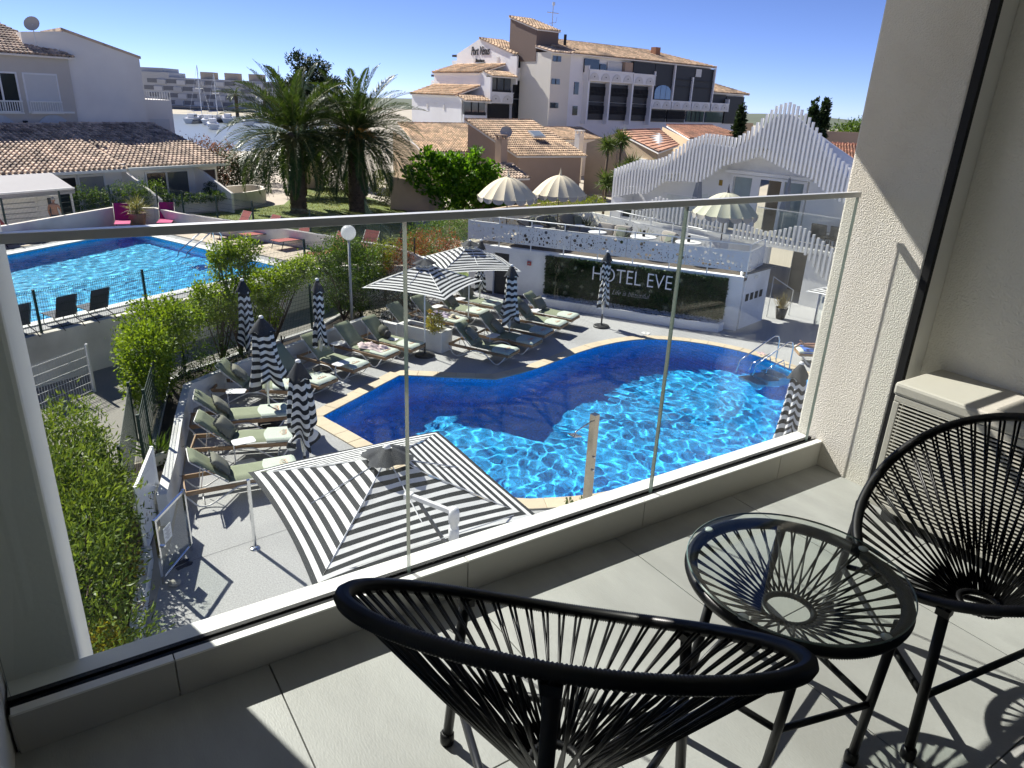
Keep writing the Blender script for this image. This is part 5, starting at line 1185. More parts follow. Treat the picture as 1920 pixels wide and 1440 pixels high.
put_beds([(-1.0, 20.55, -62, 'anthracite sun bed behind the mesh fence, leftmost at the near edge of the raised pool'), (-.02, 21.05, -62, 'anthracite sun bed behind the mesh fence, middle one at the near pool edge'), (.72, 21.42, -60, 'anthracite sun bed behind the mesh fence, beside the light green climber')], anth, 'anthracite sun beds at the near pool edge', (.5, .8, .85))
pot = thing('basket_planter', 'woven basket planter with a spiky plant between the magenta sun beds', 'potted plant', (3.72, 34.75, DZ))
MB().lathe([(0, 0), (.26, 0), (.34, .55), (.36, .60), (.31, .60), (.30, .52), (0, .52)], 20).build('basket', M('woven_basket', (.23, .15, .10), .8, .4, 18, .6, 60), pot, True)
n = 260; P = np.tile(np.array([[0, 0, .78]]), (n, 1)) + nrg.normal(size=(n, 3)) * .07; D = nrg.normal(size=(n, 3)) * .8 + np.array([0, 0, .45]); link('spiky_leaves', mesh_quads('spiky_leaves', leaf_arrays(P, D, .55, .022), leafM('agave_leaf', (.14, .17, .06), (.36, .36, .16), .25)), pot)
MB().tube([(0, 0, .5), (0, 0, .8)], .05, 8).build('trunk', M('palm_bark', (.16, .11, .07), .95, .4, 20, .8, 50), pot, True)
rock = MB().ball((0, 0, .35), (.42, .28, .42), 10, 7); rock.ball((.42, .1, .22), (.28, .22, .28), 9, 6); o = rock.build('red_rock', M('red_sandstone', (.34, .13, .10), .9, .2, 5, .6, 20), None); o.location = (9.55, 25.1, DZ); tag(o, 'reddish rock standing on the pool deck behind the climbers', 'rock')
sg = thing('depth_sign', 'small blue notice on the parapet behind the red sun beds', 'sign', (7.0, 31.0, DZ + .35)); MB().box((0, 0, 0), (.34, .02, .2), math.atan2(-3.4, 2.05)).build('sign_plate', M('blue_sign', (.05, .10, .30), .5), sg)
# welded mesh fences: dark green posts and wire panels
green_m = M('dark_green_coating', (.008, .035, .026), .5, .1)
def mesh_fence(pts, z, h, label, post=2.5, mat=None, top_bend=True, dense=(.055, .2), zl=None, posts=True, wire=.0055):
    mat = mat or green_m; t = thing('mesh_fence', label, 'fence', (0, 0, 0)); zz = z if isinstance(z, (list, tuple)) else [z] * len(pts)
    for i in range(len(pts) - 1):
        a = Vector((*pts[i][:2], zz[i])); b = Vector((*pts[i + 1][:2], zz[i + 1])); L = (b - a).length; n = max(1, round(L / post)); d = (b - a).normalized(); rz = math.atan2(d.y, d.x); nn = Vector((-d.y, d.x, 0))
        for k in range(n):
            p = a.lerp(b, k / n); q = a.lerp(b, (k + 1) / n); pl = (q - p).length
            if posts: MB().box((p.x, p.y, p.z + h / 2), (.05, .05, h + .04), rz).build('fence_post', mat, t)
            m = MB(); nvw = int(pl / dense[0]); nh = int(h / dense[1])
            for w_ in range(1, nvw):
                x_ = p.lerp(q, w_ / nvw); m.beam(x_ + Vector((0, 0, .06)), x_ + Vector((0, 0, h - .06)), wire, wire)
                if top_bend: m.beam(x_ + Vector((0, 0, h - .06)), x_ + Vector((0, 0, h + .02)) - nn * .07, wire, wire)
            for w_ in range(nh + 1):
                o_ = Vector((0, 0, .06 + (h - .12) * w_ / nh)); m.beam(p + o_, q + o_, wire * 1.2, wire * 1.2)
            m.build('mesh_panel', mat, t)
        if posts and i == len(pts) - 2: MB().box((b.x, b.y, b.z + h / 2), (.05, .05, h + .04), rz).build('fence_post', mat, t)
    return t
mesh_fence([(-4.5, 17.75), (-.3, 20.03), (2.2, 21.33), (4.8, 22.78), (7.5, 24.12)], DZ, 1.08, 'dark green mesh fence on the near wall of the raised pool', 2.4)
mesh_fence([(7.5, 24.12), (9.6, 24.42), (11.3, 23.5)], DZ, 1.0, 'dark green mesh fence above the bushes at the right tip of the raised pool', 2.2)
mesh_fence([(-.9, 32.9), (2.93, 36.25), (4.7, 35.6), (5.45, 34.0), (7.5, 30.6), (9.0, 28.0), (11.1, 24.2)], [1.5, 1.5, 1.5, 1.45, 1.4, 1.35, 1.3], 1.35, 'dark green mesh fence behind the parapet of the raised pool', 2.6)
mesh_fence([(11.3, 24.6), (13.0, 31.5), (14.5, 36.0)], 0, 1.9, 'tall dark green mesh fence beside the lawn', 2.6, dense=(.08, .2))
mesh_fence([(.95, 13.2), (1.2, 14.4), (1.9, 17.4), (2.15, 18.5), (2.6, 18.95), (4.2, 19.85), (6.65, 21.1), (9.4, 23.5)], 0.1, 1.45, 'green mesh fence on the kerb behind the long planter', 2.3, dense=(.06, .12), top_bend=False)
mesh_fence([(.55, 12.6), (1.05, 15.6), (1.55, 18.0)], 0, 1.3, 'old green chain fence with leaning posts left of the planter', 2.4, dense=(.06, .08), top_bend=False)
mesh_fence([(-1.4, 17.2), (.54, 18.9)], 0, 1.2, 'short white mesh fence panel in front of the cream retaining wall', 2.6, white_metal, dense=(.07, .22), wire=.008)
# grey path between fence and wall
fill([(.1, 14.5), (1.0, 14.6), (1.7, 17.5), (2.2, 19.0), (4.2, 20.1), (6.5, 21.3), (9.0, 23.6), (7.6, 23.9), (5.0, 22.6), (2.2, 21.2), (-.4, 19.9), (-3.0, 18.4), (-2.0, 15.0)], [], .004, 'side_path', M('grey_gravel_path', (.26, .245, .22), .95, .3, 30, .6, 120))
# ---------------------------------------------------------------- people
skin = M('skin', (.40, .22, .15), .55, .06, 6)
def skinned(name, pts, edges, mat, parent=None, sub=2, root=0):
    me = bpy.data.meshes.new(name); me.from_pydata([p[:3] for p in pts], edges, []); o = link(name, me, parent); me.materials.append(mat)
    md = o.modifiers.new('skin', 'SKIN'); md.use_smooth_shade = True
    for v, p in zip(me.skin_vertices[0].data, pts): v.radius = (p[3], p[4] if len(p) > 4 else p[3])
    me.skin_vertices[0].data[root].use_root = True
    s = o.modifiers.new('sub', 'SUBSURF'); s.levels = sub; s.render_levels = sub
    return o
# bathing man walking behind the parapet of the raised pool
man = thing('person', 'bare chested grey haired man walking behind the parapet of the raised pool', 'person', (.90, 41.2, 0), R_(-20))
pts = [(0, 0, .95, .15, .11), (0, 0, 1.12, .14, .11), (0, 0, 1.32, .17, .12), (0, 0, 1.42, .15, .09), (0, .01, 1.50, .058), (0, .03, 1.56, .055),   # 0-5 pelvis..neck
       (.19, 0, 1.40, .065), (.27, .02, 1.16, .045), (.28, .12, .94, .035), (.28, .15, .86, .035), (-.19, 0, 1.40, .065), (-.27, .02, 1.16, .045), (-.27, .12, .94, .035), (-.27, .15, .86, .035),
       (.09, 0, .86, .10), (.10, .06, .48, .065), (.10, .02, .09, .045), (.10, .14, .04, .04), (-.09, 0, .86, .10), (-.10, -.04, .48, .065), (-.10, -.16, .10, .045), (-.10, -.05, .04, .04)]
ed = [(0, 1), (1, 2), (2, 3), (3, 4), (4, 5), (3, 6), (6, 7), (7, 8), (8, 9), (3, 10), (10, 11), (11, 12), (12, 13), (0, 14), (14, 15), (15, 16), (16, 17), (0, 18), (18, 19), (19, 20), (20, 21)]
skinned('body', pts, ed, skin, man)
h_ = MB(); h_.ball((0, .05, 1.66), (.078, .095, .115), 14, 10).ball((0, .145, 1.645), (.016, .022, .022), 6, 5).ball((.082, .04, 1.65), (.012, .02, .03), 6, 5).ball((-.082, .04, 1.65), (.012, .02, .03), 6, 5); h_.build('head', skin, man, True)
MB().ball((0, .035, 1.695), (.084, .095, .095), 12, 8).build('hair', M('grey_hair', (.42, .41, .39), .9, .2, 30), man, True)
MB().lathe([(.16, .98), (.175, .86), (.19, .70), (.17, .70), (.15, .86)], 16).build('swim_shorts', M('navy_shorts', (.03, .04, .08), .9), man, True)
# person lying face down on the blue towel: lower legs and feet towards the pool
sbx = thing('person', 'person lying face down on a blue towel, bare feet towards the pool', 'person', bl.location, bl.rotation_euler.z)
Zt = .45
pts = [(1.15, 0, Zt + .13, .16, .12), (1.30, 0, Zt + .13, .14, .11), (1.50, 0, Zt + .16, .17, .11), (1.62, 0, Zt + .22, .13, .09), (1.72, 0, Zt + .28, .055),
       (1.0, .10, Zt + .10, .09), (.62, .12, Zt + .065, .06), (.52, .12, Zt + .062, .06), (.36, .12, Zt + .06, .052), (.16, .12, Zt + .06, .034), (.11, .12, Zt + .065, .036), (.05, .12, Zt + .0, .03), (-.03, .125, Zt - .055, .022),
       (1.0, -.10, Zt + .10, .09), (.62, -.12, Zt + .065, .06), (.52, -.12, Zt + .062, .06), (.36, -.12, Zt + .06, .052), (.18, -.13, Zt + .10, .034), (.13, -.13, Zt + .13, .036), (.08, -.14, Zt + .20, .03), (.02, -.15, Zt + .25, .022),
       (1.60, .20, Zt + .16, .06), (1.78, .34, Zt + .12, .045), (1.98, .20, Zt + .14, .035), (1.60, -.20, Zt + .16, .06), (1.78, -.34, Zt + .12, .045), (1.98, -.20, Zt + .14, .035)]
ed = [(0, 1), (1, 2), (2, 3), (3, 4), (0, 5), (5, 6), (6, 7), (7, 8), (8, 9), (9, 10), (10, 11), (11, 12), (0, 13), (13, 14), (14, 15), (15, 16), (16, 17), (17, 18), (18, 19), (19, 20), (3, 21), (21, 22), (22, 23), (3, 24), (24, 25), (25, 26)]
skinned('body', pts, ed, skin, sbx)
MB().ball((1.84, 0, Zt + .34), (.11, .08, .09), 14, 10).ball((1.93, 0, Zt + .30), (.02, .016, .02), 6, 5).build('head', skin, sbx, True)
MB().ball((1.83, 0, Zt + .37), (.115, .088, .085), 12, 8).build('hair', M('dark_hair', (.03, .02, .015), .8, .2, 30), sbx, True)
for s_, fx, fz in ((.12, -.04, Zt - .06), (-.15, .01, Zt + .26)):
    m = MB()
    for q in range(5): m.ball((fx - .004 * q if s_ > 0 else fx, s_ - .035 + q * .0165, fz + (0 if s_ > 0 else -.005 * q)), (.014, .0085 + (.004 if q == (0 if s_ < 0 else 4) else 0), .014), 6, 5)
    m.build('toes', skin, sbx, True, kind='stuff')
MB().ball((1.10, 0, Zt + .15), (.17, .185, .115), 14, 8).build('swimwear', M('black_swimwear', (.02, .02, .025), .8), sbx, True)
# ================================================================ planting
L_bright = leafM('leaf_bright', (.06, .13, .010), (.24, .34, .035), .5)
L_mid = leafM('leaf_mid', (.028, .075, .012), (.12, .20, .03), .42)
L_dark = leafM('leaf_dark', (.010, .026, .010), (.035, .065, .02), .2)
L_olean = leafM('leaf_oleander', (.035, .08, .013), (.21, .29, .05), .38)
L_red = leafM('leaf_photinia', (.07, .075, .02), (.36, .07, .04), .42)
L_yel = leafM('leaf_golden', (.16, .18, .02), (.50, .42, .05), .35)
bark = M('shrub_bark', (.11, .08, .055), .95, .35, 12, .7, 60)
def shrub(name, label, blobs, n, L, W, mat, base=None, ntw=12, clump=9, shell=.45, group=None, up=.2, stemr=.022):
    t = thing(name, label, 'shrub', (0, 0, 0), 0, group)
    foliage('foliage', blobs, n, L, W, mat, t, clump, shell, up, kind='stuff')
    if base: twigs('stems', base, blobs, ntw, stemr, bark, t)
    return t
shrub('oleander_hedge', 'tall oleander hedge at the lower left, beside the balcony pier', [(-.45, 9.4, .9, .85, 1.1, .95), (-.3, 11.0, 1.0, .9, 1.2, 1.0), (-.25, 12.6, 1.05, .85, 1.2, 1.0), (-.3, 13.8, .9, .8, .8, .95), (-.9, 12.5, 1.0, .8, 1.6, .95), (-.0, 10.6, .8, .5, 1.2, .8), (.1, 12.2, .8, .45, 1.2, .85), (-.2, 8.3, .55, .6, .8, .6)], 23000, .11, .029, L_olean, [(-.3, 9.5, 0), (-.2, 11, 0), (-.2, 12.5, 0), (-.4, 13.6, 0)], 50, clump=12, shell=.6, up=.5)
G = 'climbing plants on the garden fence'
shrub('climbing_plant', 'light green feathery climber at the left corner of the fence', [(1.55, 16.9, 1.5, .62, .8, .62), (2.0, 18.0, 1.75, .8, .65, .6), (1.35, 16.3, 1.0, .4, .5, .55), (2.5, 18.6, 1.5, .6, .5, .6), (1.8, 17.3, .75, .3, .4, .5)], 12500, .082, .046, L_bright, [(1.75, 17.0, .1), (2.1, 18.4, .1)], 22, group=G)
shrub('climbing_plant', 'bushy climber with a tall shoot towards the pool ladder', [(3.5, 19.4, 1.75, .65, .5, .55), (4.2, 19.85, 2.5, .55, .45, .55), (4.5, 19.9, 3.0, .45, .35, .35), (3.95, 19.8, 2.9, .35, .3, .35), (3.9, 19.7, 1.4, .5, .4, .5)], 9000, .08, .044, L_bright, [(3.6, 19.3, .1), (4.2, 19.7, .1)], 22, group=G)
shrub('climbing_plant', 'wide climber with hanging shoots above the gap in the fence', [(5.1, 20.3, 1.85, .75, .5, .48), (5.9, 20.7, 2.0, .6, .5, .42), (4.7, 20.1, 1.45, .45, .4, .5), (6.5, 21.0, 2.15, .4, .4, .35), (5.2, 20.3, 1.1, .3, .3, .45)], 8500, .08, .044, L_bright, [(5.2, 20.2, .1), (5.0, 20.1, .1)], 18, group=G)
shrub('climbing_plant', 'large dense climber around the globe lamp pole', [(7.6, 21.9, 1.5, .75, .65, .9), (8.6, 22.6, 1.7, .8, .7, 1.0), (9.3, 23.2, 1.5, .6, .5, .8), (8.1, 22.1, 2.4, .6, .5, .45), (7.2, 21.6, 2.2, .45, .4, .4), (8.4, 22.0, .7, .8, .5, .5)], 12000, .075, .046, L_mid, [(7.9, 21.7, .1), (8.7, 22.3, .1)], 22, group=G)
shrub('golden_shrub', 'yellow green shrub between the lamp and the red leaved hedge', [(9.9, 23.4, 1.6, .5, .45, .6), (10.4, 23.8, 1.8, .45, .4, .5)], 2200, .07, .035, leafM('leaf_lime', (.08, .13, .012), (.26, .31, .035), .4), [(10.1, 23.4, .1)], 8)
shrub('red_shrub', 'red leaved photinia hedge behind the open parasols', [(10.6, 23.3, 1.3, .6, .5, .9), (11.4, 24.0, 1.6, .75, .55, .85), (12.4, 24.2, 1.65, .8, .55, .75), (13.1, 24.0, 1.5, .5, .5, .7), (12.2, 23.4, .9, .9, .5, .6)], 7500, .075, .03, L_red, [(11.5, 23.8, 0), (12.5, 24, 0)], 16)
shrub('corner_bush', 'dark small leaved bush in the long planter, behind the corner lounger', [(2.75, 17.8, .55, .5, .45, .5), (3.3, 18.5, .6, .55, .4, .5), (2.4, 17.6, .4, .35, .4, .4), (4.1, 18.6, .4, .4, .3, .3)], 3600, .05, .028, L_mid, [(2.8, 17.9, 0), (3.3, 18.4, 0)], 12)
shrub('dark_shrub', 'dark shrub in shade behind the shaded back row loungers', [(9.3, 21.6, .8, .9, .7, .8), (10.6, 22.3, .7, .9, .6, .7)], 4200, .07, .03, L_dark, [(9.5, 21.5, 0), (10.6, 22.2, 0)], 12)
shrub('golden_euonymus', 'yellow leaved shrub growing in the square white planter', [(9.28, 18.02, .88, .27, .25, .28)], 900, .06, .036, L_yel, [(9.28, 18.02, .5)], 6, clump=5, stemr=.012)
shrub('golden_euonymus', 'yellow and green shrub at the bottom left, right above the balcony ledge', [(-.12, 8.75, .38, .26, .30, .28)], 1000, .055, .036, L_yel, [(-.1, 8.8, 0)], 6, clump=5, stemr=.012)
shrub('golden_euonymus', 'loose yellowish shrub beside the perforated screen', [(.28, 10.35, .35, .22, .5, .35), (.3, 11.1, .4, .2, .4, .3)], 900, .06, .036, leafM('leaf_bronze', (.14, .12, .015), (.36, .26, .04), .35), [(.3, 10.4, 0)], 6, clump=5, stemr=.012)
shrub('strap_leaf_plant', 'strap leaved plant in the long planter by the cross wall', [(1.28, 14.25, .25, .12, .12, .12)], 60, .45, .05, L_mid, [(1.28, 14.25, 0)], 3, clump=0, up=.6)
shrub('dry_shrub', 'dry brownish shrub in the bed below the hedge', [(.15, 9.6, .2, .25, .6, .2)], 500, .10, .012, leafM('leaf_dry', (.10, .07, .04), (.22, .17, .08), .2), [(.15, 9.6, 0)], 6, up=.6)
for k, (p, lab) in enumerate((((7.42, 8.98, .05), 'small green seedling left of the shower column by the pool'), ((7.60, 8.86, .05), 'small green seedling right beside the shower column'))):
    shrub('seedling', lab, [(p[0], p[1], .12, .05, .05, .12)], 60, .07, .03, L_mid, [(p[0], p[1], 0)], 3, clump=0, stemr=.005)
for (x_, y_, h_, lab) in ((4.65, 19.55, .5, 'bare little trunk in the planter, behind the slim closed parasol'), (5.35, 19.9, .45, 'second bare little trunk further along the planter')):
    t = MB().tube([(x_, y_, .05), (x_ + .03, y_, h_ * .6), (x_ + .02, y_ + .03, h_)], .03, 7, r2=.02).tube([(x_ + .03, y_, h_ * .6), (x_ + .12, y_, h_ * .95)], .015, 5).build('young_trunk', bark); tag(t, lab, 'tree trunk')
shrub('terrace_hedge', 'green hedge outside the left end of the hotel terrace', [(13.4, 27.6, .8, 1.0, .9, .9), (14.6, 28.8, 1.0, 1.1, .9, .9), (16.0, 30.2, 1.1, 1.2, 1.0, .8), (17.5, 31.6, 1.1, 1.2, 1.0, .8)], 8500, .11, .04, L_mid, [(14, 28, 0), (16, 30, 0)], 14)
shrub('clipped_hedge', 'yellow green clipped hedge behind the cream dome parasols', [(24.5, 34.0, 1.3, 1.4, .6, .55), (26.5, 34.4, 1.3, 1.4, .6, .55), (28.5, 34.8, 1.3, 1.2, .6, .5)], 5200, .09, .045, leafM('leaf_lime', (.08, .13, .012), (.26, .31, .035), .4))
# terrace agaves
for (p, lab) in (((18.2, 20.2), 'spiky dark agave beside the taupe sofa on the terrace'), ((17.2, 24.1), 'spiky pale agave between the terrace armchairs'), ((19.35, 20.3), 'small yellow green agave at the right of the taupe sofa'), ((19.2, 23.6), 'spiky plant at the far right corner of the terrace')):
    t = thing('agave_plant', lab, 'plant', (*p, TZ)); MB().lathe([(0, 0), (.14, 0), (.18, .3), (.15, .3), (0, .26)], 14).build('pot', MATS['dark_pot'], t, True)
    n = 46; P = np.tile(np.array([[0, 0, .3]]), (n, 1)) + nrg.normal(size=(n, 3)) * .03; D = nrg.normal(size=(n, 3)) * .55 + np.array([0, 0, .6]); link('blades', mesh_quads('blades', leaf_arrays(P, D, .5, .05), leafM('agave_leaf', (.14, .17, .06), (.36, .36, .16), .25) if 'yellow' in lab or 'pale' in lab else L_dark), t, 'stuff')
# ---------------------------------------------------------------- date palms
frond_m = leafM('palm_frond', (.018, .045, .012), (.072, .115, .03), .25, .42)
rach_m = M('frond_rachis', (.20, .20, .07), .6, .2, 8)
def frond_mesh(L, droop, seed, n=62, lw=.030):
    r = np.random.default_rng(seed); pts = []; ang = 0; p = np.array([0., 0., 0.]); N = 24
    for i in range(N + 1):
        pts.append(p.copy()); t = i / N; a = -droop * t ** 1.5; p = p + np.array([math.cos(a), 0, math.sin(a)]) * (L / N)
    pts = np.array(pts); V = []; F = []
    def at(t): x = t * N; i = min(N - 1, int(x)); return pts[i] + (pts[i + 1] - pts[i]) * (x - i), (pts[i + 1] - pts[i]) / np.linalg.norm(pts[i + 1] - pts[i])
    mb = MB(); mb.tube([tuple(q) for q in pts[::2]], [.035 * (1 - .9 * i / (N // 2)) + .004 for i in range(N // 2 + 1)], 4)
    for i in range(n):
        t = .10 + .90 * i / n; c, d = at(min(.999, t)); nn = np.array([-d[2], 0, d[0]]); ll = .62 * (math.sin(PI * min(1, .12 + t * .93)) ** .55) * L / 4 * (1 if t < .95 else .7)
        for s in (-1, 1):
            dr = d * (.55 + .25 * t) + np.array([0, s * 1.0, 0]) * (.75 - .2 * t) + nn * (.42 + r.uniform(-.25, .2)); dr /= np.linalg.norm(dr)
            tip = c + dr * ll * r.uniform(.85, 1.1) + np.array([0, 0, -.10 * ll]); mid = c + dr * ll * .5 + np.array([0, 0, .02]); w_ = np.cross(dr, nn); w_ = w_ / (np.linalg.norm(w_) + 1e-9) * lw * .5
            k = len(mb.v); mb.v += [tuple(c - w_ * .5), tuple(mid - w_), tuple(tip), tuple(mid + w_)]; mb.f.append([k, k + 1, k + 2, k + 3]); mb.m.append(1)
    return mb.mesh('frond', [rach_m, frond_m])
FR = [frond_mesh(4.55, R_(d), i, 74, .05) for i, d in enumerate((34, 52, 68, 80))]
FRS = [frond_mesh(2.6, R_(d), 20 + i, 30, .06) for i, d in enumerate((60, 95))]
trunk_m = M('palm_trunk_scales', (.115, .085, .06), .95, .4, 9, .6, 40, island=.3)
def palm(loc, H, label, seed, n=96, trunk_r=.46, fr=FR, sc=1.0, fruit=False, lean=(0, 0)):
    r = random.Random(seed); t = thing('palm_tree', label, 'palm tree', (*loc, 0)); rt = random.Random(seed + 1)
    m = MB(); m.lathe([(trunk_r * 1.15, 0), (trunk_r, .3), (trunk_r * .93, H * .7), (trunk_r * 1.05, H * .9), (trunk_r * .8, H * 1.03), (0, H * 1.05)], 16)
    rows = int(H / .16); cols = 11
    for j in range(rows):
        z = .08 + j * .16; rr = trunk_r * (1.02 - .09 * min(1, z / H * 1.3) + (.12 if z > H * .8 else 0))
        for i in range(cols):
            a = 2 * PI * (i + .5 * (j % 2)) / cols + rt.uniform(-.05, .05); u = Vector((-math.sin(a), math.cos(a), 0)); o = Vector((math.cos(a), math.sin(a), 0)); c = o * rr + Vector((0, 0, z)); w_ = rr * .30; e = rt.uniform(.05, .10) * rr * 2
            m.add([c - u * w_, c + Vector((0, 0, -.10)) + o * .01, c + u * w_, c + Vector((0, 0, .12)) + o * e, c + o * (e * .7)], [(0, 1, 4), (1, 2, 4), (2, 3, 4), (3, 0, 4)])
    m.build('trunk', trunk_m, t)
    for i in range(n):
        q = (i + .5) / n; el = math.asin(max(-1, min(1, 1 - 1.45 * q))) if q < .8 else R_(-6 - 30 * (q - .8) / .2 - r.uniform(0, 8)); el = min(el, R_(80)); az = i * 2.39996 + r.uniform(-.2, .2)
        k = 0 if el > R_(58) else (1 if el > R_(28) else (2 if el > R_(-5) else 3)); k = min(k, len(fr) - 1); s = sc * r.uniform(.85, 1.08) * (.92 if el > R_(70) else 1)
        o = link('frond', fr[k], t, loc=(.22 * math.cos(az) * sc, .22 * math.sin(az) * sc, H + (.25 if el > .3 else -.05) * sc), rot=(r.uniform(-.25, .25), -el, az)); o.scale = (s, s, s)
    if fruit:
        om = M('orange_fruit_stalk', (.48, .24, .03), .7, .3, 20)
        for a in (3.7, 4.6, 5.4, 2.9):
            mb = MB()
            for k in range(26):
                b = a + r.uniform(-.3, .3); l = r.uniform(.6, 1.0); p = Vector((.3 * math.cos(b), .3 * math.sin(b), H + .15)); mb.tube([p, p + Vector((math.cos(b) * l * .6, math.sin(b) * l * .6, .35 * l)), p + Vector((math.cos(b) * l, math.sin(b) * l, -.25 * l))], .012, 4)
            mb.build('fruit_stalk', om, t)
    return t
palm((13.69, 44.6), 4.5, 'big date palm on the lawn, the left one of the pair', 5, 88)
palm((17.40, 44.4), 4.55, 'big date palm on the lawn with orange fruit stalks, the right one of the pair', 6, 92, .50, fruit=True)
shrub('fig_bush', 'bright green broad leaved bush between the right palm and the tiled houses', [(22.3, 43.0, 2.1, 1.5, 1.1, 1.5), (24.2, 42.2, 2.0, 1.6, 1.1, 1.5), (25.3, 41.8, 1.5, 1.0, .9, 1.2), (21.8, 43.4, 3.2, .8, .7, .6), (23.4, 42.5, 3.0, 1.0, .8, .6), (23.5, 42.3, .9, 1.8, .9, .9), (25.9, 42.0, 2.7, .6, .5, .5), (21.0, 43.7, 2.3, .7, .6, .6), (24.7, 42.2, 3.6, .5, .5, .4), (26.3, 41.5, .9, .6, .6, .7)], 6500, .30, .21, leafM('fig_leaf', (.03, .10, .008), (.16, .34, .02), .48), [(23, 42.6, 0), (24.5, 42.2, 0)], 16, shell=.25, clump=11, stemr=.04)
shrub('oleander_bush', 'pink flowering oleander bush by the marina water', [(10.6, 56.5, 1.9, 1.6, 1.3, 1.7), (12.2, 57.0, 1.6, 1.3, 1.2, 1.5)], 4200, .2, .07, leafM('oleander_bloom', (.05, .07, .03), (.36, .15, .15), .3), [(11, 56.5, 0)], 10)
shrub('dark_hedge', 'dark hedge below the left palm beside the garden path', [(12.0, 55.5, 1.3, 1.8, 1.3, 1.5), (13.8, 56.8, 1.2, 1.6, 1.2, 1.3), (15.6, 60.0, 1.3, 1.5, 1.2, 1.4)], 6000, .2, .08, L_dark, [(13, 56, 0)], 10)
shrub('ivy_hedge', 'variegated ivy hedge behind the right palm', [(18.3, 51.0, 1.3, 1.0, 1.0, 1.4), (19.3, 49.0, 1.2, .9, 1.2, 1.3), (20.3, 46.8, 1.1, .8, 1.2, 1.2)], 6000, .14, .08, leafM('ivy_leaf', (.03, .06, .02), (.22, .25, .14), .25), [(19, 50, 0)], 10)
shrub('round_bush', 'clipped dark green hedge left of the arched garden gate', [(2.3, 43.5, 1.1, .55, .4, .9), (2.95, 43.75, 1.1, .5, .4, .9)], 3000, .09, .05, L_mid)
shrub('round_bush', 'long clipped dark green hedge behind the magenta sun beds', [(3.9, 44.2, 1.15, .6, .45, .9), (4.6, 44.5, 1.15, .7, .45, .9), (5.4, 44.8, 1.15, .7, .45, .9), (6.1, 45.1, 1.1, .5, .45, .9)], 5500, .09, .05, L_mid)
shrub('low_hedge', 'low hedge trailing over the curved garden wall', [(6.8, 45.3, .95, .7, .4, .35), (8.0, 45.8, .95, .8, .4, .3), (9.2, 46.3, .95, .7, .4, .3)], 2400, .09, .05, L_mid)
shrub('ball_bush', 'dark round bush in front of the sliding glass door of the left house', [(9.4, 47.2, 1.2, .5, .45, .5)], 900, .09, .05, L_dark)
def tree(label, loc, blobs, n, L, W, mat, th, tr=.2, cat='tree'):
    t = thing('tree', label, cat, (0, 0, 0)); foliage('crown', blobs, n, L, W, mat, t, 10, .35, .2, kind='stuff')
    mb = MB(); mb.tube([(loc[0], loc[1], 0), (loc[0] + .1, loc[1], th * .5), (loc[0], loc[1], th)], tr, 8, r2=tr * .6)
    for b in blobs: mb.tube([(loc[0], loc[1], th * .75), (b[0], b[1], b[2])], tr * .35, 5, r2=tr * .1)
    mb.build('trunk', bark, t, True); return t
tree('dark pine rising behind the two palms', (20.2, 61.2), [(19.5, 61, 9.0, .75, .8, .8), (21.0, 61.2, 8.7, .85, .8, .8), (20.2, 61, 7.8, 1.6, 1.2, 1.0), (21.8, 60.8, 7.2, 1.5, 1.2, .9), (19.2, 61.4, 7.0, 1.2, 1.0, .9), (20.6, 61, 5.8, 2.0, 1.4, 1.1)], 7000, .32, .10, L_dark, 7.5)
tree('dark round tree filling the gap between the palm trunks', (16.6, 52.5), [(16.2, 52.4, 3.0, 1.6, 1.3, 1.5), (17.6, 52.6, 3.4, 1.4, 1.3, 1.4), (15.4, 52.4, 2.4, 1.2, 1.1, 1.2)], 5500, .2, .09, L_dark, 3)
for (p, h_, lab) in (((69.3, 49.7), 8.3, 'narrow dark cypress behind the slatted wing, left of the pair'), ((70.3, 49.1), 8.6, 'narrow dark cypress behind the slatted wing, right of the pair'), ((64.5, 55.0), 7.6, 'dark cypress partly hidden by the tips of the slats')):
    tree(lab, p, [(p[0], p[1], h_ * .3, .55, .55, h_ * .3), (p[0], p[1], h_ * .62, .55, .55, h_ * .3), (p[0], p[1], h_ * .84, .36, .36, h_ * .15)], 6500, .30, .16, L_dark, h_ * .7, .15)
for (c, s, lab) in (((92.0, 92.0), 2.6, 'grey green tree at the right of the terraced block'), ((95, 61.5), 2.6, 'distant tree at the skyline right of the cypresses'), ((99, 58), 3.0, 'distant tree at the skyline by the balcony wall')):
    tree(lab, c, [(c[0] - s * .6, c[1], s * 1.5, s, s * .8, s * .8), (c[0] + s * .6, c[1], s * 1.6, s, s * .8, s * .8)], 3000, .42, .2, L_mid, s * 1.3)
# yucca clump before the brown house
for (p, hts, lab) in (((34.8, 40.4), (4.2, 4.6, 3.0), 'tall yucca clump with spiky heads between the brown house and the slatted wing'), ((32.2, 37.2), (2.2, 2.6), 'spiky palm like plant behind the clipped hedge')):
    t = thing('yucca', lab, 'plant', (0, 0, 0))
    for i, h_ in enumerate(hts):
        b = (p[0] + i * .8 - .6, p[1] - i * .4, 0); MB().tube([b, (b[0] + .1, b[1], h_)], .09, 7).build('trunk', bark, t, True)
        n = 260; P = np.tile(np.array([[b[0] + .1, b[1], h_ + .1]]), (n, 1)) + nrg.normal(size=(n, 3)) * .1; D = nrg.normal(size=(n, 3)) * .75 + np.array([0, 0, .15]); link('leaf_head', mesh_quads('leaf_head', leaf_arrays(P, D, .85, .06), leafM('yucca_leaf', (.04, .08, .02), (.14, .20, .05), .25)), t, 'stuff')
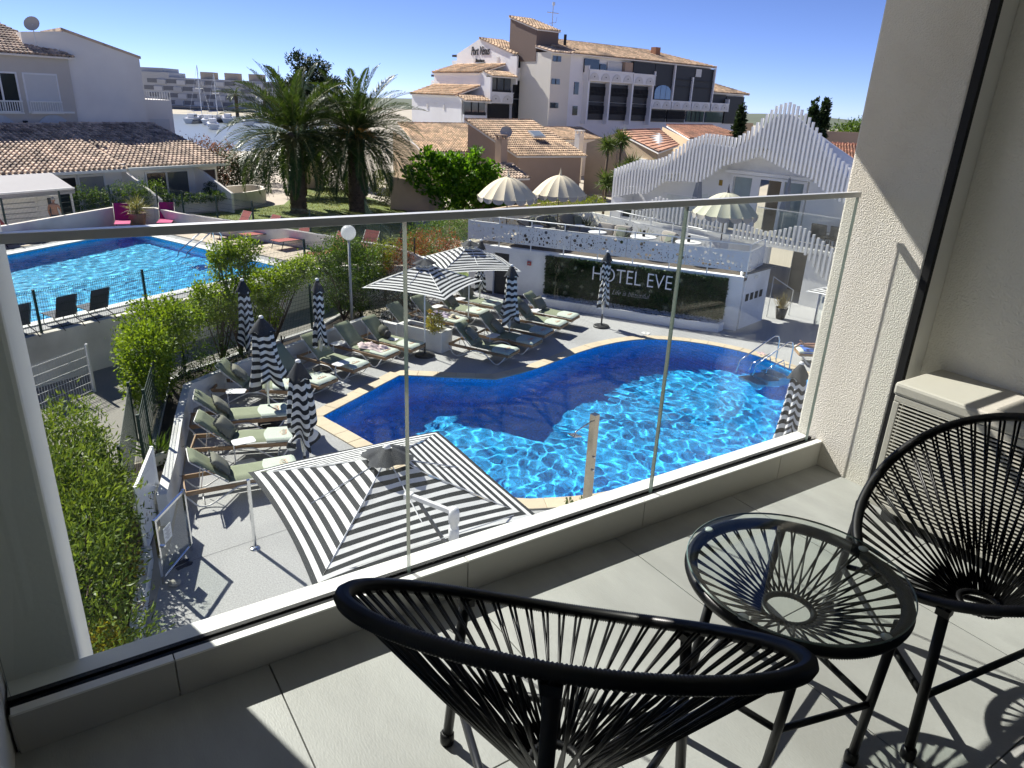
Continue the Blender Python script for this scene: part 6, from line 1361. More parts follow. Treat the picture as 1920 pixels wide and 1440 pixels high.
shrub('grey_hedge', 'grey green hedge beside the yucca, under the tiled gable house', [(37.5, 39.3, 2.4, 1.4, .8, .9), (39.6, 39.2, 2.5, 1.5, .8, .9), (41.2, 39.6, 2.4, 1.2, .8, .9)], 4500, .16, .07, leafM('leaf_grey', (.06, .09, .05), (.20, .24, .15), .25))
# lawn and path
lawn_m = M('dry_lawn', (.13, .175, .04), .95, .35, 2.2, .5, 40, dirt=(.22, .20, .08), dscale=.5)
fill([(5.4, 37.2), (6.9, 33.4), (9.4, 28.9), (11.6, 24.8), (15, 25.5), (17, 34), (20.4, 43.6), (20.6, 50), (19.9, 58), (18.8, 58), (16.5, 54), (13.9, 48.4), (9.2, 46.3), (4, 44.6)], [], .006, 'lawn', lawn_m)
fill([(-6, 42), (4, 44.4), (9.2, 46.2), (13.9, 48.3), (16.5, 54), (18.8, 58), (19.7, 70), (17.6, 70), (16.3, 58.5), (13.1, 51.6), (9.5, 50), (-6, 46)], [], .004, 'garden_path', M('beige_path', (.46, .40, .32), .9, .08, 2, .2, 40, dirt=(.38, .34, .28), dscale=.4))
n = 26000; P = np.stack([nrg.uniform(6, 20, n), nrg.uniform(26, 56, n), np.full(n, .0)], 1); lp_ = [(6.0, 37.2), (7.2, 33.4), (9.7, 28.9), (11.8, 25.2), (14.8, 25.7), (16.8, 34), (20.2, 43.6), (20.4, 50), (19.7, 57), (18.8, 57), (16.6, 54), (14.0, 48.0), (9.2, 45.9), (5, 44.4)]
ok = np.array([inside((a, b), lp_) for a, b in P[:, :2]]); P = P[ok]; D = nrg.normal(size=P.shape) * .4 + np.array([0, 0, 1.]); o = link('grass', mesh_quads('grass', leaf_arrays(P, D, .09, .03), leafM('grass_blade', (.08, .12, .02), (.26, .28, .07), .35)), None, 'stuff'); o['label'] = 'short dry grass of the lawn under the palms'
# ================================================================ houses, marina and the far blocks
tile_a = M('clay_tile_pale', (.60, .43, .275), .85, .18, 1.2, .2, 30, island=.32, dirt=(.16, .12, .10), dscale=.45)
tile_b = M('clay_tile_mixed', (.52, .40, .30), .85, .2, 1.0, .2, 30, island=.42, dirt=(.10, .08, .068), dscale=.9)
tile_r = M('clay_tile_red', (.52, .28, .18), .85, .18, 1.2, .2, 30, island=.32, dirt=(.14, .10, .08), dscale=.6)
ochre = M('ochre_render', (.56, .43, .28), .9, .10, 1.2, .2, 40, dirt=(.46, .35, .23), dscale=.5)
brown_w = M('brown_render', (.42, .305, .225), .9, .08, 1.2, .2, 40)
off_w = M('offwhite_render', (.80, .77, .72), .9, .05, 1.0, .15, 40, dirt=(.72, .69, .65), dscale=.3)
def roof(parent, name, a0, a1, b0, b1, mat, pitch=.26, row=.42, th=.12):
    o = roof_tiles(MB(), a0, a1, b0, b1, pitch, row).build(name, mat, parent, kind='stuff')
    n = (Vector(a1) - Vector(a0)).cross(Vector(b0) - Vector(a0)).normalized(); n = n if n.z > 0 else -n
    q = [Vector(p) - n * .05 for p in (a0, a1, b1, b0)]; lo = [p - n * th for p in q]; m = MB(); m.add(q + lo, [(0, 1, 2, 3), (7, 6, 5, 4)] + [(i, 4 + i, 4 + (i + 1) % 4, (i + 1) % 4) for i in range(4)]); m.build('roof_deck', off_w, parent)
    # ridge caps
    mb = MB(); L = (Vector(b1) - Vector(b0)).length; k = max(2, int(L / .42)); 
    for i in range(k): p = Vector(b0).lerp(Vector(b1), i / k); q2 = Vector(b0).lerp(Vector(b1), (i + 1.1) / k); mb.tube([p + Vector((0, 0, .05)), q2 + Vector((0, 0, .03))], .11, 6, r2=.09)
    mb.build('ridge_tiles', mat, parent, kind='stuff'); return o
def walls(parent, pts, z0, z1, mat, name='wall'):
    """vertical walls along a polyline; z1 may be one height per point"""
    zz = z1 if isinstance(z1, (list, tuple)) else [z1] * len(pts); m = MB()
    m.add([(p[0], p[1], z0) for p in pts] + [(p[0], p[1], z) for p, z in zip(pts, zz)], [(i, i + 1, len(pts) + i + 1, len(pts) + i) for i in range(len(pts) - 1)]); return m.build(name, mat, parent)
def chimney(parent, p, z0, z1, w_=.5, mat=None):
    m = MB(); m.box((p[0], p[1], (z0 + z1 - .35) / 2), (w_, w_, z1 - .35 - z0), .2)
    for a in (-1, 1):
        for b in (-1, 1): m.box((p[0] + a * w_ * .38, p[1] + b * w_ * .38, z1 - .24), (w_ * .2, w_ * .2, .24), .2)
    m.box((p[0], p[1], z1 - .08), (w_ * 1.2, w_ * 1.2, .09), .2); return m.build('chimney', mat or brown_w, parent)
def dish(parent, p, r, mat, az=-2.2, pole=.6):
    d = MB().lathe([(r * k / 6, .22 * r * (k / 6) ** 2) for k in range(7)], 20).build('dish', mat, parent, True); d.matrix_local = Matrix.Translation(p) @ Matrix.Rotation(az, 4, 'Z') @ Matrix.Rotation(R_(65), 4, 'Y')
    MB().tube([(p[0], p[1], p[2] - pole), (p[0], p[1], p[2])], .03, 6).build('dish_pole', alu, parent)
# brown house with skylight
hb = thing('brown_house', 'brown house with pale tiled roof and skylight behind the cream parasols', 'house')
B0, B1, B2, B3 = (30.6, 46.2, 3.2), (37.1, 46.2, 3.2), (29.2, 51.6, 5.42), (37.4, 54.4, 5.42)
roof(hb, 'tiled_roof', B0, B1, B2, B3, tile_a); walls(hb, [(29.4, 51.5), (30.9, 46.5), (36.8, 46.5), (37.3, 54)], 0, [5.3, 3.15, 3.15, 5.3], brown_w)
n_ = (Vector(B1) - Vector(B0)).cross(Vector(B2) - Vector(B0)).normalized(); sk = Vector((34.3, 49.2, 4.50))
s_ = MB(); s_.slab(sk, Vector((1, .0, 0)), Vector((0, .92, .38)), [(-.55, -.5), (.55, -.5), (.55, .5), (-.55, .5)], .14); so = s_.build('skylight', alu, hb); MB().slab(sk + n_ * .145, Vector((1, 0, 0)), Vector((0, .92, .38)), [(-.45, -.4), (.45, -.4), (.45, .4), (-.45, .4)], .01).build('skylight_pane', M('sky_glass', (.25, .30, .34), .05, .1, spec=.9), so)
chimney(hb, (28.6, 45.3), 0, 4.75, .62); dish(hb, (28.9, 45.2, 4.85), .42, M('dish_grey', (.38, .36, .34), .6, .05))
# ochre house left of it
ha = thing('ochre_house', 'ochre house with pale tiled roof right of the palms', 'house')
roof(ha, 'tiled_roof', (25.6, 51.6, 3.05), (32.4, 51.9, 3.05), (27.2, 59.6, 4.75), (34.6, 61.0, 4.75), tile_a); walls(ha, [(26, 58), (26.0, 51.9), (32.2, 52.2)], 0, [4.2, 3.0, 3.0], ochre)
ln = thing('lean_to', 'small dark tiled lean-to roof with wooden slat wall behind the fig bush', 'lean-to')
roof(ln, 'tiled_roof', (24.6, 42.4, 2.05), (29.2, 42.4, 2.05), (24.9, 44.9, 2.7), (29.4, 44.9, 2.7), tile_b); walls(ln, [(24.9, 43.0), (28.9, 43.0)], 0, 1.98, M('dark_timber', (.05, .035, .025), .8, .3, 8))
sl = MB().box((0, 0, 0), (.09, .03, 1.85)).mesh('wood_slat', M('pale_timber', (.36, .28, .19), .8, .15, 5))
for i in range(11): link('wood_slat', sl, ln, loc=(24.95 + i * .12, 42.93, .95))
# right hand row of tiled houses
hc = thing('tiled_house', 'small tiled house with chimney right of the brown house', 'house')
roof(hc, 'tiled_roof', (44.3, 59.6, 3.6), (51.2, 61.4, 3.6), (44.6, 64.4, 4.45), (52.3, 66.4, 4.45), tile_a); walls(hc, [(44.6, 64), (46.2, 60.3), (50.8, 61.6), (51.5, 66)], 0, [4.2, 3.5, 3.5, 4.2], off_w); chimney(hc, (43.6, 55.6), 0, 4.7, .6, off_w)
hd = thing('tiled_house', 'gabled house with red tiles left of the slatted wing', 'house')
roof(hd, 'tiled_roof', (40.5, 41.8, 3.8), (50.5, 49.7, 3.8), (40.8, 47.1, 5.0), (50.0, 51.8, 5.0), tile_r); walls(hd, [(38.6, 48.2), (40.7, 46.9), (40.8, 42.2), (50.2, 50.0)], 0, [4.0, 4.9, 3.7, 3.7], ochre)
MB().box((40.7, 43.6, 3.0), (.25, .8, .3)).build('wall_box', white_paint, hd)
he = thing('tiled_house', 'house with long red tiled roof below the terraced block', 'house')
roof(he, 'tiled_roof', (51.1, 49.0, 4.4), (67.3, 56.8, 4.4), (55.9, 57.0, 5.25), (65.5, 59.6, 5.25), tile_r, .28, .45); walls(he, [(55.3, 57), (51.4, 49.5), (67, 57.2)], 0, [5.1, 4.3, 4.3], ochre)
hf = thing('tiled_house', 'red tiled roof seen between the slatted wing and the balcony wall', 'house')
roof(hf, 'tiled_roof', (52.0, 35.4, 3.55), (56.0, 33.2, 3.55), (57.5, 39.4, 4.7), (61.5, 37.2, 4.7), tile_r, .26, .42); walls(hf, [(52.2, 35.6), (56.2, 33.4)], 0, 3.45, off_w)
hg = thing('tiled_house', 'tiled roof and grey wall further back behind the gabled house', 'house')
roof(hg, 'tiled_roof', (57.5, 74.0, 3.8), (64.0, 76.0, 3.8), (58.0, 77.6, 4.4), (65.0, 79.4, 4.4), tile_a, .32, .5); walls(hg, [(57.7, 74.3), (63.8, 76.3)], 0, 3.7, brown_w)
# ochre garden walls
wall_line('garden_wall', [(19.75, 44.6), (21.9, 43.3), (22.6, 42.5)], .25, [2.05, 1.75, .6], ochre, 'ochre garden wall with palm shadow beside the fig bush', 'wall')
wall_line('garden_wall', [(17.6, 56.5), (18.7, 56.3), (19.4, 56.8)], .3, [2.3, 2.3, 2.0], ochre, 'ochre garden wall behind the left palm trunk', 'wall')
wall_line('garden_wall', [(92, 85), (97, 80)], .3, 5.2, ochre, 'ochre wall at the right of the terraced block', 'wall')
wall_line('garden_wall', [(72, 50.6), (80.5, 46)], .3, 5.3, brown_w, 'pale wall behind the slats, below the skyline trees', 'wall')
wall_line('terrace_back_wall', [(18.5, 34.5), (24, 36.8), (30, 38.0)], .2, 1.1, ochre, 'low ochre wall behind the clipped hedge', 'wall')
# left house with long roof
hl = thing('left_house', 'low house with long weathered tile roof behind the raised pool', 'house')
roof(hl, 'tiled_roof', (-4.5, 42.1, 2.6), (4.75, 46.1, 2.6), (-7.0, 50.4, 4.4), (2.2, 54.3, 4.4), tile_b, .27, .42); roof(hl, 'tiled_roof', (4.85, 46.75, 2.62), (10.9, 48.8, 2.62), (2.3, 54.5, 4.45), (7.9, 56.4, 4.45), tile_b, .27, .42)
EV = Vector((.917, .40)); EN = Vector((.40, -.917)); E0 = Vector((-1.0, 43.5))
def onl(s, o): return E0 + EV * s + EN * o
def lbox(m, s0, s1, o0, o1, z0, z1): a, b, c, d = onl(s0, o0), onl(s1, o0), onl(s1, o1), onl(s0, o1); return m.prism([(q.x, q.y) for q in (a, b, c, d)], z0, z1)
m = MB(); lbox(m, -4, 12.6, -1.0, -1.25, 0, 2.75); m.build('wall', off_w, hl)
m = MB(); lbox(m, -4, 6.2, .05, -.08, 2.44, 2.58); lbox(m, 6.4, 12.6, -.05, -.18, 2.46, 2.6); m.build('gutter', white_paint, hl)
for (s0, s1, mt) in ((2.6, 3.9, dark), (4.1, 5.4, M('door_grey', (.30, .30, .29), .5)), (7.9, 9.1, pane_d), (9.15, 10.5, M('window_glass_grey', (.10, .11, .11), .08, .1, spec=.8)), (11.4, 12.4, M('curtain_dark', (.04, .03, .04), .8))):
    m = MB(); lbox(m, s0, s1, -.93, -.99, .1, 2.15); w_ = m.build('window', mt, hl); m = MB(); lbox(m, s0 - .08, s0, -.9, -.99, .1, 2.2); lbox(m, s1, s1 + .08, -.9, -.99, .1, 2.2); lbox(m, s0 - .08, s1 + .08, -.9, -.99, 2.2, 2.28); m.build('frame', wf, w_)
for s in (6.5, 11.0):
    m = MB(); a = [onl(s, -1.0), onl(s, 2.4), onl(s + .16, 2.4), onl(s + .16, -1.0)]; z_ = [2.5, 1.15, 1.15, 2.5]; m.add([(p.x, p.y, 0) for p in a] + [(p.x, p.y, z) for p, z in zip(a, z_)], [(i, (i + 1) % 4, 4 + (i + 1) % 4, 4 + i) for i in range(4)] + [(4, 5, 6, 7)]); m.build('wing_wall', off_w, hl)
wall_line('curved_garden_wall', smooth_loop([(7.0, 46.6, 1), (9.95, 47.1), (12.2, 48.5), (13.1, 49.9), (12.7, 51.6), (10.5, 50.9, 1)], 5)[:-5], .16, .92, cream_w, 'curved cream garden wall ending at the path', 'wall')
wall_line('garden_front_wall', [(1.9, 42.7), (4.6, 43.7), (6.6, 44.6), (7.2, 46.3)], .16, .75, cream_w, 'cream garden wall below the clipped hedges', 'wall')
aw = thing('awning', 'pale grey awning stretched over the terrace at the far left', 'awning')
m = MB(); q = [Vector((-3.4, 38.9, 2.12)), Vector((1.9, 41.7, 2.12)), Vector((1.1, 43.4, 2.68)), Vector((-4.2, 40.7, 2.68))]; m.add(q + [p - Vector((0, 0, .03)) for p in q], [(0, 1, 2, 3), (7, 6, 5, 4)] + [(i, 4 + i, 4 + (i + 1) % 4, (i + 1) % 4) for i in range(4)]); m.build('canvas', M('awning_cloth', (.48, .47, .46), .85, .05, 3), aw)
m = MB(); m.beam(q[0], q[1], .08, .08); m.build('front_bar', white_metal, aw); m = MB(); m.add([q[0], q[1], q[1] - Vector((0, 0, .25)), q[0] - Vector((0, 0, .25))], [(0, 1, 2, 3)]); m.build('valance', M('awning_valance', (.30, .30, .31), .85), aw)
wfence = thing('white_fence', 'white plank fence with a gate below the awning', 'fence')
a, b = Vector((-4.4, 41.2)), Vector((2.0, 43.25)); d = (b - a).normalized(); rz = math.atan2(d.y, d.x)
pl = MB().box((0, 0, 0), (1.55, .03, .20)).mesh('plank', white_paint)
for k in range(3):
    for j in range(5): c = a + d * (.8 + k * 1.62); link('plank', pl, wfence, loc=(c.x, c.y, .55 + j * .24), rot=(0, 0, rz))
for k in range(5): c = a + d * (k * 1.62); MB().box((c.x, c.y, .85), (.09, .09, 1.7), rz).build('fence_post', white_paint, wfence)
c = a + d * 5.4; MB().box((c.x, c.y, .85), (.95, .04, 1.6), rz).build('gate_leaf', white_paint, wfence); MB().box((c.x + .05, c.y - .03, .85), (.16, .02, 1.4), rz).build('gate_slot', M('dark_slot', (.08, .08, .09), .6), wfence)
MB().beam((a.x, a.y, .2), (b.x, b.y, .2), .14, .4).build('base_wall', cream_w, wfence)
ag = thing('garden_gate', 'dark wire garden gate with arched top between the two clipped hedges', 'gate'); MB().tube([(3.3, 43.9, 0), (3.3, 43.9, 1.4), (3.5, 44.0, 1.6), (3.7, 44.1, 1.4), (3.7, 44.1, 0)], .03, 6).build('gate_frame', green_m, ag)
m = MB()
for i in range(8): p = Vector((3.3, 43.9, .1)).lerp(Vector((3.7, 44.1, .1)), i / 7); m.tube([p, p + Vector((0, 0, 1.15))], .01, 4)
m.build('gate_bars', green_m, ag)
# white three storey house at the left
hw = thing('white_gable_house', 'tall white house with blank gable wall at the far left', 'house')
GP, GU = Vector((3.2, 57.5)), Vector((4.8, .7)).normalized(); GN = Vector((GU.y, -GU.x))
def ong(s, z, o=0): p = GP + GU * s + GN * o; return Vector((p.x, p.y, z))
MB().slab(ong(0, 0), (GU.x, GU.y, 0), (0, 0, 1), [(.3, 0), (4.6, 0), (4.58, 8.6), (.3, 9.9)], -6).build('wall', off_w, hw)
MB().slab(ong(0, 0, .06), (GU.x, GU.y, 0), (0, 0, 1), [(.2, 9.85), (4.68, 8.5), (4.68, 8.66), (.2, 10.02)], -6.2).build('verge', tile_b, hw)
LU = Vector((-9.4, -4.8)).normalized(); LN = Vector((-LU.y, LU.x)); LP = Vector((3.5, 57.4))
def onw(s, z, o=0): p = LP + LU * s + LN * o; return Vector((p.x, p.y, z))
def wbox(m, s0, s1, z0, z1, o0, o1): a, b, c, d = onw(s0, 0, o0), onw(s1, 0, o0), onw(s1, 0, o1), onw(s0, 0, o1); return m.prism([(p.x, p.y) for p in (a, b, c, d)], z0, z1)
sgn = 1 if LN.y < 0 else -1
m = MB(); wbox(m, 0, 14, 0, 8.3, 0, -.3 * sgn); m.build('wall', M('beige_render', (.56, .52, .46), .9, .05, 1, .15, 40), hw)
MB().slab(ong(-2.0, 0), (GU.x, GU.y, 0), (0, 0, 1), [(0, 0), (2.3, 0), (2.3, 9.8), (0, 9.6)], -3).build('stair_block', off_w, hw)
a0, a1 = onw(-.2, 8.35, .4 * sgn), onw(14, 8.35, .4 * sgn); b0, b1 = onw(1.6, 10.1, -4 * sgn), onw(14, 10.1, -4 * sgn); roof(hw, 'tiled_roof', a0, a1, b0, b1, tile_b, .27, .42)
def wpart(name, mat, par, s0, s1, z0, z1, o0, o1): m = MB(); wbox(m, s0, s1, z0, z1, o0 * sgn, o1 * sgn); return m.build(name, mat, par)
sh_m = M('roller_shutter', (.62, .62, .60), .6, .04, 2)
for (s0, s1, mt) in ((1.0, 2.9, sh_m), (3.4, 5.2, pane_d), (5.5, 7.4, sh_m)):
    o = wpart('window', mt, hw, s0, s1, 5.0, 7.2, .02, -.1); wpart('frame', wf, o, s0 - .1, s1 + .1, 7.2, 7.3, .06, -.1); wpart('frame', wf, o, s0 - .1, s0, 5, 7.2, .06, -.1); wpart('frame', wf, o, s1, s1 + .1, 5, 7.2, .06, -.1)
    if mt is pane_d: wpart('frame', wf, o, (s0 + s1) / 2 - .05, (s0 + s1) / 2 + .05, 5, 7.2, .06, -.1)
    m = MB()
    for k in range(14): s = s0 + (s1 - s0) * k / 13; wbox(m, s - .025, s + .025, 5.02, 5.62, .22 * sgn, .18 * sgn)
    wbox(m, s0 - .05, s1 + .05, 5.62, 5.70, .24 * sgn, .16 * sgn); wbox(m, s0 - .05, s1 + .05, 4.94, 5.02, .24 * sgn, .0); m.build('balcony_rail', white_paint, hw)
arch_m = M('arch_shutter', (.50, .54, .57), .6)
for c_ in (1.6, 4.9):
    r_ = 1.15; pts = [(c_ - r_, 3.3), (c_ + r_, 3.3)] + [(c_ + r_ * math.cos(t), 3.75 + r_ * math.sin(t)) for t in np.linspace(0, PI, 12)]
    MB().slab(onw(0, 0, .03 * sgn), (LU.x, LU.y, 0), (0, 0, 1), pts, -.05 * sgn).build('arched_door', arch_m, hw); wpart('awning_box', white_paint, hw, c_ - 1.3, c_ + 1.3, 4.98, 5.1, .3, 0)
wpart('wall_lamp', dark, hw, 3.25, 3.45, 4.2, 4.55, .2, 0)
m = MB(); m.slab(ong(4.6, 0, -.6), (GU.x, GU.y, 0), (0, 0, 1), [(0, 0), (1.9, 0), (1.9, 5.95), (0, 5.95)], -4); m.build('garage_block', off_w, hw)
MB().slab(ong(4.6, 0, -.55), (GU.x, GU.y, 0), (0, 0, 1), [(.3, 0), (1.6, 0), (1.6, 4.7), (.3, 4.7)], -.1).build('garage_door', sh_m, hw)
m = MB()
for k in range(12): p = ong(4.6 + k * .17, 6.2, -.65); m.box(p, (.04, .04, .55))
m.beam(ong(4.55, 6.5, -.65), ong(6.55, 6.5, -.65), .06, .06); m.build('terrace_rail', white_paint, hw)
dish(hw, tuple(ong(-1.35, 10.05, .3)), .45, M('dish_beige', (.50, .46, .40), .6, .05), -2.0, 1.2)
# ---------------------------------------------------------------- marina
sea = bpy.data.materials.new('harbour_water'); t_, N_, L_ = nodes(sea); b_ = N_['Principled BSDF']; b_.inputs['Base Color'].default_value = (.16, .19, .20, 1); b_.inputs['Roughness'].default_value = .3
nz = N_.new('ShaderNodeTexNoise'); nz.inputs['Scale'].default_value = 1.5; g_ = N_.new('ShaderNodeNewGeometry'); L_.new(g_.outputs['Position'], nz.inputs['Vector']); bp_ = N_.new('ShaderNodeBump'); bp_.inputs['Strength'].default_value = .12; L_.new(nz.outputs[0], bp_.inputs['Height']); L_.new(bp_.outputs[0], b_.inputs['Normal'])
fill([(8, 92), (24, 92), (52, 150), (62, 205), (20, 215), (5, 150)], [], .01, 'harbour_water', sea)
hull_m = M('white_gelcoat', (.76, .76, .75), .25, .03); navy = M('navy_stripe', (.03, .05, .14), .3); tint = M('tinted_glass', (.02, .03, .04), .08, spec=.8)
def boat(label, Lr, D, yaw, L=8.0, mast=0.0, group='boats in the marina'):
    p = heading(Lr, D, .0); t = thing('motor_boat' if not mast else 'sailing_boat', label, 'boat', p, yaw, group); B = L * .3
    def f(u, v):
        x = -L / 2 + L * u; w_ = B / 2 * (1 - max(0, (u - .45) / .55) ** 2.2) * (.55 + .45 * min(1, v * 1.6)); return x, w_
    m = MB(); n = 12; vs = []
    for i in range(n + 1):
        for (v, s) in ((0, -1), (1, -1), (1, 1), (0, 1)): x, w_ = f(i / n, v); vs.append((x + (.35 * v if i == n else 0), s * w_, (.02 if v == 0 else .95 + .35 * (i / n) ** 2)))
    m.add(vs, [(4 * i + k, 4 * i + (k + 1) % 4, 4 * i + 4 + (k + 1) % 4, 4 * i + 4 + k) for i in range(n) for k in range(4)] + [(3, 2, 1, 0)]); hb_ = m.build('hull', hull_m, t)
    m = MB(); m.box((0, 0, .55), (L * .86, B * .93, .12)); m.build('stripe', navy, hb_)
    m = MB(); m.prism([(-L * .22, -B * .32), (L * .12, -B * .32), (L * .25, 0), (L * .12, B * .32), (-L * .22, B * .32)], 1.0, 1.75 if not mast else 1.4); cb = m.build('cabin', hull_m, t)
    m = MB(); m.prism([(-L * .18, -B * .33), (L * .13, -B * .33), (L * .262, 0), (L * .13, B * .33), (-L * .18, B * .33)], 1.22, 1.6 if not mast else 1.32); m.build('cabin_window', tint, cb)
    if mast:
        MB().tube([(L * .08, 0, 1), (L * .08, 0, mast)], .09, 6).build('mast', alu, t); MB().tube([(L * .08, 0, 2.2), (-L * .36, 0, 2.2)], .12, 6).build('boom', M('sail_cover', (.05, .08, .2), .8), t)
        MB().tube([(L * .5, 0, 1.2), (L * .08, 0, mast)], .025, 4).tube([(-L * .5, 0, 1.1), (L * .08, 0, mast)], .025, 4).tube([(L * .08, -B * .3, mast * .6), (L * .08, B * .3, mast * .6)], .03, 4).build('rigging', alu, t)
    else: MB().tube([(-L * .1, -B * .3, 1.7), (-L * .15, -B * .3, 2.3), (-L * .15, B * .3, 2.3), (-L * .1, B * .3, 1.7)], .04, 5).build('radar_arch', hull_m, t)
    return t
BT = [(-54.8, 134, 1.42, 6.5, 0, 'white cabin cruiser with dark windows nearest the quay'), (-62, 150, 1.3, 8, 0, 'white motor boat moored left of the big cruiser'), (-47, 150, 1.5, 8, 0, 'white motor boat behind the left palm fronds'), (-40, 148, 1.2, 8, 0, 'motor boat half hidden by palm fronds, right of the cruiser'),
      (-67, 158, .9, 9, 10.8, 'sailing boat with the tallest mast at the left of the marina'), (-64.5, 160, .9, 8, 9.4, 'sailing boat beside the tallest mast'), (-52.5, 165, 1.0, 9, 11.6, 'sailing boat with a mast reaching over the long grey block'), (-58, 168, 1.0, 8, 7.5, 'sailing boat with a short mast in the middle of the marina'), (-46, 170, 1.0, 8, 8.5, 'sailing boat at the back of the marina, right of the middle'), (-50, 178, 1.3, 9, 0, 'white motor boat at the far pontoon')] + [(-66 + 3.6 * q, 152 + 9 * (q % 3), 1.1 + .12 * (q % 4), 6.5, 0, 'small white motor boat in the marina, ' + w_) for q, w_ in enumerate(('first in the far left row', 'second in the left row', 'third in the left row', 'behind the big cruiser', 'in front of the middle sailing boat', 'right of the middle sailing boat', 'near the palm fronds', 'last one before the palm fronds'))]
for (l, D, yw, L, ms_, lab) in BT: boat(lab, l, D, yw, L, ms_)
fill([(8, 91.8), (24, 91.8), (24.5, 92.2), (8, 92.2)], [], .012, 'quay', MATS['beige_path'])
for (l, D, lab) in ((-66, 195, 'small palm on the far quay, leftmost of the row'), (-57, 198, 'small palm on the far quay, second from the left'), (-48, 200, 'small palm on the far quay, third from the left'), (-72, 192, 'small palm on the far quay behind the tall masts')):
    p = heading(l, D); palm((p.x, p.y), 5.2, lab, int(D), 26, .40, FRS, 1.15)
# small cars on the far quay
for i, (l, D, cm, lab) in enumerate(((-60, 188, (.03, .03, .035), 'dark car parked on the far quay left of the middle palm'), (-54, 189, (.5, .5, .5), 'white van parked on the far quay between the small palms'))):
    p = heading(l, D); t = thing('parked_car', lab, 'car', p, R_(-30)); m = MB(); m.prism([(-2.1, -.85), (2.1, -.85), (2.1, .85), (-2.1, .85)], .3, .85); m.build('body', M('car_paint_%d' % i, cm, .3), t, bevel=.08); m = MB(); m.add([(-1.6, -.8, .85), (1.2, -.8, .85), (1.2, .8, .85), (-1.6, .8, .85), (-1.2, -.7, 1.5 + .4 * i), (.6, -.7, 1.5 + .4 * i), (.6, .7, 1.5 + .4 * i), (-1.2, .7, 1.5 + .4 * i)], [(4, 5, 6, 7), (0, 1, 5, 4), (1, 2, 6, 5), (2, 3, 7, 6), (3, 0, 4, 7)]); m.build('cabin', tint if i == 0 else MATS['car_paint_1'], t)
    for x_ in (-1.3, 1.3):
        for y_ in (-.85, .85): MB().tube([(x_, y_ - .1, .33), (x_, y_ + .1, .33)], .33, 12).build('wheel', rubber, t)
# long grey apartment block beyond the marina
ap = thing('apartment_block', 'long grey terraced apartment block beyond the marina', 'building')
AP, AU = Vector((33.0, 266.0)), Vector((26.8, -18.0)).normalized(); AN = Vector((AU.y, -AU.x)); AN = AN if AN.y < 0 else -AN; con = M('pale_concrete', (.46, .47, .48), .9, .08, .2, dirt=(.40, .41, .42), dscale=.1); con3 = M('light_concrete', (.56, .57, .58), .9, .05, .2); con2 = M('beige_concrete', (.42, .36, .29), .9, .08, .2)
def apb(name, mat, s0, s1, z0, z1, o0, o1, par=ap): a, b, c, d = [AP + AU * s + AN * o for s, o in ((s0, o0), (s1, o0), (s1, o1), (s0, o1))]; return MB().prism([(q.x, q.y) for q in (a, b, c, d)], z0, z1).build(name, mat, par)
apb('body', con, 2, 52, 0, 9.0, 0, -12); apb('step', con, 2, 11, 9.0, 10.4, 0, -12); apb('step', con, 2, 9, 10.4, 11.6, -1, -12)
for s in (20, 27.5, 35): apb('roof_box', con2, s, s + 4, 9.0, 11.0, -2, -6)
wm = M('shaded_loggia', (.17, .18, .20), .6, .2, 2)
for fl in range(4):
    for k in range(8):
        s = 3 + k * 6 + (fl % 2) * 1.2; o = apb('window', wm, s, s + 3.2, 1.3 + fl * 2.0, 2.5 + fl * 2.0, .06, -.1); apb('balcony_panel', con if (k + fl) % 2 else con3, s + 3.2, s + 5.8, 1.0 + fl * 2.0, 2.3 + fl * 2.0, .5, 0)
apb('awning_row', con2, 2, 52, .4, .9, 1.5, 0)
# ---------------------------------------------------------------- terraced residence on the skyline
pv_ = thing('terraced_residence', 'white terraced residence with dark shutters and tiled roofs on the skyline', 'building')
VA, VU, VV = Vector((51.9, 68.74)), Vector((.9939, .1106)), Vector((-.1106, .9939))
def onv(s, t, z): p = VA + VU * s + VV * t; return Vector((p.x, p.y, z))
def vb(name, mat, s0, s1, t0, t1, z0, z1, par=pv_): a, b, c, d = onv(s0, t0, 0), onv(s1, t0, 0), onv(s1, t1, 0), onv(s0, t1, 0); return MB().prism([(q.x, q.y) for q in (a, b, c, d)], z0, z1).build(name, mat, par)
pw = M('residence_white', (.82, .82, .82), .9, .05, .6, dirt=(.74, .73, .72), dscale=.2); pcream = M('residence_cream', (.70, .67, .59), .9, .04, .6); pbrown = M('residence_brown', (.17, .125, .105), .9, .06, .6)
shut = M('black_shutter', (.012, .013, .016), .5, .2, 2); shut2 = M('black_lattice', (.02, .021, .025), .7, .3, 6); rail_b = M('black_rail', (.012, .012, .014), .6); pane_v = M('far_glass', (.06, .08, .10), .06, .3, spec=.9)
arch_p = M('arch_relief', (.68, .67, .64), .9)
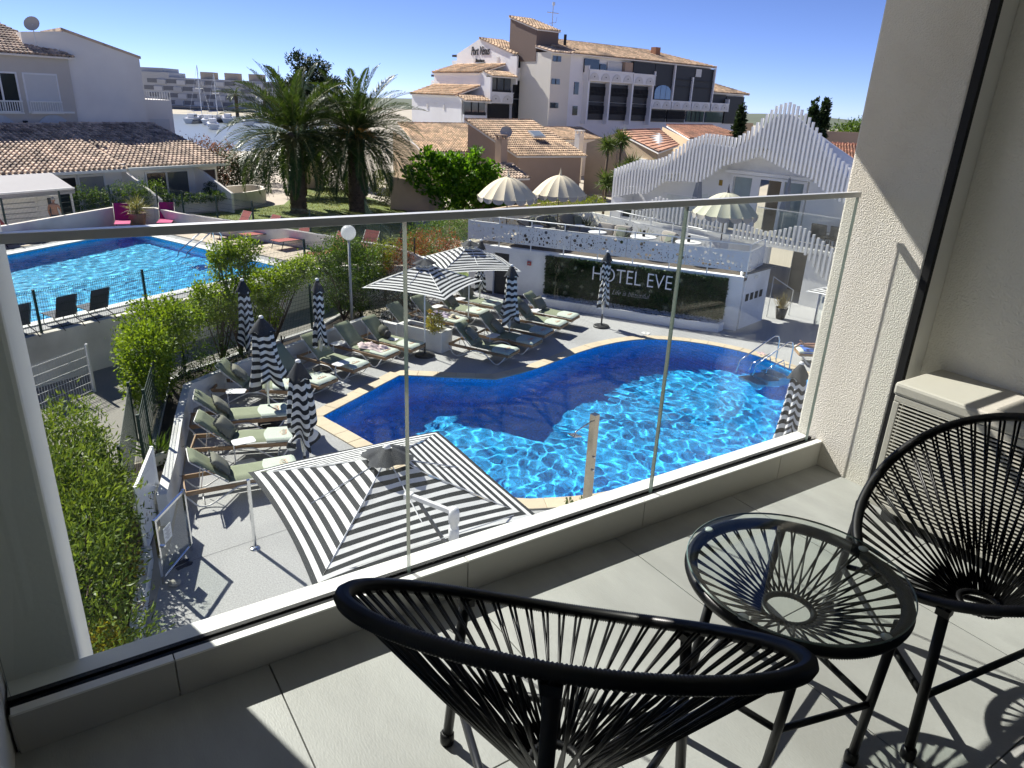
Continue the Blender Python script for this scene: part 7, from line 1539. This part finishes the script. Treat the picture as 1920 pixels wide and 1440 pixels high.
# main range
vb('wall', pw, 0, 25.5, .3, 12, 0, 11.9); vb('wall', pw, 25.5, 33.7, .3, 10, 0, 9.0)
roof(pv_, 'tiled_roof', onv(-.2, -.5, 11.98), onv(25.7, -.5, 12.0), onv(-1.6, 6, 13.7), onv(19.5, 6, 13.7), tile_a, .36, .55); roof(pv_, 'tiled_roof', onv(25.6, -.5, 9.05), onv(33.9, -.5, 9.05), onv(25.6, 5, 10.7), onv(30, 5, 10.7), tile_a, .36, .55)
vb('end_wall', pbrown, 25.5, 25.9, 2, 5, 9, 11.0); vb('chimney', M('brick_stack', (.30, .15, .09), .9), 17.4, 18.3, 3, 3.8, 12.6, 13.9); MB().tube([onv(1.35, 2.5, 12.5), onv(1.35, 2.5, 14.0)], .16, 8).build('flue', dark, pv_)
def bay(s0, s1, z0, z1, t=.1, lattice=True):
    o = vb('shutter', shut, s0, s1, t, t + .15, z0, z1); m = MB(); k = max(2, int((s1 - s0) / .22))
    for i in range(k + 1): p = onv(s0 + (s1 - s0) * i / k, t - .05, (z0 * .42 + z1 * .58)); m.box(p, (.05, .05, .9))
    m.build('lattice', shut2, o); vb('rail', rail_b, s0, s1, t - .1, t - .04, z0 + (z1 - z0) * .52, z0 + (z1 - z0) * .545, o); return o
def parapet(s0, s1, z0, z1, t=-.55, arches=2):
    o = vb('parapet', pw, s0, s1, t, t + .15, z0, z1); vb('balcony_floor', pw, s0, s1, t + .15, t + 1.0, z0 - .02, z0 + .16, o)
    for i in range(arches):
        c = s0 + (s1 - s0) * (i + .5) / arches; r = min(.72, (s1 - s0) / arches * .42); pts = [(c - r, 0), (c + r, 0)] + [(c + r * math.cos(a), r * 1.02 * math.sin(a) + .02) for a in np.linspace(.05, PI - .05, 9)]
        MB().slab(onv(0, t - .03, z0 + .12), (VU.x, VU.y, 0), (0, 0, 1), pts, .03).build('arch_relief', arch_p, o); p = onv(c, t - .05, z0 + .12 + r * .45); MB().box(p, (.12, .05, .12)).build('arch_vent', dark, o)
    vb('coping', pw, s0 - .05, s1 + .05, t - .06, t + .2, z1, z1 + .1, o); return o
for (s0, s1) in ((2.75, 5.85), (6.25, 9.7), (10.1, 13.3)): bay(s0, s1, 5.25, 7.15); bay(s0, s1, 7.2, 9.15)
for s in (2.5, 5.95, 9.8, 13.4): vb('column', pw, s, s + .26, -.5, .3, 4.8, 9.4)
parapet(2.4, 9.75, 9.35, 10.45, arches=4); parapet(9.85, 13.75, 9.3, 10.4, arches=2); vb('divider', pw, 2.35, 2.55, -.55, .3, 9.3, 10.9); vb('divider', pw, 13.6, 13.8, -.55, .3, 9.3, 10.9)
vb('window', pane_d, 2.3, 4.6, .1, .25, 10.2, 11.6); vb('window', sh_m, 6.0, 8.4, .1, .25, 10.2, 11.5); vb('window', pane_d, 4.8, 5.8, .1, .25, 10.2, 11.2); vb('party_wall', brown_w, 8.5, 9.8, -.3, .3, 10.3, 11.6); vb('shutter', shut, 9.9, 13.7, -.35, .1, 10.4, 11.75); vb('shutter', shut, 13.8, 25.4, -.35, .1, 7.7, 11.75)
for (s0, s1, z0, z1) in ((1.1, 1.75, 7.86, 9.14), (1.1, 1.8, 5.68, 6.65)): vb('window', pane_d, s0, s1, .2, .35, z0, z1)
for s in (17.2, 20.9, 25.3): vb('column', pw, s, s + .2, -.6, -.3, 7.6, 11.8 if s != 20.9 else 10.6)
pts = [(14.0, 7.85), (17.0, 7.85), (17.0, 8.7)] + [(15.5 + 1.5 * math.cos(a), 8.7 + .75 * math.sin(a)) for a in np.linspace(.2, PI - .2, 8)] + [(14.0, 8.7)]
MB().slab(onv(0, -.40, 0), (VU.x, VU.y, 0), (0, 0, 1), pts, .06).build('arched_window', M('blue_glass', (.10, .20, .36), .06, .1, spec=.9), pv_)
for s in (15.0, 16.0): vb('mullion', rail_b, s, s + .07, -.46, -.4, 7.85, 9.4)
vb('window', sh_m, 21.6, 22.7, -.42, -.36, 10.7, 11.6)
for z_ in (9.4, 10.2): 
    for s0, s1 in ((17.5, 20.8), (21.1, 25.2)): vb('rail', rail_b, s0, s1, -.5, -.4, z_, z_ + .1)
for (s0, s1) in ((13.6, 17.2), (17.4, 21.2), (21.4, 25.2), (25.5, 29.3)): parapet(s0, s1, 6.75, 7.65, arches=2)
vb('divider', pw, 29.2, 29.4, -.55, .3, 6.7, 8.3)
bay(13.8, 17.2, 5.2, 6.65); bay(17.5, 21.0, 5.2, 6.65); vb('window', pane_v, 21.4, 25.0, .1, .25, 5.3, 6.6); vb('window', pane_v, 25.4, 29.2, .1, .25, 5.3, 6.6); vb('shutter', shut, 29.4, 33.5, .0, .2, 5.2, 8.7); vb('shutter', shut, 25.7, 29.3, .05, .2, 7.7, 8.8)
for s in (22.3, 23.2, 24.1): vb('mullion', rail_b, s, s + .07, .04, .1, 5.3, 6.6)
# stair block and brown tower
vb('stair_block', pcream, -2.9, -.1, -.15, 5, 0, 11.9); roof(pv_, 'tiled_roof', onv(-3.0, -.5, 11.9), onv(.0, -.5, 11.9), onv(-3.0, 2.4, 12.5), onv(0, 2.4, 12.5), tile_b, .36, .55)
for z0, z1 in ((11.0, 11.55), (8.75, 9.3), (6.35, 6.9)): o = vb('window', pane_v, -2.75, -1.55, -.2, -.1, z0, z1); vb('mullion', rail_b, -2.2, -2.12, -.24, -.2, z0, z1, o)
tw = [(-2.95, 2.4), (.25, 2.4), (.25, 7.0), (-2.95, 7.0)]; m = MB(); zt = [14.2, 14.2, 15.5, 15.5]; q = [onv(s, t, 0) for s, t in tw]; m.add([(p.x, p.y, 11.0) for p in q] + [(p.x, p.y, z) for p, z in zip(q, zt)], [(i, (i + 1) % 4, 4 + (i + 1) % 4, 4 + i) for i in range(4)] + [(4, 5, 6, 7)]); m.build('tower', pbrown, pv_)
roof(pv_, 'tiled_roof', onv(-3.05, 2.2, 14.2), onv(.35, 2.2, 14.2), onv(-3.05, 7.1, 15.6), onv(.35, 7.1, 15.6), tile_a, .36, .55)
m = MB(); p = onv(1.55, 5, 14.2)
m.tube([p, p + Vector((0, 0, 3.1))], .05, 5); m.tube([p + Vector((-.8, 0, 2.1)), p + Vector((.8, 0, 2.1))], .035, 4); m.tube([p + Vector((-.45, 0, 1.0)), p + Vector((.5, 0, 1.15)), p + Vector((.6, 0, 1.7))], .03, 4); m.box(p + Vector((.05, 0, 3.0)), (.3, .1, .35)); m.build('antenna', alu, pv_)
# stepped bays on the left
def gable(s, s2, pts): return MB().slab(onv(s, 0, 0), (VV.x, VV.y, 0), (0, 0, 1), pts, (s2 - s)).build('gable_block', pw, pv_)
gable(-3.6, 0, [(5.6, 0), (16.3, 0), (16.3, 11.9), (11.7, 13.45), (7.0, 12.1), (5.6, 11.65)])
roof(pv_, 'tiled_roof', onv(-3.7, 5.3, 11.75), onv(.0, 5.3, 11.75), onv(-3.7, 11.7, 13.5), onv(0, 11.7, 13.5), tile_a, .36, .55)
vb('step_block', pw, -7.1, -3.6, 5.7, 16, 0, 9.6); vb('step_block', pw, -10.3, -7.1, 5.8, 15.9, 0, 7.1)
roof(pv_, 'tiled_roof', onv(-7.3, 16.2, 9.65), onv(-7.3, 6.8, 9.65), onv(-3.6, 16.2, 10.7), onv(-3.6, 6.8, 10.7), tile_a, .36, .55); roof(pv_, 'tiled_roof', onv(-10.5, 16, 7.2), onv(-10.5, 6.8, 7.2), onv(-7.1, 16, 8.3), onv(-7.1, 6.8, 8.3), tile_a, .36, .55)
roof(pv_, 'tiled_roof', onv(-7.2, 4.4, 9.35), onv(-3.7, 4.4, 9.35), onv(-7.2, 6.2, 9.85), onv(-3.7, 6.2, 9.85), tile_a, .36, .55); roof(pv_, 'tiled_roof', onv(-10.6, 4.6, 6.75), onv(-7.1, 4.6, 6.75), onv(-10.6, 6.2, 7.2), onv(-7.1, 6.2, 7.2), tile_a, .36, .55)
for (s0, s1, z0, z1, mt) in ((-3.45, -.5, 10.3, 11.55, pane_v), (-6.9, -3.9, 7.7, 9.2, pane_v), (-10.3, -7.4, 5.3, 6.6, pane_v)):
    o = vb('window', mt, s0, s1, 5.35, 5.5, z0, z1); vb('rail', rail_b, s0, s1, 5.2, 5.3, z0 - .05, z0 + .28, o)
    for k in (1, 2): s = s0 + (s1 - s0) * k / 3; vb('mullion', rail_b, s, s + .08, 5.28, 5.35, z0, z1, o)
for (s0, s1, z0, z1) in ((-3.6, -.4, 9.1, 10.25), (-7.1, -3.75, 6.6, 7.65)): parapet(s0, s1, z0, z1, t=5.0, arches=2)
bay(-3.45, -.55, 5.0, 7.05, 5.3); bay(-3.45, -.55, 7.15, 9.0, 5.3); vb('loggia', dark, -6.9, -3.9, 5.4, 5.6, 4.9, 6.5); vb('parapet', pw, -10.4, -7.2, 5.2, 5.4, 4.4, 5.3)
for s, t0, z0, z1 in ((-3.75, 4.6, 8.6, 11.5), (-.45, 5.2, 4.8, 11.7), (-7.25, 4.7, 6.5, 9.2)): vb('side_fin', pw, s, s + .22, t0, 5.8, z0, z1)
for t0, z0, z1 in ((8.0, 11.0, 11.5), (11.4 + 1.0, 11.0, 11.5)): vb('vent', arch_p, -3.66, -3.58, t0, t0 + .4, z0, z1)
for t0 in (9.0, 12.4): vb('vent', arch_p, -10.36, -10.28, t0, t0 + .25, 5.7, 6.2)
for (s, t, z) in ((-3.0, 17.0, 10.6), (-6.2, 16.8, 8.2)): vb('balcony_box', pw, s - .4, s + 2, 16.3, t + .6, z - 1, z + .6); vb('balcony_roof', dark, s - .4, s + 2, 16.3, t + .6, z + 1.0, z + 1.25)
ink = M('black_sign_paint', (.02, .02, .022), .6)
def sgn_text(txt, t_left, z, size, width, shear=.25, off=.0, name='sign_letter', each=True): stand_text(name, txt, onv(-3.64, t_left, z), -VV, -VU, size, .03, ink, pv_, width, shear, off, each)
sgn_text('Port V\u00e9nus', 13.3, 11.72, 1.35, 3.6, .3, -.006); sgn_text('R\u00e9sidence', 12.4, 10.95, .55, 1.7, .3, 0, 'small_letter')
MB().tube([onv(-3.66, 12.3, 10.78), onv(-3.66, 11.4, 10.86), onv(-3.66, 10.6, 10.9)], .035, 5).build('underline', ink, pv_)
# low hills on the horizon
hill_m = M('far_scrub', (.10, .12, .08), .95, .3, .05); m = MB()
def hf_(u, v): a = R_(75) - R_(110) * u; r = 420 + 180 * v; h_ = (3.6 + 1.2 * math.sin(u * 23) + .8 * math.sin(u * 57 + 1)) * math.sin(v * PI * .5); return Vector((r * math.cos(a), r * math.sin(a), h_ * 1.0))
m.grid(hf_, 120, 6); m.build('hills', hill_m, None, True, kind='structure')
